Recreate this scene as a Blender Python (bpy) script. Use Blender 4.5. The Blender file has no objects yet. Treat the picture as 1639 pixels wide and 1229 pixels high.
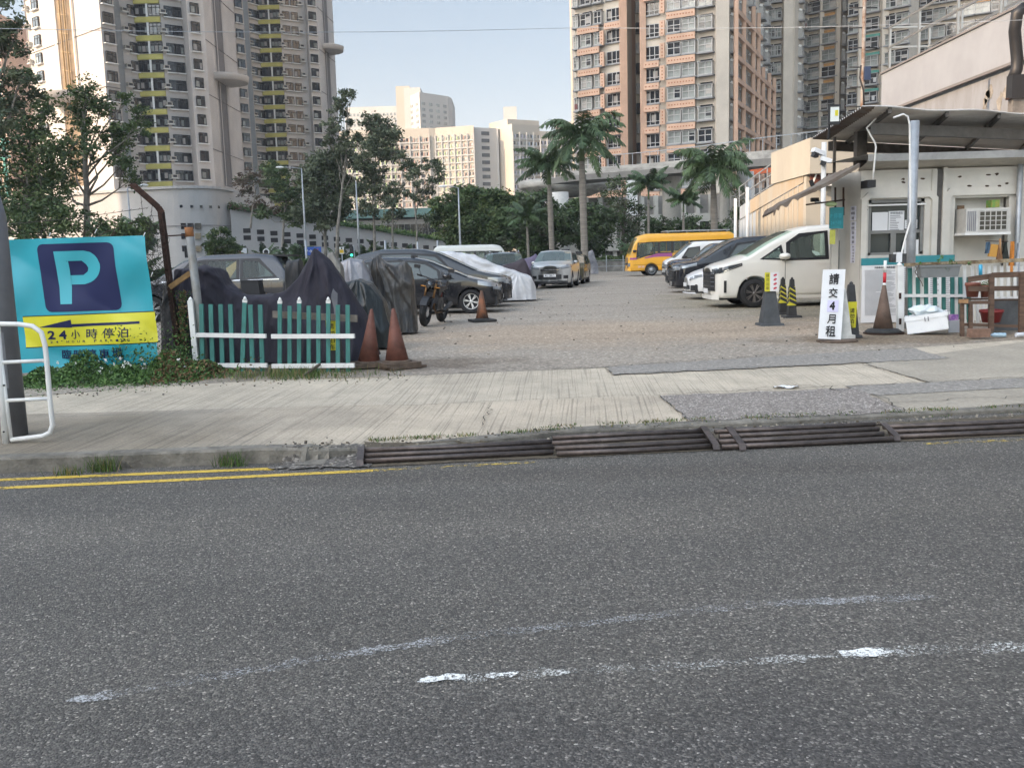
import bpy, math, random
import numpy as np
from mathutils import Vector, Matrix
rad=math.radians
rnd=random.Random(7)
S=bpy.context.scene; COL=S.collection
# ---------------- camera, sky, sun, exposure ----------------
F=1494.;PT=rad(7.74);RL=rad(1.6);H=1.6
cp,sp,cr,sr=math.cos(PT),math.sin(PT),math.cos(RL),math.sin(RL)
FW=Vector((0,cp,-sp));RT=Vector((cr,-sr*sp,-sr*cp));UP=Vector((sr,cr*sp,cr*cp))
cam=bpy.data.cameras.new('camera');co=bpy.data.objects.new('camera',cam);COL.objects.link(co)
co.matrix_world=Matrix(((RT.x,UP.x,-FW.x,0),(RT.y,UP.y,-FW.y,0),(RT.z,UP.z,-FW.z,H),(0,0,0,1)))
cam.sensor_width=36;cam.lens=36*F/1639;cam.clip_start=.1;cam.clip_end=6000
S.camera=co
SUN=Vector((-.84,-.44,.40)).normalized()
EL=math.asin(SUN.z);AZ=math.atan2(SUN.x,SUN.y)
w=bpy.data.worlds.new('World');S.world=w;w.use_nodes=True
nt=w.node_tree;bg=nt.nodes['Background'];sky=nt.nodes.new('ShaderNodeTexSky');sky.sky_type='NISHITA'
sky.sun_disc=False;sky.sun_elevation=EL;sky.sun_rotation=AZ;sky.air_density=1.0;sky.dust_density=1.0;sky.ozone_density=1.2
gm=nt.nodes.new('ShaderNodeGamma');gm.inputs[1].default_value=.42;hs=nt.nodes.new('ShaderNodeHueSaturation');hs.inputs['Saturation'].default_value=1.35
nt.links.new(sky.outputs[0],gm.inputs[0]);nt.links.new(gm.outputs[0],hs.inputs['Color']);tn_=nt.nodes.new('ShaderNodeVectorMath');tn_.operation='MULTIPLY';tn_.inputs[1].default_value=(.80,.83,.87);nt.links.new(hs.outputs[0],tn_.inputs[0]);
# hazy aureole: the sky brightens and warms towards the sun
tcw=nt.nodes.new('ShaderNodeTexCoord');dp=nt.nodes.new('ShaderNodeVectorMath');dp.operation='DOT_PRODUCT';dp.inputs[1].default_value=SUN;nt.links.new(tcw.outputs['Generated'],dp.inputs[0])
mx0=nt.nodes.new('ShaderNodeMath');mx0.operation='MAXIMUM';mx0.inputs[1].default_value=0;nt.links.new(dp.outputs['Value'],mx0.inputs[0])
pw=nt.nodes.new('ShaderNodeMath');pw.operation='POWER';pw.inputs[1].default_value=1.3;nt.links.new(mx0.outputs[0],pw.inputs[0])
au=nt.nodes.new('ShaderNodeVectorMath');au.operation='SCALE';au.inputs[0].default_value=(8.1,7.0,5.8);nt.links.new(pw.outputs[0],au.inputs['Scale'])
a1=nt.nodes.new('ShaderNodeVectorMath');a1.operation='ADD';a1.inputs[1].default_value=(1,1,1);nt.links.new(au.outputs[0],a1.inputs[0])
ml=nt.nodes.new('ShaderNodeVectorMath');ml.operation='MULTIPLY';nt.links.new(tn_.outputs[0],ml.inputs[0]);nt.links.new(a1.outputs[0],ml.inputs[1]);nt.links.new(ml.outputs[0],bg.inputs[0]);bg.inputs[1].default_value=.13
sl=bpy.data.lights.new('sun','SUN');sl.energy=2.0;sl.angle=rad(.5);sl.color=(1,.72,.48)
so=bpy.data.objects.new('sun',sl);COL.objects.link(so);so.rotation_euler=SUN.to_track_quat('Z','Y').to_euler()
vs=S.view_settings;vs.view_transform='Standard';vs.look='None';vs.gamma=1;vs.use_curve_mapping=False;vs.exposure=1.88
S.cycles.max_bounces=6;S.cycles.transparent_max_bounces=12;S.cycles.use_denoising=True
# ---------------- helpers ----------------
def D(x,y,Y):      # point at depth Y seen at photo pixel x,y
    d=FW+RT*((x-819.5)/F)+UP*((614.5-y)/F);t=Y/d.y
    return Vector((d.x*t,Y,H+d.z*t))
def G(x,y,z=0.):   # ground point at height z
    d=FW+RT*((x-819.5)/F)+UP*((614.5-y)/F);t=(z-H)/d.z
    return Vector((d.x*t,d.y*t,z))
def DX(x,X):       # depth Y at which a line X=const is seen at pixel column x (eye height)
    return X*F/(x-819.5)
MT={}
def M(name,col,rough=.75,metal=0.,var=.12,sc=4.,bump=0.,bsc=60.,bd=.02,var2=0.,sc2=.6,col2=None,spec=.5,coat=0.,stretch=None):
    if name in MT: return MT[name]
    m=bpy.data.materials.new(name);m.use_nodes=True;n=m.node_tree;b=n.nodes['Principled BSDF']
    b.inputs['Roughness'].default_value=rough;b.inputs['Metallic'].default_value=metal
    b.inputs['Specular IOR Level'].default_value=spec;b.inputs['Coat Weight'].default_value=coat
    tc=n.nodes.new('ShaderNodeTexCoord');src=tc.outputs['Object']
    if stretch:
        mp=n.nodes.new('ShaderNodeMapping');mp.inputs['Scale'].default_value=stretch;n.links.new(src,mp.inputs[0]);src=mp.outputs[0]
    cc=(*col,1)
    if var or col2:
        t=n.nodes.new('ShaderNodeTexNoise');t.inputs['Scale'].default_value=sc;t.inputs['Detail'].default_value=6;t.inputs['Roughness'].default_value=.65
        n.links.new(src,t.inputs[0])
        r=n.nodes.new('ShaderNodeValToRGB');e=r.color_ramp.elements
        e[0].position=.36;e[1].position=.64
        c2=col2 or tuple(min(1,c*(1+var)) for c in col)
        c1=col if col2 else tuple(c*(1-var) for c in col)
        e[0].color=(*c1,1);e[1].color=(*c2,1)
        n.links.new(t.outputs[0],r.inputs[0]);out=r.outputs[0]
        if var2:
            t2=n.nodes.new('ShaderNodeTexNoise');t2.inputs['Scale'].default_value=sc2;t2.inputs['Detail'].default_value=3;n.links.new(src,t2.inputs[0])
            mr=n.nodes.new('ShaderNodeMapRange');mr.inputs[1].default_value=.3;mr.inputs[2].default_value=.7;mr.inputs[3].default_value=1-var2;mr.inputs[4].default_value=1+var2
            n.links.new(t2.outputs[0],mr.inputs[0])
            vm=n.nodes.new('ShaderNodeVectorMath');vm.operation='SCALE';n.links.new(out,vm.inputs[0]);n.links.new(mr.outputs[0],vm.inputs['Scale']);out=vm.outputs[0]
        n.links.new(out,b.inputs['Base Color'])
    else: b.inputs['Base Color'].default_value=cc
    if bump:
        t3=n.nodes.new('ShaderNodeTexNoise');t3.inputs['Scale'].default_value=bsc;t3.inputs['Detail'].default_value=4;n.links.new(src,t3.inputs[0])
        bp=n.nodes.new('ShaderNodeBump');bp.inputs['Strength'].default_value=min(1,bump);bp.inputs['Distance'].default_value=bd;n.links.new(t3.outputs[0],bp.inputs['Height']);n.links.new(bp.outputs[0],b.inputs['Normal'])
    MT[name]=m;return m
class MB:
    def __init__(s): s.v=[];s.f=[];s.m=[];s.mats=[];s.sm=[]
    def mi(s,mat):
        if mat not in s.mats: s.mats.append(mat)
        return s.mats.index(mat)
    def face(s,idx,mat,smooth=False): s.f.append(tuple(idx));s.m.append(s.mi(mat));s.sm.append(smooth)
    def poly(s,pts,mat):
        b=len(s.v);s.v+= [tuple(p) for p in pts];s.face(range(b,b+len(pts)),mat)
    def box(s,c,d,mat,rz=0,rx=0,ry=0,tap=1.):
        R=Matrix.Rotation(rz,3,'Z')@Matrix.Rotation(ry,3,'Y')@Matrix.Rotation(rx,3,'X');c=Vector(c);b=len(s.v)
        for z in (-.5,.5):
            k=1. if z<0 else tap
            for x,y in ((-.5,-.5),(.5,-.5),(.5,.5),(-.5,.5)):
                s.v.append(tuple(c+R@Vector((x*d[0]*k,y*d[1]*k,z*d[2]))))
        for q in ((3,2,1,0),(4,5,6,7),(0,1,5,4),(1,2,6,5),(2,3,7,6),(3,0,4,7)): s.face([b+i for i in q],mat)
        return s
    def b2(s,lo,hi,mat): return s.box([(a+b)/2 for a,b in zip(lo,hi)],[abs(b-a) for a,b in zip(lo,hi)],mat)
    def bar(s,p,q,w,h,mat):   # box beam between points
        p=Vector(p);q=Vector(q);d=q-p;L=d.length;d.normalize()
        up=Vector((0,0,1)) if abs(d.z)<.95 else Vector((0,1,0))
        a=d.cross(up).normalized();u=a.cross(d);b=len(s.v)
        for P in (p,q):
            for i,j in ((-1,-1),(1,-1),(1,1),(-1,1)): s.v.append(tuple(P+a*(i*w/2)+u*(j*h/2)))
        for f in ((3,2,1,0),(4,5,6,7),(0,1,5,4),(1,2,6,5),(2,3,7,6),(3,0,4,7)): s.face([b+i for i in f],mat)
        return s
    def tube(s,pts,r,mat,n=8,caps=True):
        pts=[Vector(p) for p in pts];N=len(pts);rs=r if isinstance(r,(list,tuple)) else [r]*N;b=len(s.v)
        prev=None
        for i,p in enumerate(pts):
            d=(pts[min(i+1,N-1)]-pts[max(i-1,0)]).normalized()
            if prev is None:
                a=d.cross(Vector((0,0,1)) if abs(d.z)<.9 else Vector((1,0,0))).normalized()
            else: a=(prev-d*prev.dot(d)).normalized()
            prev=a;u=d.cross(a)
            for k in range(n):
                t=2*math.pi*k/n;s.v.append(tuple(p+(a*math.cos(t)+u*math.sin(t))*rs[i]))
        for i in range(N-1):
            for k in range(n): s.face((b+i*n+k,b+i*n+(k+1)%n,b+(i+1)*n+(k+1)%n,b+(i+1)*n+k),mat,True)
        if caps: s.face([b+k for k in range(n)][::-1],mat);s.face([b+(N-1)*n+k for k in range(n)],mat)
        return s
    def lathe(s,prof,mat,c=(0,0,0),n=24,axis='Z',sq=0,caps=True):   # prof [(r,h)]
        b=len(s.v);c=Vector(c)
        for r,h in prof:
            for k in range(n):
                t=2*math.pi*(k+.5*(sq>0))/n;x,y=math.cos(t),math.sin(t)
                p={'Z':(r*x,r*y,h),'Y':(r*x,h,r*y),'X':(h,r*x,r*y)}[axis];s.v.append(tuple(c+Vector(p)))
        for i in range(len(prof)-1):
            for k in range(n): s.face((b+i*n+k,b+i*n+(k+1)%n,b+(i+1)*n+(k+1)%n,b+(i+1)*n+k),mat,n>8)
        if caps: s.face([b+k for k in range(n)][::-1],mat);s.face([b+(len(prof)-1)*n+k for k in range(n)],mat)
        return s
    def grid(s,fn,nu,nv,mat,smooth=True,skip=None):
        b=len(s.v)
        for i in range(nu+1):
            for j in range(nv+1): s.v.append(tuple(fn(i/nu,j/nv)))
        for i in range(nu):
            for j in range(nv):
                if skip and skip((i+.5)/nu,(j+.5)/nv): continue
                a=b+i*(nv+1)+j;s.face((a,a+nv+1,a+nv+2,a+1),mat(i,j) if callable(mat) else mat,smooth)
        return s
    def prism(s,pts,h,mat,z0=0.):   # polygon in xy, from z0 to h
        b=len(s.v);n=len(pts)
        s.v+=[(p[0],p[1],z0) for p in pts]+[(p[0],p[1],h) for p in pts]
        for i in range(n): s.face((b+i,b+(i+1)%n,b+n+(i+1)%n,b+n+i),mat)
        s.face([b+i for i in range(n)][::-1],mat);s.face([b+n+i for i in range(n)],mat)
        return s
    def add(s,o,mx=None):
        b=len(s.v);s.v+= [tuple(mx@Vector(p)) if mx else p for p in o.v]
        for f,m,sm in zip(o.f,o.m,o.sm): s.face([b+i for i in f],o.mats[m],sm)
        return s
    def xf(s,mx): s.v=[tuple(mx@Vector(p)) for p in s.v];return s
    def mesh(s,name):
        me=bpy.data.meshes.new(name);me.from_pydata(s.v,[],s.f)
        for m in s.mats: me.materials.append(m)
        me.polygons.foreach_set('material_index',s.m);me.polygons.foreach_set('use_smooth',s.sm);me.update()
        return me
def tag(o,label=None,cat=None,group=None,kind=None):
    if label:o['label']=label
    if cat:o['category']=cat
    if group:o['group']=group
    if kind:o['kind']=kind
    return o
WORLDBUILT={}
def thing(name,label,cat,loc=(0,0,0),rz=0,group=None,wb=False):
    o=bpy.data.objects.new(name,None);COL.objects.link(o);o.location=loc;o.rotation_euler=(0,0,rz);o.empty_display_size=.2
    if wb: WORLDBUILT[o.name]=Vector(loc)
    return tag(o,label,cat,group)
def obj(name,mb,parent=None,mesh=None):
    if mesh is None:
        p=parent;org=None
        while p is not None:
            if p.name in WORLDBUILT: org=WORLDBUILT[p.name];break
            p=p.parent
        if org is not None:
            mb.v=[(a-org.x,b-org.y,c-org.z) for a,b,c in mb.v]
        mesh=mb.mesh(name)
    o=bpy.data.objects.new(name,mesh);COL.objects.link(o)
    if parent:o.parent=parent
    return o
def solo(name,mb,label,cat,group=None,base=None):   # a thing that is one mesh, origin at its base
    if base is None:
        a=np.array(mb.v);base=((a[:,0].min()+a[:,0].max())/2,(a[:,1].min()+a[:,1].max())/2,a[:,2].min())
    bx,by,bz=base;mb.v=[(a-bx,b-by,c-bz) for a,b,c in mb.v]
    o=obj(name,mb);o.location=base;return tag(o,label,cat,group)
def struct(name,mb): return tag(obj(name,mb),kind='structure')
def dup(root,loc,rz=0,label=None,group=None,scale=None):
    r=root.copy();COL.objects.link(r);r.location=loc;r.rotation_euler=(0,0,rz)
    if label:r['label']=label
    if group:r['group']=group
    if scale:r.scale=(scale,)*3
    for ch in list(root.children):
        c=ch.copy();COL.objects.link(c);c.parent=r
        for g in ch.children:
            d=g.copy();COL.objects.link(d);d.parent=c
    return r
_fc=bpy.data.curves.new('lettering','FONT');_fo=bpy.data.objects.new('lettering',_fc);COL.objects.link(_fo)
_fc.align_x='CENTER';_fc.align_y='CENTER'
def text(body,w,h,mat,bold=.0,spacing=1.):
    if bold and any(ord(c)>0x2e80 for c in body):   # thicken dense characters by stacking shifted copies, each a hair in front of the last
        o=text(body,w,h,mat,0,spacing);r=MB();n=max(1,len(body));d=bold*.55*w/n if w/n<h*1.6 else bold*.55*h
        for i,(a,c) in enumerate(((0,0),(1,0),(-1,0),(0,1),(0,-1),(.7,.7),(-.7,-.7),(.7,-.7),(-.7,.7))): r.add(o,Matrix.Translation((a*d*1.1,-.0004*i,c*d*.8)))
        return r
    return text0(body,w,h,mat,bold,spacing)
def text0(body,w,h,mat,bold=.0,spacing=1.):   # flat lettering in the xz plane, scaled into w x h, centred, facing -y
    _fc.body=body;_fc.offset=bold;_fc.space_character=spacing;_fc.resolution_u=3
    bpy.context.view_layer.update();dg=bpy.context.evaluated_depsgraph_get()
    me=_fo.evaluated_get(dg).to_mesh();mb=MB()
    if len(me.vertices)==0: return mb
    a=np.array([v.co[:] for v in me.vertices]);lo=a.min(0);hi=a.max(0);c=(lo+hi)/2;d=hi-lo
    kx=w/max(d[0],1e-6);kz=h/max(d[1],1e-6)
    mb.v=[((p[0]-c[0])*kx,0.,(p[1]-c[1])*kz) for p in a]
    for p in me.polygons: mb.face(list(p.vertices),mat)
    _fo.evaluated_get(dg).to_mesh_clear();return mb
def vtext(body,w,pitch,mat,bold=.0):   # characters stacked downwards
    mb=MB()
    for i,ch in enumerate(body):
        mb.add(text(ch,w,w*1.02,mat,bold),Matrix.Translation((0,0,-i*pitch)))
    return mb
# ---------------- materials ----------------
def asphalt(name,dark,light,sc=85.,patch=.12,bright=.06,bump=.9):
    m=bpy.data.materials.new(name);m.use_nodes=True;n=m.node_tree;b=n.nodes['Principled BSDF'];b.inputs['Roughness'].default_value=.8
    L=n.links.new;N=n.nodes.new
    tc=N('ShaderNodeTexCoord');vo=N('ShaderNodeTexVoronoi');vo.inputs['Scale'].default_value=sc;L(tc.outputs['Object'],vo.inputs['Vector'])
    sep=N('ShaderNodeSeparateColor');L(vo.outputs['Color'],sep.inputs[0])
    r=N('ShaderNodeValToRGB');e=r.color_ramp.elements;e[0].color=(*dark,1);e[1].color=(*light,1);e[0].position=.1;e[1].position=1
    for ps,fr in ((.55,.10),(1-bright-.12,.22),(1-bright,.42)):
        k=r.color_ramp.elements.new(ps);k.color=tuple(dark[i]+(light[i]-dark[i])*fr for i in range(3))+(1,)
    L(sep.outputs[0],r.inputs[0])
    no=N('ShaderNodeTexNoise');no.inputs['Scale'].default_value=.55;no.inputs['Detail'].default_value=5;no.inputs['Roughness'].default_value=.6;mp=N('ShaderNodeMapping');mp.inputs['Scale'].default_value=(.4,1.3,1);L(tc.outputs['Object'],mp.inputs[0]);L(mp.outputs[0],no.inputs[0])
    mr=N('ShaderNodeMapRange');mr.inputs[1].default_value=.3;mr.inputs[2].default_value=.7;mr.inputs[3].default_value=1-patch;mr.inputs[4].default_value=1+patch;L(no.outputs[0],mr.inputs[0])
    n2=N('ShaderNodeTexNoise');n2.inputs['Scale'].default_value=sc*.35;n2.inputs['Detail'].default_value=4;L(tc.outputs['Object'],n2.inputs[0])
    mr2=N('ShaderNodeMapRange');mr2.inputs[1].default_value=.3;mr2.inputs[2].default_value=.7;mr2.inputs[3].default_value=.7;mr2.inputs[4].default_value=1.3;L(n2.outputs[0],mr2.inputs[0])
    mu=N('ShaderNodeMath');mu.operation='MULTIPLY';L(mr.outputs[0],mu.inputs[0]);L(mr2.outputs[0],mu.inputs[1])
    vm=N('ShaderNodeVectorMath');vm.operation='SCALE';L(r.outputs[0],vm.inputs[0]);L(mu.outputs[0],vm.inputs['Scale']);L(vm.outputs[0],b.inputs['Base Color'])
    bp=N('ShaderNodeBump');bp.inputs['Strength'].default_value=bump;bp.inputs['Distance'].default_value=.006
    ad=N('ShaderNodeMath');ad.operation='ADD';L(vo.outputs['Distance'],ad.inputs[0]);L(n2.outputs[0],ad.inputs[1])
    ad.inputs[0].default_value=0;inv=N('ShaderNodeMath');inv.operation='MULTIPLY';inv.inputs[1].default_value=-1;L(ad.outputs[0],inv.inputs[0]);L(inv.outputs[0],bp.inputs['Height']);L(bp.outputs[0],b.inputs['Normal'])
    MT[name]=m;return m
def zone(m,c,rx,ry,col,amt=.8,sc=1.2):   # tints an elliptical area of the base colour, with a soft ragged border
    n=m.node_tree;L=n.links.new;N=n.nodes.new;b=n.nodes['Principled BSDF'];old=b.inputs['Base Color'].links[0].from_socket
    tc=N('ShaderNodeTexCoord');mp=N('ShaderNodeMapping');mp.inputs['Location'].default_value=(-c[0]/rx,-c[1]/ry,0);mp.inputs['Scale'].default_value=(1/rx,1/ry,0);L(tc.outputs['Object'],mp.inputs[0])
    ln=N('ShaderNodeVectorMath');ln.operation='LENGTH';L(mp.outputs[0],ln.inputs[0])
    no=N('ShaderNodeTexNoise');no.inputs['Scale'].default_value=sc;no.inputs['Detail'].default_value=6;L(tc.outputs['Object'],no.inputs[0])
    ad=N('ShaderNodeMath');ad.operation='MULTIPLY_ADD';ad.inputs[1].default_value=1.3;L(no.outputs[0],ad.inputs[0]);L(ln.outputs['Value'],ad.inputs[2])
    mr=N('ShaderNodeMapRange');mr.inputs[1].default_value=1.15;mr.inputs[2].default_value=1.75;mr.inputs[3].default_value=amt;mr.inputs[4].default_value=0;L(ad.outputs[0],mr.inputs[0])
    tn=N('ShaderNodeVectorMath');tn.operation='MULTIPLY';L(old,tn.inputs[0]);tn.inputs[1].default_value=col
    mx=N('ShaderNodeMix');mx.data_type='RGBA';L(mr.outputs[0],mx.inputs[0]);L(old,mx.inputs[6]);L(tn.outputs[0],mx.inputs[7]);L(mx.outputs[2],b.inputs['Base Color'])
def worn(name,col,cover=.5,sc=30.,lo=1.2):   # paint that is partly worn off: real gaps through which the asphalt shows
    m=bpy.data.materials.new(name);m.use_nodes=True;n=m.node_tree;b=n.nodes['Principled BSDF'];out=n.nodes['Material Output']
    L=n.links.new;N=n.nodes.new;b.inputs['Base Color'].default_value=(*col,1);b.inputs['Roughness'].default_value=.7
    tc=N('ShaderNodeTexCoord');a=N('ShaderNodeTexNoise');a.inputs['Scale'].default_value=sc;a.inputs['Detail'].default_value=7;a.inputs['Roughness'].default_value=.75;L(tc.outputs['Object'],a.inputs[0])
    c=N('ShaderNodeTexNoise');c.inputs['Scale'].default_value=lo;c.inputs['Detail'].default_value=2;L(tc.outputs['Object'],c.inputs[0])
    s0=N('ShaderNodeMath');s0.operation='MULTIPLY';s0.inputs[1].default_value=.5;L(c.outputs[0],s0.inputs[0]);s=N('ShaderNodeMath');s.operation='MULTIPLY_ADD';s.inputs[1].default_value=1.5;L(a.outputs[0],s.inputs[0]);L(s0.outputs[0],s.inputs[2])
    g=N('ShaderNodeMapRange');g.inputs[1].default_value=1.48-cover;g.inputs[2].default_value=1.60-cover;L(s.outputs[0],g.inputs[0])
    tr=N('ShaderNodeBsdfTransparent');mx=N('ShaderNodeMixShader');L(g.outputs[0],mx.inputs[0]);L(tr.outputs[0],mx.inputs[1]);L(b.outputs[0],mx.inputs[2]);L(mx.outputs[0],out.inputs[0])
    MT[name]=m;return m
def ribbed(name,col,ang,sc=14.,amt=.35):   # brushed concrete: grooves with their own dirt
    m=M(name,col,.85,var=.10,sc=3.,var2=.14,sc2=.5);n=m.node_tree;L=n.links.new;N=n.nodes.new;b=n.nodes['Principled BSDF']
    tc=N('ShaderNodeTexCoord');mp=N('ShaderNodeMapping');mp.inputs['Rotation'].default_value=(0,0,ang);L(tc.outputs['Object'],mp.inputs[0])
    m2_=N('ShaderNodeMapping');m2_.inputs['Scale'].default_value=(sc*6.5,.45,1);L(mp.outputs[0],m2_.inputs[0])
    wv=N('ShaderNodeTexNoise');wv.inputs['Scale'].default_value=1.;wv.inputs['Detail'].default_value=3;wv.inputs['Distortion'].default_value=.25;L(m2_.outputs[0],wv.inputs[0])
    mk=N('ShaderNodeTexNoise');mk.inputs['Scale'].default_value=.5;L(tc.outputs['Object'],mk.inputs[0])
    mr=N('ShaderNodeMapRange');mr.inputs[1].default_value=.36;mr.inputs[2].default_value=.47;mr.inputs[3].default_value=1-amt;mr.inputs[4].default_value=1.05;L(wv.outputs[0],mr.inputs[0])
    old=b.inputs['Base Color'].links[0].from_socket
    vm=N('ShaderNodeVectorMath');vm.operation='SCALE';L(old,vm.inputs[0]);L(mr.outputs[0],vm.inputs['Scale'])
    sp_=N('ShaderNodeTexNoise');sp_.inputs['Scale'].default_value=60;sp_.inputs['Detail'].default_value=5;L(tc.outputs['Object'],sp_.inputs[0])
    m3=N('ShaderNodeMapRange');m3.inputs[1].default_value=.3;m3.inputs[2].default_value=.7;m3.inputs[3].default_value=.82;m3.inputs[4].default_value=1.18;L(sp_.outputs[0],m3.inputs[0])
    v2=N('ShaderNodeVectorMath');v2.operation='SCALE';L(vm.outputs[0],v2.inputs[0]);L(m3.outputs[0],v2.inputs['Scale']);L(v2.outputs[0],b.inputs['Base Color'])
    bp=N('ShaderNodeBump');bp.inputs['Strength'].default_value=.6;bp.inputs['Distance'].default_value=.01;L(wv.outputs[0],bp.inputs['Height']);L(bp.outputs[0],b.inputs['Normal'])
    return m
def glassy(name,tint,trans=.5,rough=.03):
    m=bpy.data.materials.new(name);m.use_nodes=True;n=m.node_tree;b=n.nodes['Principled BSDF'];out=n.nodes['Material Output']
    b.inputs['Base Color'].default_value=(*[c*.3 for c in tint],1);b.inputs['Roughness'].default_value=rough;b.inputs['Specular IOR Level'].default_value=.8
    tr=n.nodes.new('ShaderNodeBsdfTransparent');tr.inputs[0].default_value=(*tint,1);mx=n.nodes.new('ShaderNodeMixShader');mx.inputs[0].default_value=trans
    n.links.new(b.outputs[0],mx.inputs[1]);n.links.new(tr.outputs[0],mx.inputs[2]);n.links.new(mx.outputs[0],out.inputs[0]);MT[name]=m;return m
def paint(name,col,metal=0.,rough=.3): return M(name,col,rough,metal,var=.03,sc=2,coat=.6,spec=.5)
ASPH=asphalt('asphalt',(.058,.053,.047),(.46,.42,.36),118,.20,.03)
ASPH2=asphalt('patch_asphalt',(.18,.155,.135),(.54,.49,.44),70,.12,.12)
ASPHD=asphalt('smooth_asphalt',(.23,.21,.185),(.42,.39,.345),60,.08,.05,.3)
LOT=asphalt('lot_surface',(.25,.213,.17),(.54,.475,.40),38,.16,.10,.8)
GRAV=asphalt('gravel',(.08,.07,.06),(.34,.31,.27),45,.2,.2,1.)
CONC=ribbed('ribbed_concrete',(.44,.38,.295),rad(3),8.,.27)
CONC2=ribbed('ribbed_concrete_dark',(.33,.285,.225),rad(5),7.,.30)
CONC3=M('plain_concrete',(.34,.30,.24),.88,var=.14,sc=26,bump=.4,bsc=90,var2=.14,sc2=1.2)
KERB=M('kerb_concrete',(.17,.155,.13),.9,var=.3,sc=7,bump=.6,bsc=40,var2=.2,sc2=1.5)
DIRT=M('dirt',(.10,.08,.055),.95,var=.35,sc=18,bump=.8,bsc=60)
YEL=worn('yellow_line_paint',(.62,.42,.06),.66,40.,3.)
YELW=worn('worn_yellow_paint',(.55,.40,.08),.47,25.,4.)
WHT=worn('white_line_paint',(.70,.70,.66),.47,85.,2.4)
GHO=worn('ghost_line_paint',(.42,.42,.42),.455,95.,2.6)
IRON=M('iron',(.085,.068,.062),.42,.4,var=.35,sc=9,bump=.2)
RUST=M('rust',(.04,.018,.012),.8,.2,var=.45,sc=14,bump=.6)
GALR=M('weathered_steel',(.27,.28,.28),.65,.3,sc=5,col2=(.20,.19,.17));RUSTO=M('orange_rust',(.30,.29,.27),.7,.2,var=.2,sc=6,col2=(.15,.085,.05),bump=.3)
GALV=M('galvanised',(.36,.38,.40),.5,.5,var=.12,sc=6)
POLE=M('pole_grey',(.16,.165,.18),.55,.3,var=.10,sc=5,var2=.08,sc2=1.5)
WHITE=M('white_paint',(.70,.70,.68),.5,var=.06,sc=6)
WPLAS=M('white_plastic',(.74,.75,.76),.45,var=.04)
TEAL=M('teal_wood',(.04,.175,.155),.6,var=.2,sc=7,stretch=(3,3,.6))
RUBB=M('rubber',(.018,.018,.019),.85,var=.2)
BLK=M('black_plastic',(.015,.015,.017),.5,var=.2)
CHR=M('chrome',(.6,.6,.62),.15,1.,var=0)
ALLOY=M('alloy',(.55,.55,.56),.3,.8,var=.05)
GLD=glassy('dark_car_glass',(.35,.42,.42),.25)
GLC=glassy('clear_car_glass',(.80,.92,.84),.74)
LENS=M('lamp_lens',(.30,.32,.34),.08,.3,var=0,coat=1.)
INT=M('car_interior',(.03,.03,.033),.8,var=.15)
PLATE=M('plate_white',(.8,.8,.8),.4,var=0)
WIN=M('window_glass',(.012,.016,.022),.10,var=.5,sc=.45,spec=.9)
WINL=M('window_glass_pale',(.20,.215,.205),.16,var=.5,sc=.5,spec=.9)
WINF=M('window_frame_dark',(.02,.024,.026),.5,var=0)
ALU=M('aluminium',(.38,.38,.375),.5,.3,var=.12,sc=.8)
CURT=M('curtain',(.30,.28,.26),.9,var=.35,sc=.5)
ACM=M('ac_casing',(.46,.42,.36),.6,var=.15,sc=.6)
INK=M('black_ink',(.012,.012,.014),.6,var=0)
REDI=M('red_ink',(.5,.03,.06),.6,var=0)
# ================= GROUND =================
def line(pts,z):
    a=[G(x,y,z) for x,y in pts];xs=[p.x for p in a];ys=[p.y for p in a]
    s0=(ys[1]-ys[0])/(xs[1]-xs[0]);s1=(ys[-1]-ys[-2])/(xs[-1]-xs[-2])
    xs=[xs[0]-60]+xs+[xs[-1]+60];ys=[ys[0]-60*min(.12,abs(s0))*(1 if s0>0 else -1)]+ys+[ys[-1]+60*.07]
    return lambda X:float(np.interp(X,xs,ys))
kY=line([(0,757),(500,738),(900,697),(1639,659)],.0)
jY=line([(0,671),(82,669),(430,659),(640,650),(745,645),(972,635),(1165,628),(1486,613),(1639,605)],.09)
fY=line([(0,639),(100,632),(340,612),(560,605),(640,603),(968,590),(1292,568),(1465,558),(1551,549),(1639,545)],.14)
def hgt(X,Y):
    k=float(np.interp(X,[-1.9,-1.0],[.12,.04]));t=min(1,max(0,(Y-kY(X))/(fY(X)-kY(X))))
    if Y<kY(X): return 0.
    return k+(.15-k)*t
def GP(x,y):
    z=.1
    for _ in range(12):
        p=G(x,y,z);z=hgt(p.x,p.y)
    return Vector((p.x,p.y,z))
g=MB();g.prism([(-1500,-400),(1500,-400),(1500,2600),(-1500,2600)],-.05,M('far_ground',(.10,.10,.09),.9,var=.2,sc=.05),-1.);struct('ground',g)
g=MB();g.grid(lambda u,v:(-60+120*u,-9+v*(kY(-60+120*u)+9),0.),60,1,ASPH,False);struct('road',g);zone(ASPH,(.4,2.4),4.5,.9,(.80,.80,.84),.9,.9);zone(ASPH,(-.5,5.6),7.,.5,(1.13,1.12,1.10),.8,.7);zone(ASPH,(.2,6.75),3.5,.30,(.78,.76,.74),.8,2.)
def strip(y0,y1,mat,n=160,nv=3,lift=0,x0=-40,x1=40):
    g=MB()
    def fn(u,v):
        X=x0+(x1-x0)*u;Y=y0(X)*(1-v)+y1(X)*v;return (X,Y,hgt(X,Y+1e-4)+lift)
    return g.grid(fn,n,nv,mat,False)
struct('pavement_near_strip',strip(kY,jY,CONC2))
struct('pavement_far_strip',strip(jY,fY,CONC))
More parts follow.
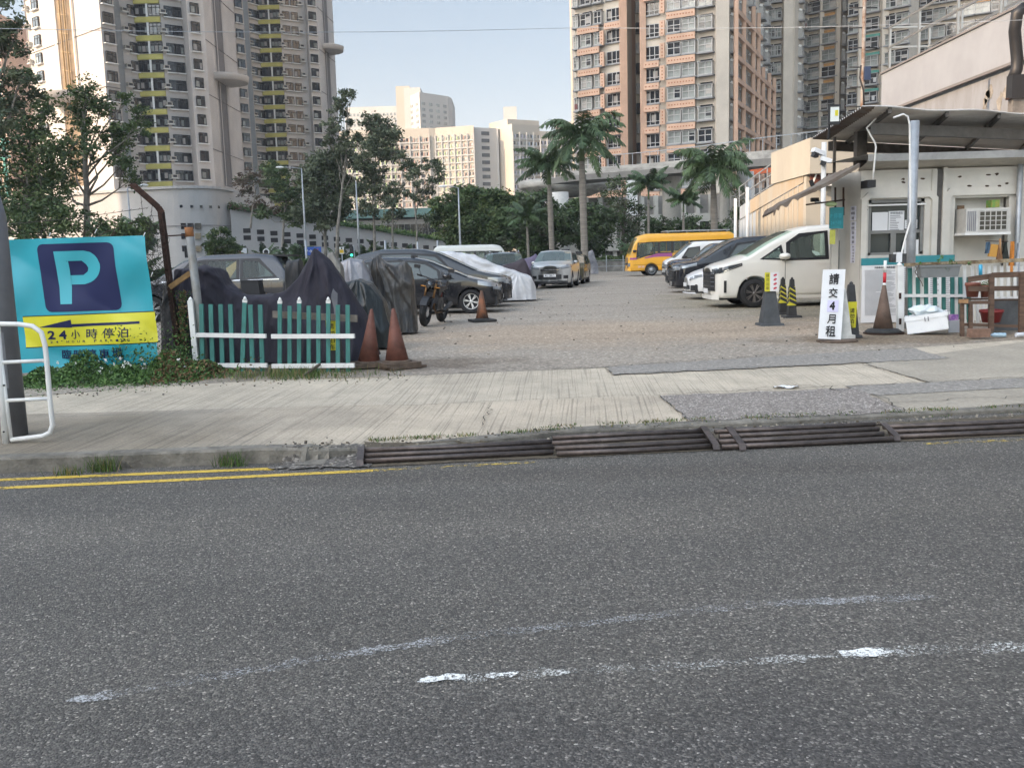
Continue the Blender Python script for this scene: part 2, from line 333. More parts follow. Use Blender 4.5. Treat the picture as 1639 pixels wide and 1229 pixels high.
# kerb: a real step at the left, almost flush across the entrance
g=MB();n=90
def kf(u,v):
    X=-40+80*u;y=kY(X)
    return [(X,y-.012,-.02),(X,y-.012,hgt(X,y+.001)-.012),(X,y+.004,hgt(X,y+.001)+.005),(X,y+.14,hgt(X,y+.14)+.005),(X,y+.141,hgt(X,y+.14)-.02)][int(v*4+.5)]
struct('kerb',g.grid(kf,400,4,KERB,False))
# car park ground
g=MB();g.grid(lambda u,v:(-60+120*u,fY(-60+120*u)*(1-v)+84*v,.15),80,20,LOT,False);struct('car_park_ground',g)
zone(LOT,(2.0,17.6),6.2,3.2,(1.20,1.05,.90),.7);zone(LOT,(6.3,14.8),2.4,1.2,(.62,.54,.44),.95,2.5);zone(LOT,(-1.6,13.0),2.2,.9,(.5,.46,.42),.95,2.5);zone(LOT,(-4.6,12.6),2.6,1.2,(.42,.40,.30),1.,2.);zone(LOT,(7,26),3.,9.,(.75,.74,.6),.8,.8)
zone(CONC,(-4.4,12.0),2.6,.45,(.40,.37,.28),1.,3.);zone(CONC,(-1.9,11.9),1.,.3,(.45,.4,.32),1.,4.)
def patch(name,c,mat,lift=.005,n=10,jag=0):
    # c: four pixel corners near-left, near-right, far-right, far-left
    w=[GP(*p) for p in c];g=MB();r=random.Random(len(name)*7+int(c[0][0]))
    J={}
    def fn(u,v):
        p=(w[0]*(1-u)+w[1]*u)*(1-v)+(w[3]*(1-u)+w[2]*u)*v
        if jag and (v in(0,1) or u in (0,1)):
            p=p+Vector((r.uniform(-jag,jag),r.uniform(-jag,jag),0))
        return (p.x,p.y,hgt(p.x,p.y)+lift)
    g.grid(fn,n,max(3,n//2),mat,False);return struct(name,g)
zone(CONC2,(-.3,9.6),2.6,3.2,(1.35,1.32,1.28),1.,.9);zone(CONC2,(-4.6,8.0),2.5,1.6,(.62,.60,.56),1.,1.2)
patch('pavement_asphalt_patch',[(1103,674),(1450,660),(1368,622),(1058,634)],ASPH2,.009,16,.05)
patch('pavement_grey_strip',[(1403,634),(1660,620),(1660,605),(1352,619)],ASPHD,.009,12,.012)
patch('pavement_cracked_slab',[(1450,660),(1660,652),(1660,620),(1403,634)],CONC3,.005,8)
patch('pavement_plain_slab',[(1486,613),(1660,605),(1660,545),(1385,583)],CONC3,.009,12)
patch('entrance_grey_patch',[(982,601),(1380,582),(1292,568),(972,589)],ASPHD,.013,40,.03)
patch('entrance_grey_patch_end',[(1380,582),(1520,575),(1462,559),(1292,568)],ASPHD,.014,30,.03)
patch('gravel_patch',[(430,752),(600,748),(585,712),(470,716)],GRAV,.012,14,.05)
patch('gravel_cement_patch',[(470,747),(518,746),(528,735),(495,732)],KERB,.016,10,.004)
patch('ramp_channel',[(575,748),(1660,697),(1660,664),(585,708)],DIRT,.006,40,.02)
CRK=M('crack_dark',(.05,.043,.035),.95,var=.3)
def crack(name,pts,wd=.012,jit=.025,seed=1):   # open joints and cracks in the concrete
    r=random.Random(seed);a=[GP(*p) for p in pts];q=[]
    for u,v in zip(a,a[1:]):
        n=max(2,int((v-u).length/.07));d=(v-u).normalized();s=Vector((-d.y,d.x,0))
        for i in range(n): q.append((u.lerp(v,i/n)+s*r.gauss(0,jit),s))
    q.append((a[-1],s));g=MB()
    for i,(p,s) in enumerate(q):
        w_=wd*r.uniform(.3,1)*(.4 if i in (0,len(q)-1) else 1)
        for k in (-1,1): p_=p+s*k*w_/2;g.v.append((p_.x,p_.y,hgt(p_.x,p_.y)+.017))
    for i in range(len(q)-1): g.face((2*i,2*i+1,2*i+3,2*i+2),CRK)
    struct(name,g)
crack('pavement_crack',[(779,650),(786,658),(774,668),(771,684)],.012,.02,3)
crack('pavement_joint',[(430,660),(640,651),(745,646),(972,636),(1054,634)],.012,.006,4)
crack('pavement_joint',[(1103,675),(1054,634)],.012,.01,5);crack('pavement_joint',[(1380,584),(1486,613)],.016,.015,6)
crack('pavement_joint',[(1054,634),(1165,628),(1363,619),(1486,613),(1639,605)],.018,.03,7)
crack('pavement_crack',[(1400,650),(1470,645),(1530,640),(1639,637)],.014,.04,8);crack('pavement_crack',[(1403,634),(1450,660)],.014,.03,9)
crack('pavement_crack',[(968,590),(982,601),(1080,595),(1200,589),(1380,583)],.016,.02,10)
crack('pavement_crack',[(1165,628),(1230,622),(1300,619),(1350,627)],.02,.05,11)
crack('pavement_crack',[(660,604),(800,593),(968,589),(1100,579),(1250,569)],.03,.05,12)
crack('pavement_joint',[(82,669),(250,664),(430,660)],.010,.008,13)
# kerb stones across the entrance are pale
# lane paint
def stripe(name,pts,wd,mat,z=.004,kind='structure'):
    a0=[G(x,y,0) for x,y in pts];a=[];g=MB();q=[]
    for u,v in zip(a0,a0[1:]):
        k=max(2,int((v-u).length/.03)) if (u-v).length<12 else 60
        a+=[u.lerp(v,i/k) for i in range(k)]
    a.append(a0[-1]);white=name.startswith(('white','faint','ghost'));rr=random.Random(int(abs(pts[0][0])));tot=len(a)
    for i,p in enumerate(a):
        d=(a[min(i+1,len(a)-1)]-a[max(i-1,0)]).normalized();nn=Vector((-d.y,d.x,0))*wd/2
        e=min(1,(i+.5)/5,(tot-i-.5)/5)**.5 if white else 1;j=.016 if white else .004;q.append((p-nn*e+nn.normalized()*rr.uniform(-j,j),p+nn*e+nn.normalized()*rr.uniform(-j,j)))
    for i in range(len(q)-1):
        b=len(g.v);g.v+=[(p.x,p.y,z) for p in (q[i][0],q[i+1][0],q[i+1][1],q[i][1])];g.face((b,b+1,b+2,b+3),mat)
    return tag(obj(name,g),kind=kind)
stripe('yellow_edge_line',[(-300,790),(0,768.5),(200,760),(440,750.5)],.085,YEL)
stripe('yellow_edge_line',[(-300,806),(0,781.5),(300,768),(597,753.5)],.085,YEL)
stripe('worn_yellow_line',[(597,753.5),(860,740)],.07,YELW)
stripe('worn_yellow_line',[(1480,711),(1800,697)],.07,YELW)
stripe('white_centre_line',[(668,1090),(912,1075)],.08,WHT)
stripe('white_centre_line',[(1330,1050),(1400,1045),(1520,1040),(1800,1030)],.085,WHT)
stripe('faint_centre_line',[(912,1075),(1180,1061),(1330,1050)],.065,worn('faint_line_paint',(.6,.6,.57),.45,95.,3.1))
stripe('white_centre_dash',[(672,1089),(745,1085)],.075,worn('white_dash_paint',(.8,.8,.77),.54,70.,4.),.007)
stripe('white_centre_dash',[(775,1083),(830,1079)],.075,MT['white_dash_paint'],.007)
stripe('white_centre_dash',[(1345,1048),(1430,1043)],.085,MT['white_dash_paint'],.007)
stripe('ghost_lane_line',[(105,1124),(300,1092),(500,1056),(740,1020),(960,996),(1200,968),(1500,955)],.07,GHO)
# iron pipe ramps on the road edge
def pipes(label,x0,y0,x1,y1,k,straps,group):
    A=G(x0,y0,.03);B=G(x1,y1,.03);d=(B-A).normalized();nn=Vector((-d.y,d.x,0))
    t=thing('kerb_ramp',label,'kerb ramp',(A.x,A.y,0),wb=True,group=group)
    for i in range(k):
        o=nn*(.088*i)+Vector((0,0,.025*i));a=A+o+d*rnd.uniform(-.03,.02);b=B+o+d*rnd.uniform(-.02,.03)
        s=rnd.uniform(-.006,.006);obj('pipe',MB().tube([a,a.lerp(b,.5)+Vector((0,0,s)),b],.021,IRON,10),t)
    for sx in straps:
        P=A.lerp(B,sx);q=[P-nn*.07-Vector((0,0,.02)),P-nn*.05+Vector((0,0,.02)),P+nn*(.088*(k-1))+Vector((0,0,.025*(k-1)+.032)),P+nn*(.088*k)+Vector((0,0,.025*(k-1)))]
        m=MB()
        for a,b in zip(q,q[1:]): m.bar(a,b+ (b-a).normalized()*.004,.055,.012,IRON)
        obj('strap',m,t)
pipes('leftmost iron pipe kerb ramp with a single flat strap at its left end',578,738,888,723,3,[-.004],'iron pipe ramps along the kerb')
pipes('iron pipe kerb ramp in front of the wide entrance, second from the left',893,726,1150,713,4,[.97],'iron pipe ramps along the kerb')
pipes('iron pipe kerb ramp third from the left, between two pairs of straps',1160,715,1425,702,4,[.09],'iron pipe ramps along the kerb')
pipes('rightmost iron pipe kerb ramp, running out of the picture',1430,699,1760,684,3,[.0],'iron pipe ramps along the kerb')
# loose stones, litter
g=MB()
for i in range(420):
    t=rnd.random()
    if t<.45: x=rnd.uniform(590,1630);y=np.interp(x,[590,1639],[712,664])+rnd.gauss(0,3)
    elif t<.75: x=rnd.gauss(520,40);y=735+rnd.gauss(0,7)
    else: x=rnd.uniform(60,660);y=np.interp(x,[60,650],[632,603])+rnd.gauss(0,4)
    p=GP(x,y);s=rnd.uniform(.005,.018);g.box((p.x,p.y,p.z+s*.4),(s*1.4,s,s*.8),[GRAV,CONC3,DIRT][rnd.randrange(3)],rnd.uniform(0,3),rnd.uniform(-.4,.4))
for i in range(500):
    p=Vector((rnd.uniform(-6,9),rnd.uniform(13,40),.15));s=rnd.uniform(.008,.03)
    g.box((p.x,p.y,p.z+s*.2),(s*1.4,s,s*.7),[GRAV,CONC3,DIRT][rnd.randrange(3)],rnd.uniform(0,3),rnd.uniform(-.4,.4))
o=obj('loose_stones',g);tag(o,'small loose stones scattered on pavement and car park','stones',kind='stuff')
g=MB();p=GP(1240,623);g.grid(lambda u,v:(p.x+u*.28,p.y+v*.09+.02*math.sin(u*7),p.z+.02+.012*math.sin(u*9+v*4)),8,3,WPLAS);solo('paper_scrap',g,'flattened white paper scrap on the asphalt patch of the pavement','litter')
# grasses
GR=M('grass_blade',(.06,.11,.02),.8,var=.35,sc=9);GRY=M('dry_blade',(.20,.16,.07),.9,var=.3,sc=9);LEAF=M('weed_leaf',(.045,.10,.022),.7,var=.45,sc=12)
def blade(g,p,h,wd,lean,mat):
    a=rnd.uniform(0,6.28);dx,dy=math.cos(a),math.sin(a);b=len(g.v)
    q=Vector((dx*lean*h,dy*lean*h,h));s=Vector((-dy,dx,0))*wd
    g.v+=[tuple(p-s),tuple(p+s),tuple(p+q*.55+s*.7+Vector((0,0,.1*h))),tuple(p+q*.55-s*.7+Vector((0,0,.1*h))),tuple(p+q)]
    g.face((b,b+1,b+2,b+3),mat);g.face((b+3,b+2,b+4),mat)
g=MB()
for i in range(2600):
    x=rnd.uniform(590,1660);y=np.interp(x,[585,900,1660],[706,689,657])+rnd.gauss(0,1.6)
    if math.sin(x*.031)+math.sin(x*.083+2)+rnd.gauss(0,.6)<-.4: continue
    blade(g,GP(x,y),rnd.uniform(.008,.035),.004,rnd.uniform(.3,1.4),GR if rnd.random()<.6 else GRY)
tag(obj('kerb_grass',g),'short green and dry grass growing behind the iron pipe ramps','grass',kind='stuff')
def tuft(x,y,n,h,label,mat2=.15):
    g=MB();p0=G(x,y+8,0)
    for i in range(n): blade(g,p0+Vector((rnd.gauss(0,.07),rnd.gauss(0,.03),0)),rnd.uniform(.4,1)*h,.003,rnd.uniform(.2,.9),GRY if rnd.random()<mat2 else GR)
    solo('grass_tuft',g,label,'grass tuft',base=tuple(p0))
tuft(108,752,70,.10,'small grass tuft in the gutter nearest the white railing')
tuft(168,746,130,.16,'bushy grass tuft in the gutter below the kerb, second from the left')
tuft(368,738,100,.15,'grass tuft in the gutter left of the gravel patch')
tuft(255,700,50,.05,'low dry grass tuft on top of the kerb',.6)
tuft(505,715,50,.06,'tiny grass tuft at the kerb just before the gravel patch')
g=MB()
for i in range(1500):
    x=rnd.choice([rnd.gauss(475,10),rnd.gauss(500,8),rnd.gauss(440,8),rnd.gauss(480,30),rnd.gauss(450,25),rnd.gauss(545,18),rnd.uniform(330,650),rnd.gauss(390,20)])
    if x<320 or x>665: continue
    y=np.interp(x,[320,650],[606,602])+rnd.gauss(0,4)-3
    blade(g,GP(x,y),abs(rnd.gauss(.04,.04))+.015,.004,rnd.uniform(.2,1.),GR if rnd.random()<.7 else GRY)
tag(obj('verge_grass',g),'patchy green grass along the foot of the green picket fence','grass',kind='stuff')
# flowering creeper at the foot of the banner
FLW=M('white_petal',(.75,.75,.72),.7,var=.05)
def leafq(g,p,s,mat,flat=.5):
    n=Vector((rnd.gauss(0,1),rnd.gauss(0,1),rnd.gauss(0,1)*flat+ .6)).normalized();a=n.cross(Vector((rnd.gauss(0,1),rnd.gauss(0,1),rnd.gauss(0,1)))).normalized();b_=n.cross(a);b=len(g.v)
    g.v+=[tuple(p-a*s),tuple(p+b_*s*.45-n*s*.1),tuple(p+a*s),tuple(p-b_*s*.45-n*s*.1)];g.face((b,b+1,b+2,b+3),mat)
LEAF2=M('weed_leaf_pale',(.09,.17,.04),.7,var=.3,sc=12);LEAFD=M('dead_leaf',(.16,.10,.05),.9,var=.4,sc=12)
g=MB()
for i in range(15000):
    X=rnd.uniform(-6.3,-3.95) if rnd.random()<.85 else rnd.gauss(-4.3,.3);yy=rnd.gauss(0,.42);hh=.30*math.exp(-(yy/.42)**2)*(.75+.35*math.sin(X*5.3)+.25*math.sin(X*12))+.02
    if X>-4.3: hh*=.8
    Y=12.2+ (X+6)*.10+yy;z=.13+hh*rnd.random()**.45
    m=LEAF if rnd.random()<.62 else LEAF2
    if X>-4.6 and rnd.random()<.4: m=LEAFD
    leafq(g,Vector((X,Y,z)),rnd.uniform(.016,.038),m)
for i in range(900):
    X=rnd.choice([-5.35,-5.15,-4.95,-4.6,-4.55])+rnd.gauss(0,.12);leafq(g,Vector((X,12.75+rnd.gauss(0,.1),.2+abs(rnd.gauss(.1,.2)))),rnd.uniform(.015,.035),LEAF if rnd.random()<.6 else LEAF2)
for i in range(80):
    X=rnd.uniform(-6.1,-4.1);p=Vector((X,12.25+(X+6)*.12+rnd.gauss(0,.2),.2+rnd.random()*.22))
    for k in range(7): leafq(g,p+Vector((rnd.gauss(0,.01),-.03,rnd.gauss(0,.01))),.017,FLW)
tag(obj('flowering_creeper',g),'green creeper with small white flowers below the parking banner','creeper',kind='stuff')
# ================= BUILDINGS =================
WC=M('tower_concrete',(.50,.47,.445),.85,var=.07,sc=.25,var2=.06,sc2=.06)
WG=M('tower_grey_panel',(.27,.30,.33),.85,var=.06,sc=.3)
WD=M('tower_groove',(.16,.15,.15),.9,var=.1,sc=.4)
YB=M('yellow_band',(.46,.42,.13),.8,var=.12,sc=.5)
BT=M('brown_tower_wall',(.52,.465,.395),.85,var=.10,sc=.3,var2=.08,sc2=.08)
PEA=M('peach_wall',(.52,.345,.25),.85,var=.09,sc=.4,var2=.06,sc2=.1)
HOLE=M('screen_hole',(.30,.12,.06),.9,var=0)
BUL=M('ledge_grey',(.24,.245,.25),.8,var=.15,sc=.8)
def winmesh(kind,w,h,seed):
    r=random.Random(seed);g=MB()
    if kind=='dark':      # dark-framed bay window with a pale sill, local: x along wall, -y outwards
        g.box((0,-.12,h/2),(w,.24,h),WIN);t=.07
        for x in (-w/2,-.02 if r.random()<.5 else w*.12,w/2): g.box((x,-.26,h/2),(t,.06,h+.05),WINF)
        for z in (0,h*.7,h): g.box((0,-.262,z),(w+t,.06,t),WINF)
        if r.random()<.6: a=r.uniform(.2,.5)*w;g.box((r.choice((-1,1))*(w/2-a/2-.05),-.243,h*.4),(a,.012,h*.6),CURT if r.random()<.5 else WINL)
        g.box((0,-.25,-.14),(w+.35,.5,.14),WHITE)
    elif kind=='bay':     # wide dark window in the yellow bay
        g.box((0,-.02,h/2),(w,.08,h),WIN)
        for i in range(4): g.box((-w/2+w*i/3,-.09,h/2),(.08,.08,h),WINF)
        for z in (.04,h*.72,h-.04): g.box((0,-.095,z),(w,.08,.08),WINF)
        for i in range(3):
            if r.random()<.55: g.box((-w/2+w*(i+.5)/3,-.07,h*r.uniform(.3,.5)),(w/3-.15,.02,h*.5),r.choice((CURT,WINL,WINL)))
    elif kind=='alu':     # projecting aluminium window box with hood
        g.box((0,-.3,h*.45),(w,.6,h),WINL if r.random()<.72 else WIN)
        for x in (-w/2,-w*.0,w/2): g.box((x,-.62,h*.45),(.09,.08,h),ALU)
        for z in (-.05*h,h*.5,h*.95): g.box((0,-.625,z),(w+.09,.08,.09),ALU)
        for x in (-w/2,w/2): g.box((x,-.3,h*.45),(.03,.6,h+.02),ALU)
        g.box((0,-.42,-.05*h-.16),(w+.35,.9,.2),BUL)
        g.box((0,-.12,h*1.10),(w*.9,.14,h*.2),WIN);g.box((0,-.35,h*.97),(w+.2,.75,.08),BUL)
        g.box((-w/2-.12,-.35,h*1.02),(.10,.5,.3),WHITE,rx=.4)
        if r.random()<.7: g.box((r.choice((-1,1))*w*.25,-.609,h*.4),(w*.4,.02,h*r.uniform(.3,.7)),r.choice((CURT,WIN,INT,CURT)))
        if r.random()<.12: g.box((r.uniform(-.4,.4)*w,-.66,h*.3),(.45,.1,.7),M('laundry_%d'%r.randrange(3),[(.16,.06,.06),(.07,.10,.2),(.45,.45,.45)][r.randrange(3)],var=.1))
    elif kind=='flat':    # recessed sliding window
        g.box((0,-.02,h/2),(w,.06,h),WIN)
        for x in (-w/2,-w*.12,w*.2,w/2): g.box((x,-.08,h/2),(.08,.08,h),ALU)
        for z in (0,h*.3,h): g.box((0,-.085,z),(w,.08,.08),ALU)
        if r.random()<.8: g.box((r.uniform(-.3,.3)*w,-.06,h*.5),(w*.3,.02,h*.6),r.choice((CURT,WINL,CURT)))
        g.box((0,-.15,-.12),(w+.2,.34,.16),BUL)
    return g.mesh('window')
WM={}
def wm(kind,w,h):
    k=(kind,round(w,1),round(h,1))
    if k not in WM: WM[k]=[winmesh(kind,w,h,i*31+int(w*10)) for i in range(10)]
    return rnd.choice(WM[k])
def acmesh():
    g=MB();g.box((0,-.35,.3),(.85,.6,.55),ACM);g.box((0,-.66,.3),(.62,.03,.36),INT);g.box((0,-.4,-.05),(1.1,.8,.09),WHITE);return g.mesh('ac_unit')
ACME=acmesh()
class Facade:
    def __init__(s,t): s.t=t;s.n={}
    def place(s,name,mesh,p,ang):
        k=s.n.get(name,0)
        if k<98:
            o=obj(name,None,s.t,mesh);o.location=p-s.t.location;o.rotation_euler=(0,0,ang);s.n[name]=k+1
        else:
            r=s.n.setdefault(name+'_rest',MB());mx=Matrix.Translation(p)@Matrix.Rotation(ang,4,'Z')
            m=MB();m.v=[tuple(v.co) for v in mesh.vertices]
            for q in mesh.polygons: m.face(list(q.vertices),mesh.materials[q.material_index])
            r.add(m,mx)
    def done(s):
        for k,v in list(s.n.items()):
            if isinstance(v,MB): tag(obj(k[:-5],v,s.t),kind='stuff')
def plan(pts):   # [(pixel x, depth)] -> world xy
    return [(D(x,300,Y).x,Y) for x,Y in pts]
def wallang(a,b): return math.atan2(b[1]-a[1],b[0]-a[0])
def on(a,b,u,z=0,out=0):
    an=wallang(a,b);return Vector((a[0]+(b[0]-a[0])*u+math.sin(an)*out,a[1]+(b[1]-a[1])*u-math.cos(an)*out,z))
def column(fc,a,b,u,kind,w,h,z0,n,fl,ac=None,jit=0):
    an=wallang(a,b)
    for i in range(n):
        p=on(a,b,u,z0+i*fl,.0);fc.place('window',wm(kind,w,h),p,an)
        if ac is not None: fc.place('ac_unit',ACME,on(a,b,ac,z0+i*fl+.35,0),an)
# --- left tower ---
Z0=14.6
def tower_left(label,P,loc,zt,spec,back,floors):
    t=thing('apartment_tower',label,'apartment tower',loc,wb=True,group='concrete towers with yellow bays')
    W=plan(P);g=MB();g.prism(list(W)+back,zt,WC,2.);obj('wall',g,t);fc=Facade(t)
    for s in spec: s(W,fc,t)
    fc.done();return t
def cols(i,items,nf=13,z0=15.2,fl=2.8):
    def f(W,fc,t):
        for it in items: column(fc,W[i],W[i+1],it[0],it[1],it[2],1.55 if it[1]=='dark' else 1.75,z0,nf,fl,it[3] if len(it)>3 else None)
    return f
def bands(i,u0,u1,nf,z0=15.2,fl=2.8):
    def f(W,fc,t):
        a,b=W[i],W[i+1]
        for k in range(nf+1):
            p,q=on(a,b,u0,0,.14),on(a,b,u1,0,.14);z=z0+k*fl-.55
            m=MB();m.bar((p.x,p.y,z),(q.x,q.y,z),.3,.8,YB);obj('yellow_band',m,t)
        m=MB();p=on(a,b,(u0+u1)/2,0,.1);m.bar((p.x,p.y,Z0),(p.x,p.y,z0+nf*fl),.3,.3,WHITE);obj('bay_pier',m,t)
    return f
def groove(i,u0,u1,zs,zt,disc=True,col=None,cap=True):
    def f(W,fc,t):
        a,b=W[i],W[i+1];m=MB()
        for ua,ub,mt,o in ((u0,u1,col or WD,.03),(u0-.02,u0,WC,.35),(u1,u1+.02,WC,.35)):
            p,q=on(a,b,ua,0,o),on(a,b,ub,0,o);m.v+=[(p.x,p.y,Z0),(q.x,q.y,Z0),(q.x,q.y,zt),(p.x,p.y,zt)];k=len(m.v);m.face((k-4,k-3,k-2,k-1),mt)
        obj('groove_panel',m,t)
        if cap:
            c=on(a,b,(u0+u1)/2,zs,0);L=math.dist(a,b)*(u1-u0)*.95;m=MB();m.lathe([(L,0),(L*1.05,.9),(L*1.05,1.0)],WC,c,28);obj('round_canopy',m,t)
    return f
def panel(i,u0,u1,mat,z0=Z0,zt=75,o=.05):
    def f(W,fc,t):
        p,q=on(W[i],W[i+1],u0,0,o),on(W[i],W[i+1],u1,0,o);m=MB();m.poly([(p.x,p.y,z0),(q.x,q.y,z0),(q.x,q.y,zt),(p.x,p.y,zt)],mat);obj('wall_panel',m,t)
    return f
def lines(i,zt=72,n=6):
    def f(W,fc,t):
        for k in range(n):
            m=MB();p,q=on(W[i],W[i+1],0,20+k*8.4,.06),on(W[i],W[i+1],1,20+k*8.4,.06);m.bar(p,q,.06,.10,WD);obj('joint_line',m,t)
    return f
PA=[(66,160),(183,144),(205,146),(214,150.5),(237,152.5),(277,152.5),(311,154.5),(319,151),(345,153),(392,171)]
A=plan(PA)
def pipesA(W,fc,t):
    a,b=W[0],W[1];m=MB()
    for u in (.52,.58): p=on(a,b,u,0,.35);m.tube([(p.x,p.y,26),(p.x,p.y,75)],.12,M('buff_pipe',(.42,.30,.16)),6)
    for k in range(14):
        p,q=on(a,b,.49,27+k*2.8,.3),on(a,b,.6,26.3+k*2.8,.3);m.bar(p,q,.1,.1,MT['buff_pipe'])
    obj('drain_pipes',m,t)
tower_left('near grey tower at the left with a sunlit end wall and yellow window bays',PA,(A[4][0],A[4][1],2),78,
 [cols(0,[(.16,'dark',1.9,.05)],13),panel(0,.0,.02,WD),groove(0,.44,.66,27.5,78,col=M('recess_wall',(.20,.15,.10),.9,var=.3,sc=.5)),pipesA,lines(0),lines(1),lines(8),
  cols(1,[(.50,'dark',1.6)],13),panel(2,0,1,WG),cols(3,[(.72,'dark',1.1,.22)],13),
  cols(4,[(.27,'bay',1.9),(.77,'bay',1.9)],13),bands(4,0,1,13),
  cols(5,[(.37,'dark',1.35,.08),(.76,'dark',1.25)],13),cols(7,[(.42,'dark',1.35)],13),groove(8,.30,.55,31.5,78)],
 [(A[-1][0]-6,190),(A[0][0]-2,178)],13)
PB=[(378,184),(393,188),(407,190),(416,196),(430,198),(464,198),(503,201),(507,199),(522,200.5),(547,214)]
B=plan(PB)
tower_left('farther grey apartment tower with yellow window bays, second from the left edge',PB,(B[4][0],B[4][1],2),92,
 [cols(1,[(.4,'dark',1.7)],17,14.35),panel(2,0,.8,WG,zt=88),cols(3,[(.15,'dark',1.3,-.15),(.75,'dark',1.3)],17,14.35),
  cols(4,[(.27,'bay',2.0),(.77,'bay',2.0)],17,14.35),bands(4,0,1,17,14.35),
  cols(5,[(.22,'dark',1.5,.02),(.56,'dark',1.4,.78)],17,14.35),cols(7,[(.45,'dark',1.6)],17,14.35),groove(8,.35,.62,46,90),lines(8),lines(0)],
 [(B[-1][0]-6,232),(B[0][0]-8,225)],16)
# --- podium: curved wall and long descending wall with square holes ---
PODC=M('podium_concrete',(.44,.435,.43),.85,var=.07,sc=.3,var2=.09,sc2=.07)
def podium():
    t=thing('podium_wall','curved pale grey concrete podium wall under the left towers, with small square windows','podium',(D(280,300,128).x,128,0),wb=True)
    pts=[(-40,140),(60,133),(165,127),(230,124),(290,123),(340,125),(372,131)];w=plan(pts)
    sm=[];N=40
    for i in range(N+1):
        u=i/N*(len(w)-1);k=min(int(u),len(w)-2);f=u-k;p=[w[max(k-1,0)],w[k],w[k+1],w[min(k+2,len(w)-1)]]
        sm.append(tuple(.5*((2*p[1][j])+(p[2][j]-p[0][j])*f+(2*p[0][j]-5*p[1][j]+4*p[2][j]-p[3][j])*f*f+(3*p[1][j]-p[0][j]-3*p[2][j]+p[3][j])*f**3) for j in(0,1)))
    g=MB();g.prism(sm+[(sm[-1][0]+1,150),(sm[0][0],150)],11.8,PODC,0);obj('wall',g,t)
    g=MB();
    for a,b in zip(sm,sm[1:]): p=on(a,b,0,11.7,.1);q=on(a,b,1,11.7,.1);g.bar(p,q,.3,.35,PODC);g.bar(p-Vector((0,0,4.9)),q-Vector((0,0,4.9)),.06,.06,WD)
    obj('coping',g,t)
    def at_(px,py,w_,h_,mat,nm):
        X=D(px,py,126).x;k=min(range(N),key=lambda i:abs((sm[i][0]+sm[i+1][0])/2-X));a,b=sm[k],sm[k+1];u=(X-a[0])/(b[0]-a[0]);Yv=a[1]+(b[1]-a[1])*u
        c=D(px,py,Yv);m=MB();m.box((0,0,0),(w_,.12,h_),mat);m.xf(Matrix.Translation(c)@Matrix.Rotation(wallang(a,b),4,'Z'));obj(nm,m,t)
    for x in (272,290,307,322,337,350,360): at_(x,330+(x-272)*.02,.35,.35,WIN,'vent_opening')
    for x in (293,305,317): at_(x,362,.75,.75,WIN,'window')
    for x,y in ((295,378),(317,378),(296,398),(318,398),(299,424),(316,424)): at_(x,y,.75,.75,WIN,'window')
podium()
def longwall():
    a=(D(366,300,128).x,128);b=(D(712,300,152).x,152)
    t=thing('retaining_wall','long pale retaining wall with paired square openings, receding behind the trees','wall',((a[0]+b[0])/2,(a[1]+b[1])/2,0),wb=True)
    N=24;g=MB()
    zt=lambda u:9.2-4.7*u
    def f(u,v):
        p=on(a,b,u,0);return [(p.x,p.y,0),(p.x,p.y,zt(u)),(p.x+.4,p.y+.9,zt(u)),(p.x+.4,p.y+.9,0)][int(v*3+.5)]
    g.grid(f,N,3,PODC,False);obj('wall',g,t);m=MB()
    g=MB();n=0
    for i in range(17):
        u=.06+.055*i
        for du in (-.006,.006):
            for dz in (0,.95):
                p=on(a,b,u+du,zt(u)*.69-dz,.03);m=MB();m.box((0,0,0),(.62,.08,.62),INT);m.xf(Matrix.Translation(p)@Matrix.Rotation(wallang(a,b),4,'Z'));g.add(m)
                n+=1
    obj('openings',g,t)
    g=MB()
    for i in range(9000):
        u=rnd.random()**1.3;p=on(a,b,u,zt(u)+abs(rnd.gauss(0,.35))-.15,-.6+rnd.gauss(.5,.45));leafq(g,p,rnd.uniform(.10,.24),LEAF if rnd.random()<.8 or u>.35 else M('bougainvillea',(.17,.06,.08),var=.3,sc=2))
    o=obj('planting',g);tag(o,'trailing shrubs along the top of the long retaining wall','planting',kind='stuff')
longwall()
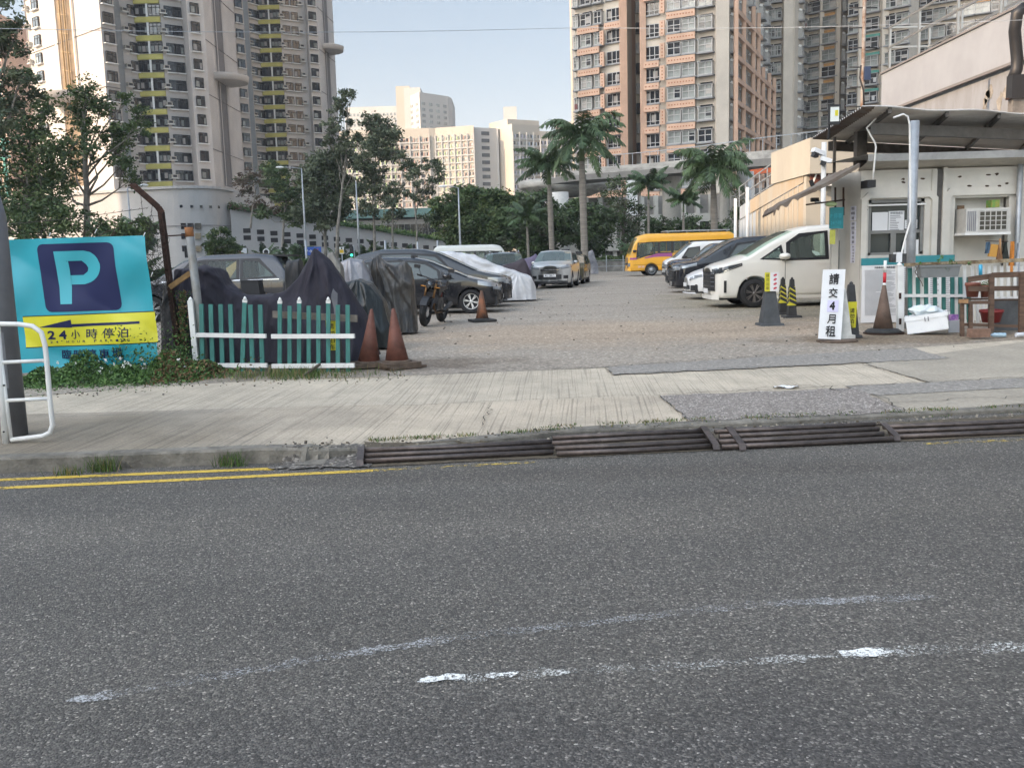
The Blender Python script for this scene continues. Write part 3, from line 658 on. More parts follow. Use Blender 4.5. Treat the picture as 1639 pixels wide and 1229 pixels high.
# --- brown/peach tower ---
def screen(fc_t,a,b,u0,u1,z,h,out=.7,vert=False):
    p,q=on(a,b,u0,z,out),on(a,b,u1,z,out);L=math.dist(p,q);m=MB();m.box((0,0,0),(L,.25,h),PEA)
    nx=max(1,int(L/.42));nz=max(1,int(h/.45))
    for i in range(nx):
        for k in range(nz): m.box(((i+.5-nx/2)*L/nx*.92,-.125,(k+.5-nz/2)*h/nz*.9),(.17,.02,.17),HOLE)
    m.xf(Matrix.Translation((p+q)/2)@Matrix.Rotation(wallang(a,b),4,'Z'));obj('screen_band',m,fc_t)
def brown():
    P=[(925,136),(1001,131.5),(1019,140),(1030,140),(1030.5,128),(1117,124.5),(1162,122.5),(1227,150),(1227.5,158),(1250,157),(1269,156),(1283,160)]
    W=plan(P);t=thing('apartment_tower','tall peach and grey apartment tower with perforated screens, right of the palm trees','apartment tower',(W[5][0],W[5][1],8),wb=True)
    g=MB();g.prism(W+[(W[-1][0]+3,185),(W[0][0]+2,175)],100,BT,8);obj('wall',g,t);fc=Facade(t)
    z0=10.6;fl=2.8;n=13
    a,b=W[0],W[1]
    column(fc,a,b,.06,'alu',.7,1.5,z0,n,fl);column(fc,a,b,.27,'alu',1.6,1.5,z0,n,fl);column(fc,a,b,.52,'alu',1.1,1.5,z0,n,fl);column(fc,a,b,.80,'flat',2.1,1.6,z0,n,fl)
    for k in range(9):
        screen(t,a,b,.1,.55,z0+k*fl-.75,.85);screen(t,a,b,.66,.99,z0+(k)*fl-.75,.85) if k not in (6,7) else 0
    for k in range(8): screen(t,a,b,.57,.65,z0+k*fl+.65,1.9)
    m=MB();m.poly([on(a,b,.995,9,.1),(W[2][0],W[2][1]-.1,9),(W[2][0],W[2][1]-.1,99),on(a,b,.995,99,.1)],PEA);obj('peach_pier',m,t)
    m=MB();p=on(a,b,1,0,.2);m.box((p.x,p.y,54),(.9,1.2,90),PEA);obj('peach_pier',m,t)
    m=MB();
    for k in range(13): p=on(W[2],W[3],.5,14+k*2.8,.3);m.box(p,(.9,.6,1.5),INT if k%2 else ALU)
    obj('service_windows',m,t)
    a,b=W[4],W[5];m=MB();p=on(a,b,.01,0,.1);m.box((p.x,p.y,54),(.7,1.,90),PEA);obj('peach_pier',m,t)
    column(fc,a,b,.17,'flat',2.1,1.6,z0-.6,n,fl);column(fc,a,b,.60,'alu',1.7,1.5,z0-.4,n,fl);column(fc,a,b,.86,'alu',1.7,1.5,z0-.4,n,fl)
    for k in range(10):
        if k!=5 and k!=6 or True: screen(t,a,b,.47,.98,z0+k*fl-1.2,.85)
        if k not in (7,8): screen(t,a,b,.05,.33,z0+k*fl-1.35,.8)
    for k in range(9): screen(t,a,b,.35,.44,z0+k*fl+.2,1.9)
    a,b=W[5],W[6];column(fc,a,b,.32,'alu',1.8,1.5,z0-.5,n,fl)
    m=MB();p=on(a,b,.86,0,.1);m.box((p.x,p.y,54),(1.6,.7,90),BT);obj('corner_pier',m,t)
    a,b=W[6],W[7];L=math.dist(a,b)
    for k in range(9):
        p,q=on(a,b,.03,z0+k*fl-1.4,1.0),on(a,b,1-.0,z0+k*fl-1.4,1.0)
        if k>=7: q=on(a,b,.62,z0+k*fl-1.4,1.0)
        m=MB();m.bar(p,q,.5,.6,PEA);obj('screen_band',m,t)
    for i,u in enumerate((.03,.2,.42,.55,.68,.85,1.)):
        top=z0+(9 if u<.65 else 6.6)*fl-1.2;m=MB();p=on(a,b,u,0,1.0);m.bar((p.x,p.y,10),(p.x,p.y,top),.5,.5,PEA);obj('screen_pier',m,t)
    for u in (.1,.3,.5,.77,.92): column(fc,a,b,u,'alu',1.8,1.6,z0-.4,n,fl)
    a,b=W[8],W[9]
    for u in (.3,.7): column(fc,a,b,u,'alu',1.1,1.5,z0-3,13,fl)
    a,b=W[9],W[10];m=MB();p=on(a,b,.5,0,.6);m.box((p.x,p.y,54),(1.5,.8,90),BT);obj('corner_pier',m,t)
    column(fc,W[10],W[11],.5,'alu',.9,1.4,z0-3,13,fl)
    fc.done()
brown()
def grey_tower(label,P,back,zt,cs,z0,n,fl,extra=None,grp='grey towers behind the booth roof'):
    W=plan(P);t=thing('apartment_tower',label,'apartment tower',(W[1][0],W[1][1],2),wb=True,group=grp)
    g=MB();g.prism(W+back(W),zt,BT,2);obj('wall',g,t);fc=Facade(t)
    for i,u,kd,w_ in cs: column(fc,W[i],W[i+1],u,kd,w_,1.6,z0,n,fl)
    if extra: extra(W,t)
    fc.done()
OR=M('orange_band',(.50,.27,.10),.8,var=.15);TQ=M('turquoise_band',(.08,.28,.24),.8,var=.15)
def ex1(W,t):
    a,b=W[1],W[2]
    for k in range(7,15):
        m=MB();m.bar(on(a,b,.55,9+k*2.8-.9,.12),on(a,b,.98,9+k*2.8-.9,.12),.3,.5,OR);obj('orange_band',m,t)
    for u in (.02,.5,1.): m=MB();p=on(a,b,u,0,.3);m.bar((p.x,p.y,5),(p.x,p.y,82),.7,.9,BT);obj('pier',m,t)
grey_tower('grey tower with orange balcony bands seen above the floodlight',[(1262,166),(1287,172),(1337,168),(1352,172)],lambda W:[(W[-1][0]*195/172,195),(W[0][0]*195/166+1,195)],88,
 [(0,.75,'alu',1.0),(1,.22,'alu',3.2),(1,.76,'alu',3.0),(2,.5,'alu',1.)],6.2,18,2.8,ex1)
def ex2(W,t):
    a,b=W[0],W[1]
    for u in (.24,.63): m=MB();p=on(a,b,u,0,.3);m.bar((p.x,p.y,5),(p.x,p.y,85),1.0,.8,BT);obj('pier',m,t)
    for k in range(6): m=MB();m.bar(on(a,b,.30,21+k*2.8,.14),on(a,b,.55,21+k*2.8,.14),.3,.5,TQ if k>1 else PEA);obj('coloured_band',m,t)
grey_tower('grey tower with turquoise bands behind the rusty climbing pole',[(1352,158),(1446,152),(1462,158)],lambda W:[(W[-1][0]*185/158,185),(W[0][0]*185/158+1,185)],92,
 [(0,.12,'alu',1.6),(0,.42,'alu',2.2),(0,.72,'alu',2.),(0,.92,'alu',2.),],5.2,18,2.8,ex2)
def ex3(W,t):
    a,b=W[0],W[1]
    for k in range(5): m=MB();m.bar(on(a,b,.62,24+k*2.8*2,.14),on(a,b,.83,24+k*2.8*2,.14),.3,.5,OR);obj('orange_band',m,t)
grey_tower('grey tower block partly hidden by the white ramp wall and its steel railing',[(1462,166),(1600,158),(1700,175)],lambda W:[(W[-1][0]*200/175,200),(W[0][0]*200/166+1,200)],95,
 [(0,.10,'alu',2.),(0,.25,'alu',2.),(0,.42,'alu',2.),(0,.58,'alu',2.),(0,.74,'alu',2.2),(0,.92,'alu',2.2)],2.8,19,2.8,ex3)
# --- far estate, sunlit ---
CRM=M('cream_block',(.37,.335,.285),.85,var=.04,sc=.1);CRW=M('white_block',(.40,.39,.37),.85,var=.04,sc=.1)
def block(label,P,top,cs,fl,base=0,wallm=CRM,bandm=None,depth=25,wmat=WINL,ww=.55,grp='far sunlit estate blocks',roof=0):
    W=plan(P);Y0=P[0][1];zt=top if top else 0
    t=thing('apartment_block',label,'apartment block',(W[0][0],W[0][1],base),wb=True,group=grp)
    g=MB();g.prism(W+[(W[-1][0],W[-1][1]+depth),(W[0][0],W[0][1]+depth)],zt,wallm,base);obj('wall',g,t)
    w1=MB();w2=MB();w3=MB()
    for i,ncol,kind in cs:
        a,b=W[i],W[i+1];L=math.dist(a,b);nf=int((zt-roof-base)/fl)
        for k in range(nf):
            z=zt-roof-(k+.5)*fl
            if z<2: break
            if kind=='balc':
                w2.add(MB().box((0,0,0),(L,.5,.5),bandm[(0)]),Matrix.Translation(on(a,b,.5,z-fl*.42,.2))@Matrix.Rotation(wallang(a,b),4,'Z'))
            for c in range(ncol):
                u=(c+.5)/ncol;wd=L/ncol*ww
                if kind=='balc':
                    w1.add(MB().box((0,0,0),(wd*rnd.uniform(.6,1.1),.3,fl*.42),wmat if rnd.random()<.6 else WIN),Matrix.Translation(on(a,b,u+rnd.uniform(-.1,.1)/ncol,z,.08))@Matrix.Rotation(wallang(a,b),4,'Z'))
                    if rnd.random()<.8: w3.add(MB().box((0,0,0),(wd*.5,.34,fl*.5),bandm[1+int(u*(len(bandm)-1))]),Matrix.Translation(on(a,b,u+.3/ncol,z-.2,.09))@Matrix.Rotation(wallang(a,b),4,'Z'))
                else: w1.add(MB().box((0,0,0),(wd,.3,fl*.5),wmat),Matrix.Translation(on(a,b,u,z,.06))@Matrix.Rotation(wallang(a,b),4,'Z'))
            if kind=='balc':
                pass
        if kind=='balc':
            for c in range(ncol//2+1):
                p=on(a,b,c*2/ncol if c*2<=ncol else 1,0,.35);w2.bar((p.x,p.y,base),(p.x,p.y,zt-roof),.5,.5,bandm[0])
    if w1.v: tag(obj('window',w1,t),kind='stuff')
    if w2.v: obj('balcony_grid',w2,t)
    if w3.v: tag(obj('balcony_infill',w3,t),kind='stuff')
    return t
PINK=M('balcony_pink',(.38,.25,.20),.9,var=.1,sc=.1);LIL=M('balcony_lilac',(.44,.40,.48),.9,var=.1,sc=.1);LGR=M('balcony_green',(.36,.45,.24),.9,var=.1,sc=.1);BLU=M('balcony_blue',(.36,.42,.50),.9,var=.1,sc=.1)
def zat(px,py,Y): return D(px,py,Y).z
block('long sunlit estate block with pink and green balconies, behind the thin trees',[(520,400),(690,398),(700,398.5),(761,394)],zat(740,202,395),[(0,22,'balc'),(2,12,'balc')],2.95,0,CRM,[CRW,LGR,LGR,PINK],30,roof=3.1)
block('plain white stairwell block with stacked dark louvres in the middle',[(761,397),(797,402),(800,402)],zat(780,204,398),[(0,1,'pl')],2.95,0,CRW,None,30,WIN,.34,roof=.8)
block('estate block with lilac balconies left of the tall palm crown',[(797,405),(822,395),(866,402)],zat(822,200,398),[(1,8,'balc')],2.95,0,CRM,[CRW,LIL,BLU],30,roof=3.2)
block('estate block with pale green balconies just left of the peach tower',[(866,400),(935,408)],zat(868,210,400),[(0,13,'balc')],2.95,0,CRM,[CRW,LIL,LGR],30,roof=3.2)
block('far cream slab block on the skyline above the thin trees',[(558,560),(640,560)],zat(600,171,560),[(0,14,'pl')],2.95,0,CRW,None,30,WINL,.5,roof=3)
tb=block('far white tower on the skyline with an arched roof frame and rounded corner',[(652,520),(677,500),(722,515),(728,522)],zat(690,150,505),[(0,3,'pl'),(1,4,'pl')],3.,0,CRW,None,30,WINL,.45,roof=4)
m=MB();a=D(640,137,510);m.b2((D(640,300,512).x,512,0),(D(662,300,512).x,530,zat(650,137,510)),CRM);m.b2((D(653,300,512).x,511,0),(D(679,300,512).x,530,zat(665,140,510)),CRW);obj('service_core',m,tb)
tb=block('far stepped cream tower on the skyline with a square lift house',[(786,520),(815,505),(865,515)],zat(840,190,505),[(0,4,'pl'),(1,5,'pl')],3.,0,CRM,None,25,WINL,.4,roof=3)
m=MB();m.b2((D(809,300,510).x,510,60),(D(830,300,510).x,522,zat(820,171,510)),CRW);obj('lift_house',m,tb)
block('far cream tower peeking out between the palm crown and the peach tower',[(895,500),(930,500)],zat(905,195,500),[(0,3,'pl')],3.,0,CRM,None,25,WINL,.4,roof=3)
# peach/teal block at the far left and green hill
block('apartment block with teal balconies behind the trees at the left edge',[(-60,215),(0,205),(22,200)],zat(10,20,200),[(0,4,'balc'),(1,3,'balc')],2.9,0,M('pinkish_block',(.45,.33,.27),.9,var=.05),[TQ,TQ,M('pinkish_panel',(.4,.3,.25))],20,WINL,.5,grp='other towers at the left')
g=MB();
def hf(u,v):
    X=-520+520*u;Y=900+300*v;h=max(0,(165-abs(X+250)*.30))*math.sin(math.pi*min(1,v*1.+.02))+6*math.sin(X*.05)+4*math.sin(X*.13+v*9);return (X,Y,h-2)
g.grid(hf,80,16,M('hill_green',(.10,.16,.10),.95,var=.3,sc=.02));struct('hill',g)
# --- unseen blocks added out of frame to cast shade on this stretch of road ---
for nm,lo,hi,lb in (('shade_block',(-120,20,0),(-60,46,62),'taller concrete block added out of frame to the left to shade the palms'),
                 ('shade_block',(-120,-150,0),(-60,20,38),'long low concrete block added out of frame to the left to shade the car park'),
                 ('shade_block',(-150,46,0),(-96,74,135),'tall block added out of frame to the left to shade the peach tower')):
    g=MB();g.b2(lo,hi,WC)
    solo(nm,g,lb,'building',base=((lo[0]+hi[0])/2,(lo[1]+hi[1])/2,0))
# ================= MIDDLE DISTANCE: footbridge, stair building, ramp wall =================
STN=M('stained_concrete',(.36,.345,.315),.9,var=.28,sc=1.3,stretch=(.5,.5,1.6),var2=.12,sc2=.3)
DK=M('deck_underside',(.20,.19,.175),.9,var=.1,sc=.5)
def footbridge():
    P=[(905,104),(960,100),(1040,96),(1120,92),(1200,86),(1345,72)]
    yt=[275,268,262,254,244,231]
    w=[D(x,y,Y) for (x,Y),y in zip(P,yt)]
    t=thing('footbridge','long stained concrete footbridge crossing in front of the peach tower on white columns','footbridge',(w[2].x,w[2].y,0),wb=True)
    zt=9.9;g=MB()
    pts=[Vector((p.x,p.y,p.z-.55)) for i,p in enumerate(w)]
    for a,b in zip(pts,pts[1:]):
        d=(b-a).normalized();g.bar(a-d*.05,b+d*.05,.3,1.15,STN)
        o=Vector((0,2.2,-.35));g.bar(a+o,b+o,4.2,.6,DK)
    obj('deck',g,t)
    g=MB()
    for i,(a,b) in enumerate(zip(pts,pts[1:])):
        for k in range(6): p=a.lerp(b,k/6);g.bar(p+Vector((0,0,.5)),p+Vector((0,0,1.7)),.06,.06,GALV)
        g.bar(a+Vector((0,0,1.7)),b+Vector((0,0,1.7)),.08,.08,GALV)
    obj('railing',g,t)
    for px,Y,r in ((1075,98,.95),(1160,93,.5),(1188,93,.55)):
        p=D(px,330,Y);obj('column',MB().lathe([(r,0),(r,zt-.6),(r*1.2,zt-.3)],M('column_white',(.50,.49,.46),.85,var=.06),(p.x,p.y,0),20),t)
footbridge()
def disc():
    c=D(905,300,118);t=thing('round_canopy','round concrete canopy deck on a thick white column, left of the tall palm','canopy',(c.x,c.y,0),wb=True)
    r=abs(D(830,300,118).x-c.x);z=zat(900,300,118)
    obj('deck',MB().lathe([(r*.55,z-1.1),(r*.97,z-.2),(r,z),(r,z+.75),(r*.97,z+.75)],STN,(c.x,c.y,0),40),t)
    obj('column',MB().lathe([(1.1,0),(1.0,z-1)],MT['column_white'],(D(897,340,112).x,112,0),20),t)
disc()
def lobby():   # podium building under the peach tower
    t=thing('podium_building','pale podium building with ledges and openings behind the palms, under the peach tower','building',(D(1060,350,116).x,116,0),wb=True)
    PW=M('podium_pale',(.42,.41,.37),.88,var=.08,sc=.4)
    x0=D(905,350,118).x;x1=D(1235,350,112).x
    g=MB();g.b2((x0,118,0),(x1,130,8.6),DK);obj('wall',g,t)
    for z,h,d in ((2.0,1.6,116.5),(5.3,1.0,117)): g=MB();g.b2((x0,d,z),(x1,118.2,z+h),PW);obj('parapet',g,t)
    for i in range(14):
        x=x0+(x1-x0)*(i+.5)/14;g=MB();g.b2((x-.25,116.9,0),(x+.25,118.1,8.6),PW);obj('pier',g,t)
        if i%2==0: g=MB();g.b2((x+.4,117.9,3.8),(x+1.7,118.05,5.2),WINL);obj('window',g,t)
    g=MB();a=D(1005,320,117);g.b2((D(1003,300,116).x,115.9,zat(1003,345,116)),(D(1020,300,116).x,116.3,zat(1003,272,116)),WHITE);obj('white_panel',g,t)
    t=thing('shop_block','low block with an orange fascia under the footbridge','building',(D(1240,300,100).x,100,0),wb=True)
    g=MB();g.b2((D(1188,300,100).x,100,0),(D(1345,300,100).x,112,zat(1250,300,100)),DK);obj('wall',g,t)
    g=MB();p=[D(1190,274,99.8),D(1200,281,99.8),D(1262,273,99.8),D(1262,262,99.8),D(1200,268,99.8)];g.prism([(a.x,a.z) for a in (p[1],p[2],p[3],p[4])],.5,M('orange_fascia',(.55,.12,.04),.6,var=.08));g.xf(Matrix(((1,0,0,0),(0,0,-1,99.8),(0,1,0,0),(0,0,0,1))));obj('fascia',g,t)
    g=MB();g.b2((D(1180,300,99).x,98.9,3),(D(1206,300,99).x,99.1,zat(1190,275,99)),GALV);obj('end_panel',g,t)
lobby()
CREAM=M('cream_render',(.35,.33,.28),.85,var=.05,sc=1.,stretch=(1,1,.5),var2=.08,sc2=.4);CREAMS=M('stained_render',(.35,.33,.28),.85,sc=.55,col2=(.33,.25,.16),stretch=(.6,.6,.22),var2=.1)
BLUS=M('blue_grey_sheet',(.30,.34,.38),.7,var=.12,sc=2,stretch=(1,1,.2))
def stairblock():
    XW=14.0;t=thing('stair_building','cream stair building with sloping railing and rust stains, left of the white ramp wall','building',(XW+3,50,0),wb=True)
    ya,yb=57.,44.8;N=10;g=MB()
    zf=lambda y:4.2+(57-y)/12.2*1.25
    for i in range(N):
        y0=ya+(yb-ya)*i/N;y1=ya+(yb-ya)*(i+1)/N;m=BLUS if i<3 else CREAMS
        g.poly([(XW,y0,0),(XW,y1,0),(XW,y1,zf(y1)-.8),(XW,y0,zf(y0)-.8)],m)
        g.poly([(XW-.02,y0,zf(y0)-.75),(XW-.02,y1,zf(y1)-.75),(XW-.02,y1,zf(y1)),(XW-.02,y0,zf(y0))],BLUS if i<2 else CREAMS)
    for i in range(16): y=ya+(yb-ya)*i/16;g.b2((XW-.05,y-.03,0),(XW,y+.03,zf(y)-.8),BLUS if i<4 else CREAM)
    g.b2((XW+.1,44.81,0),(XW+7,57,4.1),CREAM)
    obj('side_wall',g,t)
    g=MB();g.b2((XW,44.4,0),(XW+9,44.8,5.1),CREAM);obj('front_wall',g,t)
    g=MB();g.b2((XW-.1,43.6,5.0),(XW+2.9,50,6.6),CREAM);obj('upper_box',g,t)
    g=MB();z0,z1=4.5,5.25
    g.bar((XW+.1,43.9,z0),(XW+6,43.9,z0),.1,.1,WHITE);g.bar((XW+.1,43.9,z1),(XW+6,43.9,z1),.12,.12,WHITE)
    for i in range(10): x=XW+.1+i*.6;g.bar((x,43.9,z0),(x+.3,43.9,z1),.07,.07,WHITE);g.bar((x+.3,43.9,z1),(x+.6,43.9,z0),.07,.07,WHITE)
    obj('truss',g,t)
    g=MB();g.b2((XW+.1,44.1,z0),(XW+6,44.2,z1),M('dark_red',(.12,.04,.03),.9,var=.1));obj('truss_backing',g,t)
    for x0,x1 in ((1.3,2.1),(2.9,3.6),(4.3,5.)): g=MB();g.b2((XW+x0,44.3,.5),(XW+x1,44.39,3.3),INT);obj('opening',g,t)
    for x in (2.45,3.9): g=MB();g.b2((XW+x,44.0,0),(XW+x+.22,44.2,5.1),WHITE);obj('pier',g,t)
    for o in (0,.9):
        g=MB();pts=[Vector((XW-.05+o,y,zf(y)+.0)) for y in np.linspace(ya,yb,9)]
        for p in pts: g.bar(p,p+Vector((0,0,1.15)),.05,.05,GALV)
        for h in (.6,1.15):
            for a,b in zip(pts,pts[1:]): g.bar(a+Vector((0,0,h)),b+Vector((0,0,h)),.05,.05,GALV)
        obj('railing',g,t)
stairblock()
g=MB();a,b=D(552,350,175),D(712,350,190);g.b2((a.x,175,0),(b.x,185,zat(620,352,175)),M('low_pale',(.36,.34,.31),.85));g.box(((a.x+b.x)/2,180,zat(620,342,175)),(b.x-a.x+2,12,1.6),M('teal_roof',(.12,.22,.20),.7),tap=.93)
for i in range(16): x=a.x+(b.x-a.x)*(i+.5)/16;g.b2((x-.5,174.9,zat(620,380,175)),(x+.5,175.05,zat(620,360,175)),WIN)
solo('low_building',g,'low pale building with a faded teal roof beyond the end of the long retaining wall','building',base=((a.x+b.x)/2,175,0))
WALLW=M('white_render',(.255,.27,.295),.8,var=.05,sc=1.2,var2=.05,sc2=.3);STAIN=M('peeling_render',(.255,.27,.295),.85,sc=2.4,col2=(.205,.21,.22),stretch=(1,1,.3))
def rampwall():
    XW=14.2;t=thing('ramp_wall','large white rendered ramp wall with grey stains and a steel handrail, above the booth roof','wall',(XW+2,28,0),wb=True)
    g=MB();g.b2((XW+.12,12,0),(XW+6,36,6.55),STAIN);obj('lower_wall',g,t)
    g=MB();g.b2((XW,12,6.6),(XW+6,36.2,8.0),WALLW);obj('parapet',g,t)
    g=MB();g.b2((XW-.04,12,6.52),(XW+.12,36.25,6.6),WD);g.b2((XW-.05,12,8.0),(XW+.2,36.3,8.06),WD);obj('edge_line',g,t)
    STEEL=M('stainless',(.55,.52,.48),.28,.9,var=.05)
    g=MB();zs=(8.9,9.6)
    for o in (.15,1.6):
        for y in (35.9,33.4,30.6,28.,25.6,23.4,21.,18.6): g.bar((XW+o,y,8.0),(XW+o,y,9.6),.07,.07,STEEL)
        for z in zs: g.bar((XW+o,36,z),(XW+o,12,z),.06,.06,STEEL)
    for z in zs: g.bar((XW+.15,35.9,z),(XW+1.6,35.9,z),.06,.06,STEEL)
    obj('handrail',g,t)
    g=MB();r=random.Random(4)
    for px,py in ((1568,158),(1572,150),(1598,150),(1565,168),(1590,160)):
        Y=DX(px,XW+.1);c=D(px,py,Y)
        pts=[(XW+.112,c.y+r.uniform(.05,.2)*math.cos(a)*1.3,c.z+r.uniform(.1,.35)*math.sin(a)) for a in np.linspace(0,6.28,9)[:-1]];g.poly(pts,M('wall_stain',(.25,.23,.20),.9,var=.3,sc=5))
    obj('stains',g,t)
    # hose
    c=[D(1641,12,25),D(1628,22,25),D(1624,50,25.2),D(1628,95,25.3),D(1627,112,25.3),D(1621,128,25.3)]
    c=[Vector((XW-.12,p.y,p.z)) if 0 else p for p in c]
    k=[Vector((13.6,25.2,0))+Vector((0,0,p.z)) for p in c]
    kk=[Vector((p.x,p.y,p.z)) for p in c]
    solo('black_hose',MB().tube(kk,.15,BLK,12),'thick black hose hanging down the white ramp wall at the right edge','hose',base=(kk[-1].x,kk[-1].y,kk[-1].z))
    c=D(1626,140,25.2);g=MB();g.box((c.x,c.y,c.z),(.35,.3,.6),BLK);g.box((c.x+.05,c.y+.05,c.z-.5),(.3,.25,.5),M('bracket_grey',(.15,.14,.13),.8,var=.3));g.bar((c.x-.25,c.y,c.z-.3),(c.x+.3,c.y,c.z-.22),.05,.05,RUST)
    solo('wall_bracket',g,'dark bracket box at the lower end of the black hose on the ramp wall','bracket')
rampwall()
# climbing pole
def climbpole():
    Y=26.;b=D(1380,175,Y);t=thing('climbing_pole','rusty vertical pole with horizontal rungs rising behind the booth roof','pole',(b.x,Y,.15),wb=True)
    top=D(1381,-30,Y);obj('shaft',MB().tube([(b.x,Y,.15),(b.x,Y,top.z)],.052,RUSTO,10),t)
    for y in (13,45,77,108,140,171):
        a,c=D(1360,y,Y),D(1404,y,Y);obj('rung',MB().tube([a,c],.018,BLK,6),t)
    p=[D(1378,105,Y-.15),D(1376,125,Y-.15),D(1382,145,Y-.15),D(1383,172,Y-.15)];obj('cable',MB().tube(p,.022,BLK,6),t)
    p=D(1388,118,Y-.1);obj('coil',MB().box(p,(.16,.1,.35),M('blue_plastic',(.02,.035,.08),.5)),t)
climbpole()
# ================= VEGETATION =================
BARK=M('bark_pale',(.22,.20,.17),.9,var=.35,sc=3,bump=.5,bsc=12);BARKD=M('bark_dark',(.09,.075,.055),.9,var=.3,sc=4,bump=.5,bsc=14)
LF=[M('foliage_a',(.046,.078,.028),.75,var=.35,sc=1.2),M('foliage_b',(.078,.12,.042),.75,var=.35,sc=1.2),M('foliage_c',(.125,.165,.06),.75,var=.3,sc=1.2)]
LG=[M('foliage_grey_a',(.068,.088,.05),.75,var=.3,sc=1.2),M('foliage_grey_b',(.105,.128,.07),.75,var=.3,sc=1.2),M('foliage_grey_c',(.13,.15,.085),.75,var=.3,sc=1.2)]
LR=[M('foliage_red_a',(.10,.07,.05),.8,var=.3,sc=1.2),M('foliage_red_b',(.13,.10,.07),.8,var=.3,sc=1.2),M('foliage_red_c',(.07,.08,.035),.8,var=.3,sc=1.2)]
def leaves(centres,size,mats,seed,aspect=.45,up=.3):
    r=np.random.default_rng(seed);c=np.asarray(centres);n=len(c)
    a=r.normal(size=(n,3));a[:,2]*=.7;a/=np.linalg.norm(a,axis=1,keepdims=True)
    q=r.normal(size=(n,3));b=np.cross(a,q);b/=np.linalg.norm(b,axis=1,keepdims=True)
    s=(size*r.uniform(.55,1.3,n))[:,None]
    V=np.stack([c-a*s,c+b*s*aspect,c+a*s,c-b*s*aspect],1).reshape(-1,3)
    me=bpy.data.meshes.new('crown');me.vertices.add(4*n);me.vertices.foreach_set('co',V.ravel())
    me.loops.add(4*n);me.loops.foreach_set('vertex_index',np.arange(4*n,dtype=np.int32))
    me.polygons.add(n);me.polygons.foreach_set('loop_start',np.arange(0,4*n,4,dtype=np.int32))
    for m in mats: me.materials.append(m)
    return me,n,r
def tree(label,px,pyb,Y,blobs,th=.28,lsize=.20,dens=1.,mats=LF,bark=BARK,z0=.0,fill=.55,group='street trees behind the car park',trunkpx=None,depth=1.,name='broadleaf_tree',aspect=.45,per=46):
    base=D(px,pyb,Y);base.z=z0;t=thing(name,label,'tree',tuple(base),group=group)
    seed=int(abs(px)*3+Y);r=random.Random(seed);nr=np.random.default_rng(seed);B=[]
    for bx,by,br in blobs:
        R=br*Y/F;c=D(bx,by,Y);c.y+=r.uniform(-1,1)*R*depth;B.append((c,R))
    C=[];K=[]
    for i,(c,R) in enumerate(B):
        ncl=max(5,int(15*dens*(R/.9)**2));
        for k in range(ncl):
            d=nr.normal(size=3);d/=np.linalg.norm(d);rr=R*(.25+.85*nr.random()**.6);p=np.array(c)+d*rr*np.array([1,depth,.85])
            cr_=R*.20+.16;m=int(per*dens)
            C.append(nr.normal(size=(m,3))*cr_*np.array([.8,.8,.55])*.75+p);K.append(np.full(m,nr.choice(3,p=[.42,.38,.2])))
    C=np.concatenate(C)-np.array(base);K=np.concatenate(K)
    me,n,_=leaves(C,lsize,mats,seed,aspect)
    j=nr.integers(0,3,n);K=np.where(nr.random(n)<.25,j,K).astype(np.int32);me.polygons.foreach_set('material_index',K);me.update();me.validate()
    g=MB();tp=[Vector((0,0,0))]
    order=sorted(B,key=lambda b:b[0].z);mid=sum((b[0] for b in B),Vector())/len(B)-base;hz=max(b[0].z for b in B)-base.z
    path=[Vector(q)-base for q in [D(x,y,Y) for x,y in trunkpx]] if trunkpx else [Vector((mid.x*.35,mid.y*.3,hz*.35)),Vector((mid.x*.7,mid.y*.6,hz*.6)),Vector((mid.x,mid.y,hz*.85))]
    full=[tp[0]]+path;nn=len(full);rs=[th*(1-.75*i/(nn-1)) for i in range(nn)]
    sm=[];sr_=[]
    for i in range(nn-1):
        for k in range(4):
            f=k/4;sm.append(full[i].lerp(full[i+1],f)+Vector((r.gauss(0,th*.18),r.gauss(0,th*.18),0))*(0 if i+k==0 else 1));sr_.append(rs[i]*(1-f)+rs[i+1]*f)
    sm.append(full[-1]);sr_.append(rs[-1]);g.tube(sm,sr_,bark,7);obj('trunk',g,t)
    g=MB()
    for c,R in B:
        q=c-base;i=min(range(len(sm)),key=lambda i:abs(sm[i].z-q.z*.72)+.2*(sm[i]-q).length);a=sm[i];m=a.lerp(q,.5)+Vector((r.gauss(0,.3),0,-R*.25+r.gauss(0,.2)))
        g.tube([a,m,q],[max(.03,sr_[i]*.5),max(.025,sr_[i]*.33),.02],bark,5)
        for k in range(3):
            e=q+Vector((r.uniform(-1,1),r.uniform(-1,1)*depth,r.uniform(-.5,1)))*R*.8;g.tube([m.lerp(q,.6),e],[.03,.012],bark,4)
    obj('limbs',g,t);o=bpy.data.objects.new('crown',me);COL.objects.link(o);o.parent=t;return t
PALMG=[M('palm_green',(.065,.11,.042),.6,var=.3,sc=.8),M('palm_dark',(.046,.082,.036),.65,var=.3,sc=.8),M('palm_pale',(.07,.11,.04),.6,var=.3,sc=.8)]
PTR=M('palm_trunk',(.20,.18,.155),.9,var=.2,sc=3,stretch=(.3,.3,3))
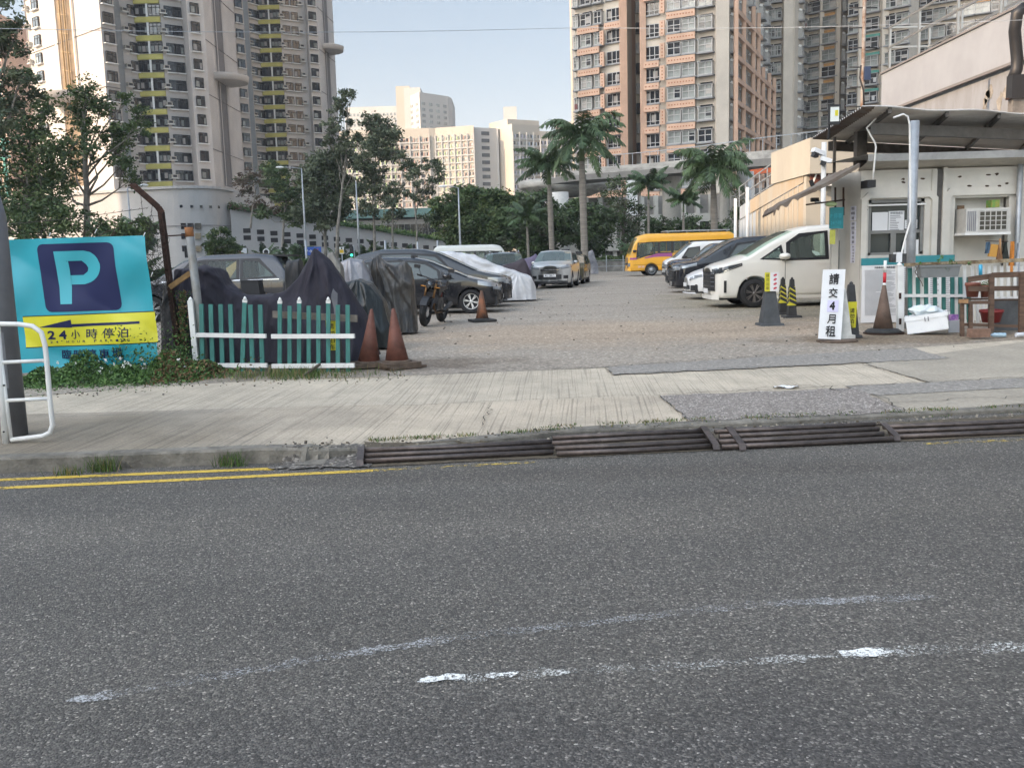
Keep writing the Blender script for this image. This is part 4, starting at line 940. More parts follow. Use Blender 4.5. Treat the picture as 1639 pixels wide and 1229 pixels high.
def frond(g,o,dirx,diry,L,lift,droop,mat,leaf=.8,n=22,r=rnd):
    prev=None;a=o.copy();e=Vector((dirx,diry,lift)).normalized();s=L/n;side0=Vector((-diry,dirx,0)).normalized()
    pts=[]
    for i in range(n+1):
        pts.append(a.copy());a=a+e*s;e=(e+Vector((0,0,-droop*s*(.5+1.4*i/n)))).normalized()
    g.tube(pts[::3]+[pts[-1]],[.06*(1-i/(len(pts[::3])+1)) +.008 for i in range(len(pts[::3])+1)],PALMG[2],4,False)
    for i in range(2,n+1):
        f=i/n;l=leaf*math.sin(math.pi*min(1,.12+f*.86))**.6;tan=(pts[min(i+1,n)]-pts[i-1]).normalized()
        for sd in (-1,1):
            for q in range(2):
                d=(side0*sd*r.uniform(.5,.9)+tan*r.uniform(.3,.8)+Vector((0,0,r.uniform(-.9,.15)))).normalized()
                p=pts[i]+tan*s*(q*.5);m=p+d*l*.55;e2=m+(d+Vector((0,0,-.7))).normalized()*l*.5;wv=tan*.045*(1.3)
                b=len(g.v);g.v+=[tuple(p-wv*.6),tuple(p+wv*.6),tuple(m+wv),tuple(m-wv),tuple(e2)];g.face((b,b+1,b+2,b+3),mat);g.face((b+3,b+2,b+4),mat)
def palm(label,px,pyc,Y,th,L,nf,leaf=.8,z0=0.,dr=.30,group='tall royal palms at the back of the car park',lo=-.35,seed=1,bpx=None):
    c=D(px,pyc,Y);b=Vector((D(bpx or px,400,Y).x,Y,z0));t=thing('palm_tree',label,'palm tree',tuple(b),group=group)
    r=random.Random(seed);h=c.z-z0;off=c.x-b.x
    g=MB();prof=[(th*1.25,0),(th*1.05,h*.06),(th*.95,h*.3),(th*1.0,h*.6),(th*.7,h*.82)];pts=[(off*z/h,0,z) for _,z in prof];g.tube(pts,[q for q,_ in prof],PTR,10);obj('trunk',g,t)
    g=MB();g.tube([(off*.82,0,h*.815),(off*.9,0,h*.88),(off,0,h)],[th*.75,th*.7,th*.3],PALMG[2],10);obj('crownshaft',g,t)
    g=MB()
    for i in range(nf):
        a=i*2.399+r.uniform(-.2,.2);f=i/nf;lift=1.3-(1.3-lo)*f**.8
        frond(g,Vector((off,0,h)),math.cos(a),math.sin(a),L*r.uniform(.85,1.1),lift,dr*r.uniform(.8,1.2),PALMG[0 if r.random()<.5 else 1] if r.random()<.85 else PALMG[2],leaf,22,r)
    obj('crown',g,t);return t
# left near trees
TL='tall slender trees in front of the left towers'
tree('dark drooping tree cut by the left edge, its crown reaching the top of the picture',-30,430,48,[(2,20,34),(12,75,30),(-10,130,34),(35,45,16),(20,150,26),(5,190,36),(40,128,20),(-30,60,40)],.32,.13,.95,LG,group=TL,trunkpx=[(-30,300),(-20,180),(0,80)])
tree('dense tree at the left edge above the banner',30,430,56,[(20,240,44),(60,200,34),(30,300,46),(75,250,36),(70,165,20),(110,230,26),(90,300,36),(10,350,40),(60,345,40),(45,120,14)],.30,.13,.95,LF,group=TL,trunkpx=[(36,380),(45,300),(50,220)])
tree('tree with a forked pale trunk in front of the sunlit tower wall',140,430,60,[(140,150,28),(120,175,22),(165,170,22),(135,205,20),(175,210,20),(195,215,22),(220,185,20),(208,160,12),(228,210,14),(185,235,18),(110,262,20),(205,262,20),(212,290,16),(150,245,14),(95,285,22)],.24,.12,1.,LF,group=TL,trunkpx=[(140,330),(138,270),(133,205),(135,170)])
for i,(x,y,s) in enumerate(((40,395,1),(95,345,1.0),(150,350,.9),(200,360,.8))): pass
tree('low dark shrubby tree behind the top edge of the banner',120,430,40,[(60,370,30),(110,352,24),(150,360,22),(190,365,20),(215,372,18),(90,330,24),(30,340,34),(225,350,10)],.12,.10,1.2,LF,BARKD,group='shrubs behind the banner fence')
tree('small leafy tree beside the green traffic light, behind the covered motorcycles',357,440,82,[(352,380,15),(340,392,13),(367,395,14),(350,405,16),(375,410,12),(335,408,10),(362,372,8)],.12,.16,1.1,LF,BARKD,group='shrubs behind the car park')
tree('sparse reddish tree against the curved podium wall',400,350,118,[(402,283,16),(385,290,12),(418,280,10),(395,310,12),(425,300,10),(440,330,16),(410,325,14)],.14,.20,.55,LR,group=TL,z0=6)
tree('leafy tree with yellow-green crown growing from the planter of the long wall',450,360,112,[(445,282,20),(430,268,14),(470,330,20),(455,310,18),(485,300,16),(470,350,18),(420,340,12),(500,340,18)],.16,.20,.9,LF,group=TL,z0=3)
tree('bushy dark tree to the right of the street lamp with the curved arm',520,405,98,[(515,260,26),(500,285,24),(540,250,22),(530,300,28),(505,320,24),(545,330,22),(490,340,20),(560,290,18),(520,350,22)],.22,.20,.9,LG,group=TL,trunkpx=[(520,380),(522,320),(520,260)])
tree('tall thin leaning eucalyptus with a pale trunk and a tuft at the top',535,405,96,[(548,158,15),(562,152,9),(540,178,13),(533,200,14),(546,215,12),(528,228,14),(555,236,14),(540,255,14),(558,195,7),(570,260,14)],.20,.17,.85,LG,group=TL,trunkpx=[(541,360),(548,300),(555,240),(556,165)])
tree('tall eucalyptus with the largest rounded dark crown of the middle group',600,405,94,[(606,205,22),(590,195,16),(620,220,20),(612,240,18),(625,250,14),(592,230,16),(585,262,18),(600,282,20),(575,300,18),(612,310,18),(570,225,12),(590,335,16)],.18,.17,.95,LG,group=TL,trunkpx=[(599,370),(597,310),(602,240)])
tree('slim tree with two small crowns, left of the long estate block',630,405,92,[(650,262,13),(640,250,10),(660,280,14),(668,270,10),(632,300,14),(628,325,14),(640,345,12),(622,350,12)],.13,.16,.9,LG,group=TL,trunkpx=[(628,370),(630,320),(648,265)])
tree('slim tree with a small dark crown, nearest the spreading round trees',664,405,90,[(690,262,12),(702,275,10),(695,290,12),(683,300,12),(665,290,10),(700,262,8),(672,318,12),(655,310,10),(680,345,12)],.13,.16,.85,LG,group=TL,trunkpx=[(667,370),(664,320),(668,280)])
# central spreading trees
TC='spreading trees across the back of the car park'
tree('broad spreading tree with arching branches left of the small palm',745,425,84,[(735,322,22),(760,318,22),(790,320,24),(715,345,22),(745,350,26),(780,355,28),(810,345,24),(725,375,20),(760,382,24),(800,382,26),(830,330,22),(705,328,14)],.3,.19,1.25,LF,BARKD,group=TC)
tree('dark spreading tree between the two royal palms at the left',845,425,82,[(845,345,26),(865,325,20),(830,370,26),(860,375,26),(890,355,24),(905,375,20),(880,390,22),(845,395,22)],.3,.19,1.25,[LF[0],LG[0],LF[1]],BARKD,group=TC)
tree('dark leafy tree behind the trunk of the tallest palm',935,425,84,[(915,335,18),(945,345,22),(960,365,22),(925,375,22),(950,390,22),(975,345,16)],.25,.19,1.1,[LF[0],LG[0],LF[1]],BARKD,group=TC)
tree('sparse brownish tree under the footbridge, right of the tallest palm',995,425,88,[(985,300,20),(1005,320,22),(985,345,22),(1010,360,22),(970,320,16),(1000,385,22),(1025,340,16),(1030,385,18)],.22,.17,.6,[LF[0],LG[1],LR[2]],BARKD,group=TC)
tree('dark shrub mass behind the yellow minibus',1075,425,84,[(1050,365,20),(1080,372,22),(1105,365,20),(1060,395,20),(1095,395,22),(1125,385,20),(1150,375,20),(1165,395,18),(1180,340,14)],.15,.18,.9,[LF[0],LG[0],LF[1]],BARKD,group=TC)
tree('thin leafless-looking tree beside the rightmost royal palm',1180,425,90,[(1175,300,14),(1190,320,14),(1182,345,16),(1170,365,14),(1195,375,12)],.13,.15,.45,LG,BARKD,group=TC)
PG='tall royal palms at the back of the car park'
palm('royal palm with a medium crown, left of the tallest palm',878,262,72,.22,2.75,20,.75,seed=3,bpx=884)
palm('tallest royal palm with a heavy drooping crown in front of the peach tower',930,215,66,.26,3.3,26,.85,dr=.36,seed=5,lo=-.7,bpx=936)
palm('royal palm with a shaggy crown to the right of the yellow minibus roof',1141,262,64,.24,2.9,24,.95,dr=.42,seed=8,lo=-.6,bpx=1145)
palm('small palm with a thin trunk in front of the dark spreading tree',843,345,76,.11,2.0,14,.55,seed=11,bpx=846,group='small palms at the back of the car park')
palm('small palm with feathery fronds left of the white column under the footbridge',1038,293,80,.11,2.1,15,.6,seed=12,group='small palms at the back of the car park')
palm('smallest palm, right of the white column under the footbridge',1094,318,78,.10,1.6,14,.55,seed=14,group='small palms at the back of the car park')
# low areca palms (clumps) behind the lot
for i,(x,y,Y) in enumerate(((425,395,100),(455,388,100),(480,392,98),(395,400,100),(545,392,98),(580,394,96),(610,394,96),(645,396,94),(1015,392,82),(1130,378,82),(1075,388,82),(215,355,50),(170,352,52))):
    c=D(x,y,Y);t=thing('areca_palm','bushy areca palm clump %s'%['behind the black van roof at left','left of the blue road sign','right behind the blue road sign','nearest the red and white road sign','below the tall leaning eucalyptus','below the largest eucalyptus crown','left of the direction sign','at the foot of the slim trees','behind the front of the yellow minibus','behind the rear of the yellow minibus','above the middle of the yellow minibus','right of the forked tree above the banner','left of the forked tree above the banner'][i],'palm clump',(c.x,Y,.0),group='areca palm clumps')
    g=MB();r=random.Random(i);hh=max(1.2,c.z)
    for k in range(16):
        a=k*2.4;frond(g,Vector((r.uniform(-.4,.4),r.uniform(-.4,.4),hh*r.uniform(.25,.75))),math.cos(a),math.sin(a),r.uniform(1.5,2.2),r.uniform(.6,2.2),.45,r.choice(PALMG),.5,14,r)
    obj('fronds',g,t);g=MB()
    for k in range(6): g.tube([(r.uniform(-.3,.3),r.uniform(-.3,.3),0),(r.uniform(-.4,.4),r.uniform(-.4,.4),hh*.7)],.05,PTR,5)
    obj('stems',g,t)
# hedge and low wall along the back of the lot
g=MB();a=D(-100,430,80);n=70000;nr=np.random.default_rng(5)
X=nr.uniform(-52,14,n);Z=nr.random(n)**.6*1.35*(1+.18*np.sin(X*1.3)+.12*np.sin(X*3.1))+.2;Yy=82+nr.uniform(-.8,.8,n)
me,k,_=leaves(np.stack([X,Yy,Z],1),.13,LF,9);me.polygons.foreach_set('material_index',nr.integers(0,3,k).astype(np.int32));me.update();me.name='hedge';o=bpy.data.objects.new('hedge',me);COL.objects.link(o);tag(o,'clipped green hedge along the back edge of the car park','hedge',kind='stuff')
g=MB();g.b2((-52,82.3,0),(22,82.7,1.0),INT);solo('hedge_backing_wall',g,'low dark wall inside the hedge at the back of the car park','wall')
t=thing('block_wall','low grey block wall with thin rails below the hedge, left of the yellow minibus','wall',(8,79,.15),wb=True)
g=MB();g.b2((4,79.2,.15),(21,79.5,1.0),M('block_wall_grey',(.22,.21,.19),.9,var=.3,sc=2));obj('wall',g,t)
for i in range(12):
    g=MB();g.bar((4+i*1.4,78.9,.15),(4+i*1.4,78.9,1.5),.07,.07,GALV);obj('post',g,t)
for z in (.6,1.1): g=MB();g.bar((4,78.9,z),(20,78.9,z),.04,.04,GALV);obj('rail',g,t)
# street lamps, posts, traffic lights, signs
def lamp(label,px,pyt,Y,arm,flip=-1,hd=None):
    b=D(px,400,Y);z=zat(px,pyt,Y);t=thing('street_lamp',label,'street lamp',(b.x,Y,0),group='slim street lamps behind the car park')
    obj('pole',MB().tube([(0,0,0),(0,0,z*.5),(0,0,z)],[.11,.085,.05],GALV,8),t)
    if arm:
        obj('arm',MB().tube([(0,0,z),(flip*arm*.5,0,z+.12),(flip*arm,0,z+.16)],.035,GALV,6),t)
        g=MB();g.grid(lambda u,v:(flip*(arm+u*.8),.16*math.sin(math.pi*u)**.6*math.cos(2*math.pi*v),z+.16+.11*math.sin(math.pi*u)**.6*math.sin(2*math.pi*v)),8,10,WHITE);obj('lamp_head',g,t)
lamp('street lamp with a long arm reaching left, near the yellow-green tree',490,270,84,1.5)
lamp('street lamp pole with a short arm, standing left of the hedge centre',737,301,80,.9,-1)
lamp('street lamp behind the forked tree with its white head above the fence post',212,301,70,.8,1)
lamp('thin bare pole between the leaning eucalyptus and the blue sign',575,290,86,0)
def post(label,px,pyt,Y,r=.06,mat=GALV,cat='post',nm='bollard_post',grp='thin posts along the road behind'):
    b=D(px,400,Y);solo(nm,MB().tube([(b.x,Y,0),(b.x,Y,zat(px,pyt,Y))],r,mat,8),label,cat,grp,base=(b.x,Y,0))
for x,y,l in ((490,384,'short white-capped post left of the blue road sign'),(617,385,'short post with a white cap below the largest eucalyptus'),(669,387,'short post left of the direction sign'),(701,385,'short post just right of the direction sign'),(778,388,'short post right of the lamp pole, above the white bus')): post(l,x,y,84,.10,GALV)
def tlight(label,px,py,Y,green=True,w_=.32):
    b=D(px,py,Y);t=thing('traffic_light',label,'traffic light',(b.x,Y,0),group='traffic lights behind the car park')
    z=b.z;obj('pole',MB().tube([(.22,.0,0),(.22,0,z+.6)],.05,GALV,8),t);obj('housing',MB().box((0,0,z),(w_,.3,1.0),BLK),t)
    cs=[(.3,0,0),(.3,.2,0),(0,.35,.2)];em=None
    for k in range(3):
        m=BLK
        if k==2 and green:
            if 'green_light' not in MT:
                q=bpy.data.materials.new('green_light');q.use_nodes=True;q.node_tree.nodes['Principled BSDF'].inputs['Emission Color'].default_value=(.05,1,.45,1);q.node_tree.nodes['Principled BSDF'].inputs['Emission Strength'].default_value=1.;q.node_tree.nodes['Principled BSDF'].inputs['Base Color'].default_value=(0,.4,.2,1);MT['green_light']=q
            m=MT['green_light']
        obj('signal_lens',MB().lathe([(.12,0),(.12,-.04)],m,(0,-.15,z+.32-.32*k),12,'Y'),t)
tlight('traffic light showing green, right of the rusty cut pole',335,409,86,True)
tlight('dark traffic light facing away, second from the rusty cut pole',355,412,86,False)
tlight('dark traffic light seen left of the rusty cut pole',299,404,86,False)
tlight('green-lit traffic light behind the trees near the yellow square sign',563,403,88,True)
def sign(label,px,py,Y,w_,h_,mat,cat='road sign',extra=None,back=None):
    b=D(px,py,Y);t=thing('road_sign',label,cat,(b.x,Y,0));obj('post',MB().tube([(0,0.05,0),(0,0.05,b.z+h_/2)],.045,GALV,8),t);obj('plate',MB().box((0,0,b.z),(w_,.04,h_),mat),t)
    if extra: extra(t,b.z)
def bx(t,z): obj('symbol',MB().add(text('X',.35,.4,M('sign_red',(.5,.04,.05),var=0),.03),Matrix.Translation((.35,-.03,z))),t);obj('lettering',MB().add(text('P→',.6,.3,WPLAS,.02),Matrix.Translation((-.35,-.03,z))),t)
sign('blue rectangular road sign with white marks behind the parked cars',501,402,86,1.5,.75,M('sign_blue',(.03,.10,.42),.5,var=0),extra=bx)
def rw(t,z): obj('red_stripe',MB().box((-.15,-.03,z),(.22,.02,1.5),M('sign_red',(.5,.04,.05))),t)
sign('white panel with a red vertical stripe left of the trees',387,407,86,.95,1.1,WPLAS,extra=rw)
def ye(t,z): obj('yellow_square',MB().box((0,-.03,z-.08),(.36,.02,.3),M('sign_yellow',(.7,.45,.03))),t);obj('dark_dot',MB().lathe([(.08,0),(.08,-.02)],INK,(0,-.04,z+.18),10,'Y'),t)
sign('small white sign with a yellow square, right of the blue road sign',547,401,86,.42,.62,WPLAS,extra=ye)
def dr_(t,z): obj('lettering',MB().add(text('←— →',.8,.16,GALV,.01),Matrix.Translation((0,-.03,z))),t)
sign('pale direction sign with pointed ends above the white bus',712,397,82,.85,.28,WPLAS,extra=dr_)
g=MB();b=D(426,405,86);g.tube([(b.x,86,0),(b.x,86,b.z)],.05,GALV);g.lathe([(.3,0),(.3,.05)],WPLAS,(b.x,86,b.z+.1),16,'Y');g.lathe([(.2,-.02),(.2,0)],INK,(b.x,86,b.z+.1),16,'Y');solo('round_sign','' or g,'small round white sign near the areca palms','road sign')
for x,l in ((1177,'left one of two thin white poles beside the stair building'),(1196,'right one of two thin white poles beside the stair building')):
    post(l,x,318 if x<1190 else 300,52,.085,WHITE,'pole','white_pole','white poles by the stair building')
# overhead wire
a,b,c=D(-60,45,24),D(925,45,30),D(1700,30,24);pts=[a.lerp(b,i/8)+Vector((0,0,-.12*math.sin(math.pi*i/8))) for i in range(9)]+[b.lerp(c,i/8)+Vector((0,0,-.1*math.sin(math.pi*i/8))) for i in range(1,9)]
solo('overhead_wire',MB().tube(pts,.008,GALV,5),'thin overhead wire strung across the top of the view','wire')
SMK=M('smoked_lens',(.05,.055,.06),.08,.2,var=0,coat=1.)
# ================= VEHICLES =================
def sm(a,n=2):
    a=np.array(a,float)
    for _ in range(n): a[1:-1]=(a[:-2]+2*a[1:-1]+a[2:])/4
    return a
def wheel(parent,x,y,r,wd,side,spokes=7,rimm=None,steel=False):
    rimm=rimm or ALLOY
    t=bpy.data.objects.new('wheel',None);t.empty_display_size=.1;COL.objects.link(t);t.parent=parent;t.location=(x,y,r)
    R=r*.66
    obj('tyre',MB().lathe([(R,-wd/2),(r*.93,-wd/2),(r,-wd*.36),(r,wd*.36),(r*.93,wd/2),(R,wd/2),(R*.98,wd*.3),(R*.98,-wd*.3),(R,-wd/2)],RUBB,(0,0,0),32,'Y',caps=False),t)
    g=MB();f=side*wd*.40
    g.lathe([(R*.97,f-side*.06),(R*.3,f-side*.07)],INT,(0,0,0),28,'Y')
    for i in range(32):
        a0,a1=2*math.pi*i/32,2*math.pi*(i+1)/32
        g.poly([(q*math.cos(a),h,q*math.sin(a)) for q,h,a in ((R,f+side*.012,a0),(R,f+side*.012,a1),(R*.90,f-side*.02,a1),(R*.90,f-side*.02,a0))],rimm)
    if steel: g.lathe([(R*.9,f-side*.03),(R*.45,f-side*.005),(R*.4,f+side*.02),(.01,f+side*.02)],rimm,(0,0,0),24,'Y')
    else:
        for i in range(spokes):
            a=2*math.pi*i/spokes+.2
            for da in (-.09,.09):
                p=Vector((math.cos(a+da*.4)*R*.15,f-side*.01,math.sin(a+da*.4)*R*.15));q=Vector((math.cos(a+da*1.3)*R*.93,f-side*.0,math.sin(a+da*1.3)*R*.93));g.bar(p,q,.032,.02,rimm)
        g.lathe([(R*.2,f-side*.02),(R*.16,f+side*.01),(.01,f+side*.012)],rimm,(0,0,0),14,'Y')
    obj('rim',g,t);return t
def inpoly(x,z,P):
    c=False;j=len(P)-1
    for i in range(len(P)):
        if (P[i][1]>z)!=(P[j][1]>z) and x<(P[j][0]-P[i][0])*(z-P[i][1])/(P[j][1]-P[i][1])+P[i][0]: c=not c
        j=i
    return c
class Car:
    def __init__(s,nm,label,loc,rz,L,W,top,belt,fx,rx,wr,paintm,wins,ws,cat='car',group=None,lower=.2,dr=.55,rr=.35,tumble=.30,glass=None,spokes=7,rimm=None,n=2.6,rn=3.,steel=False,wd=.21,lowm=None,lowz=0,rearw=None,scale=None,seal=True,crown=.03,roofw=.82):
        s.L=L;s.W=W/2;s.N=int(L/.05);N=s.N;s.low=lower;s.dr=dr;s.rr=rr;s.tb=tumble;s.n=n;s.rn=rn
        s.X=np.linspace(0,L,N+1);s.T=sm(np.interp(s.X,[p[0] for p in top],[p[1] for p in top]),4);s.B=sm(np.interp(s.X,[p[0] for p in belt],[p[1] for p in belt]),3);s.B=np.minimum(s.B,s.T-.05)
        t=s.t=thing(nm,label,cat,loc,rz,group);g=MB();s.glass=glass or GLD
        if scale:t.scale=(scale,)*3
        ring=[];NZ=9;NT=6
        Ra=wr+.055
        for x in s.X:
            zb=lower+.04
            for xw in (fx,rx):
                if abs(x-xw)<Ra: zb=max(zb,wr+math.sqrt(Ra*Ra-(x-xw)**2))
            B=s.bt(x);T=s.tp(x);q=[]
            q.append((s.hw(x,zb)-.10,zb));
            for k in range(NZ+1): z=zb+(B-zb)*k/NZ;q.append((s.hw(x,z),z))
            e=T-.05*(1 if T-B>.12 else .5)
            for k in range(1,NT+1): z=B+(e-B)*k/NT;q.append((s.hw(x,z),z))
            we=s.hw(x,e);q.append((we-.045,T-.012));q.append((we*.6,T+crown*.6));q.append((0,T+crown));ring.append(q)
        K=len(ring[0]);seq=[]
        for i,q in enumerate(ring):
            full=[(-y,z) for y,z in q]+[(y,z) for y,z in q[-2::-1]];seq.append(len(g.v));g.v+=[(s.X[i],y,z) for y,z in full]
        M_=2*K-1;x0,x1=ws;IN=K-4
        for i in range(N):
            xm=(s.X[i]+s.X[i+1])/2
            for k in range(M_-1):
                kk=k if k<K-1 else M_-2-k;zm=(ring[i][kk][1]+ring[i][kk+1][1]+ring[i+1][kk][1]+ring[i+1][kk+1][1])/4;mt=paintm
                if lowm and zm<lowz: mt=lowm
                if NZ<kk<IN+1:
                    st=None
                    for P in wins:
                        if inpoly(xm,zm,P): st='in'
                    if st=='in': continue
                if kk>=IN+1:
                    if x0<xm<x1 : 
                        if kk>=IN+2: continue
                    if rearw and rearw[0]<xm<rearw[1] and kk>=IN+2: continue
                if kk<1: mt=BLK
                a=seq[i]+k;b=seq[i+1]+k;g.face((a,a+1,b+1,b),mt,True)
        for si in (0,N):
            idx=[seq[si]+k for k in range(M_)];g.face(idx if si==0 else idx[::-1],lowm or paintm,True)
        obj('body',g,t)
        # panes
        for P in wins:
            xs=[p[0] for p in P];a,b=min(xs),max(xs);nn=max(4,int((b-a)/.08))
            for sd in (-1,1):
                m=MB()
                def lim(x):
                    zs=[]
                    for i in range(len(P)):
                        (xa,za),(xb,zb_)=P[i-1],P[i]
                        if min(xa,xb)-1e-6<=x<=max(xa,xb)+1e-6 and abs(xb-xa)>1e-6: zs.append(za+(zb_-za)*(x-xa)/(xb-xa))
                    return (min(zs),max(zs)) if zs else (P[0][1],P[0][1])
                def fn(u,v):
                    x=a+(b-a)*min(max(u,.002),.998);lo,hi=lim(x);ex=.025;z=lo-ex+(hi-lo+2*ex)*v;return (x,sd*(s.hw(x,z)+.004),z)
                m.grid(fn,nn,3,s.glass);wo=obj('side_window',m,t)
                m=MB();cx=sum(p[0] for p in P)/len(P);cz=sum(p[1] for p in P)/len(P)
                def ofs(p,k): v=Vector((p[0]-cx,p[1]-cz));l=v.length;v=v*(1+k/l);return (cx+v.x,cz+v.y)
                for i in range(len(P)):
                    A_,B_=P[i-1],P[i]
                    def ff(u,v):
                        a_=ofs(A_,-.035+.095*v);b_=ofs(B_,-.035+.095*v);x=a_[0]+(b_[0]-a_[0])*u;z=a_[1]+(b_[1]-a_[1])*u;return (x,sd*(s.hw(x,z)+.009),z)
                    m.grid(ff,8,1,BLK)
                obj('window_seal',m,wo)
        for (a,b),nm2 in (((x0,x1),'windscreen'),)+(((rearw),'rear_window'),)*(1 if rearw else 0):
            m=MB()
            def fn(u,v):
                x=a-.03+(b-a+.06)*u;w=(v-.5)*2;we=s.hw(x,s.tp(x)-.05)-.03;y=w*we;return (x,y,s.tp(x)+crown*(1-abs(w)**2*1.2)+.006)
            m.grid(fn,10,8,s.glass);obj(nm2,m,t)
        g=MB();g.box((L*.5,0,lower+.12),(L*.94,W*.86,.25),INT)
        if L<8:
            for xx in (x1+.45,x1+1.4):
                for yy in (-.38,.38): g.box((min(xx,L-.6),yy,(s.bt(1.8)+.15)),(.14,.48,.75),INT,ry=-.15);g.box((min(xx,L-.6)+.03,yy,s.bt(1.8)+.58),(.1,.26,.2),INT)
            g.box((x0+.35,0,s.bt(x0+.3)-.08),(.5,W*.8,.12),INT)
        obj('interior',g,t)
        for xw in (fx,rx):
            for sd in (-1,1): wheel(t,xw,sd*(s.W-wd/2-.015),wr,wd,sd,spokes,rimm,steel)
    def tp(s,x): return float(np.interp(x,s.X,s.T))
    def bt(s,x): return float(np.interp(x,s.X,s.B))
    def plan(s,x):
        f=1.
        if x<s.dr: f=(1-((s.dr-x)/s.dr*.985)**s.n)**(1/s.n)
        d=s.L-x
        if d<s.rr: f=min(f,(1-((s.rr-d)/s.rr*.97)**s.rn)**(1/s.rn))
        return f*s.W
    def hw(s,x,z):
        w=s.plan(x);B=s.bt(x);zm=.55*B+.2
        if z<=B: return w*(1-.045*abs((z-zm)/(.6))**2-(.02 if z<s.low+.12 else 0)*1)
        return w*(1-.045*((B-zm)/.6)**2)-s.tb*(z-B)
    def front(s,name,y0,y1,z0,z1,mat,off=.012,n=6,slope=None,both=False,rear=False):
        for sd in ((-1,1) if both else (1,)):
            m=MB()
            def fn(u,v):
                y=y0+(y1-y0)*u;za=z0(u) if callable(z0) else z0;zb=z1(u) if callable(z1) else z1;z=za+(zb-za)*v
                yy=min(abs(y)/ (s.W*.985),.999);d=s.rr if rear else s.dr;nn=s.rn if rear else s.n
                x=d*(1-(1-yy**nn)**(1/nn))/.985 - (d*(1-.985)) 
                k=max(0,(z-(s.tp(.03)-.02)))*1.0
                x=x-off+k
                if rear: x=s.L-x
                return (x,sd*y,z)
            m.grid(fn,n,3,mat,False);obj(name,m,s.t)
    def side(s,name,xa,xb,z0,z1,mat,off=.006,n=6,both=True):
        for sd in ((-1,1) if both else (-1,)):
            m=MB()
            def fn(u,v):
                x=xa+(xb-xa)*u;za=z0(u) if callable(z0) else z0;zb=z1(u) if callable(z1) else z1;z=za+(zb-za)*v;return (x,sd*(s.hw(x,z)+off),z)
            m.grid(fn,n,2,mat,False);obj(name,m,s.t)
    def mirror(s,x,z,mat,out=.09):
        for sd in (-1,1):
            y=sd*(s.hw(x,z)+out);m=MB();m.grid(lambda u,v:(x+.13*math.sin(math.pi*u)**.35*math.copysign(abs(math.cos(2*math.pi*v))**.7,math.cos(2*math.pi*v)),y+sd*(u-.5)*.22,z+.075*math.sin(math.pi*u)**.3*math.copysign(abs(math.sin(2*math.pi*v))**.7,math.sin(2*math.pi*v))),6,10,mat);m.bar((x,y,z-.03),(x-.02,sd*(s.hw(x,z-.08)-.01),z-.09),.05,.03,BLK);obj('mirror',m,s.t)
    def doors(s,xs,handles,hz,dk=BLK):
        for x in xs: s.side('door_gap',x,x+.012,s.low+.1,s.bt(x)-.02,dk,.007,1)
        for x in handles:
            s.side('door_handle',x,x+.2,hz,hz+.035,s.hm,.03,3)
    hm=CHR
LAST={}
def mpv_white():
    pass
def rowcar(px,Yc,side=1):  # nose location for cars facing -x (side=1) or +x (side=-1)
    return D(px,450,Yc).x
RW='cars parked nose-in along the right side'
# 1. white people carrier
x=rowcar(1129,24.95)
P=paint('pearl_cream',(.76,.735,.67))
c=Car('parked_car','cream-white people carrier with tinted glass and alloy wheels, nearest the booth',(x,24.7,.15),0,4.7,1.74,
 [(0,.90),(.12,.98),(.45,1.07),(.74,1.16),(1.25,1.47),(1.72,1.70),(2.2,1.82),(3.2,1.86),(4.4,1.82),(4.62,1.6),(4.7,1.1)],[(0,.84),(.7,1.03),(2,1.07),(4.7,1.15)],.91,3.72,.335,P,
 [[(1.08,1.12),(1.50,1.38),(1.56,1.10)],[(1.68,1.10),(1.70,1.46),(1.98,1.62),(2.56,1.69),(2.56,1.10)],[(2.74,1.12),(2.74,1.70),(3.5,1.70),(3.56,1.14)],[(3.7,1.16),(3.68,1.68),(4.3,1.62),(4.35,1.2)]],(.78,1.78),group=RW,scale=1.1,dr=.36,n=3.4,glass=GLC,lower=.2,tumble=.22,rimm=M('alloy_dark',(.22,.20,.19),.35,.8,var=.05),spokes=7)
c.front('grille',-.66,.66,.40,.84,BLK,.012)
for z in (.50,.60,.70,.79): c.front('grille_bar',-.64,.64,z,z+.018,CHR,.02)
c.front('headlight',.50,.858,lambda u:.78+.04*u,lambda u:.90+.05*u,SMK,.016,10,both=True);c.side('headlight',.10,.62,lambda u:.80+.17*u,lambda u:.935+.10*u,SMK,.010,8);c.side('lamp_chrome_strip',.14,.60,lambda u:.82+.17*u,lambda u:.835+.165*u,CHR,.014,8)
c.side('bumper_slit',.20,.26,.36,.64,BLK,.008,2);c.front('bumper',-.8,.8,.20,.30,P,.03);c.front('number_plate',-.25,.25,.34,.45,PLATE,.04)
c.side('wheel_arch_crease',.48,1.36,lambda u:.80+.05*math.sin(math.pi*u),lambda u:.812+.05*math.sin(math.pi*u),P,.012,10)
c.hm=P;c.mirror(1.58,1.16,P);c.doors([1.60,2.66],[2.32,2.82],.98)
c.side('sill',1.3,3.3,.2,.27,P,.02)
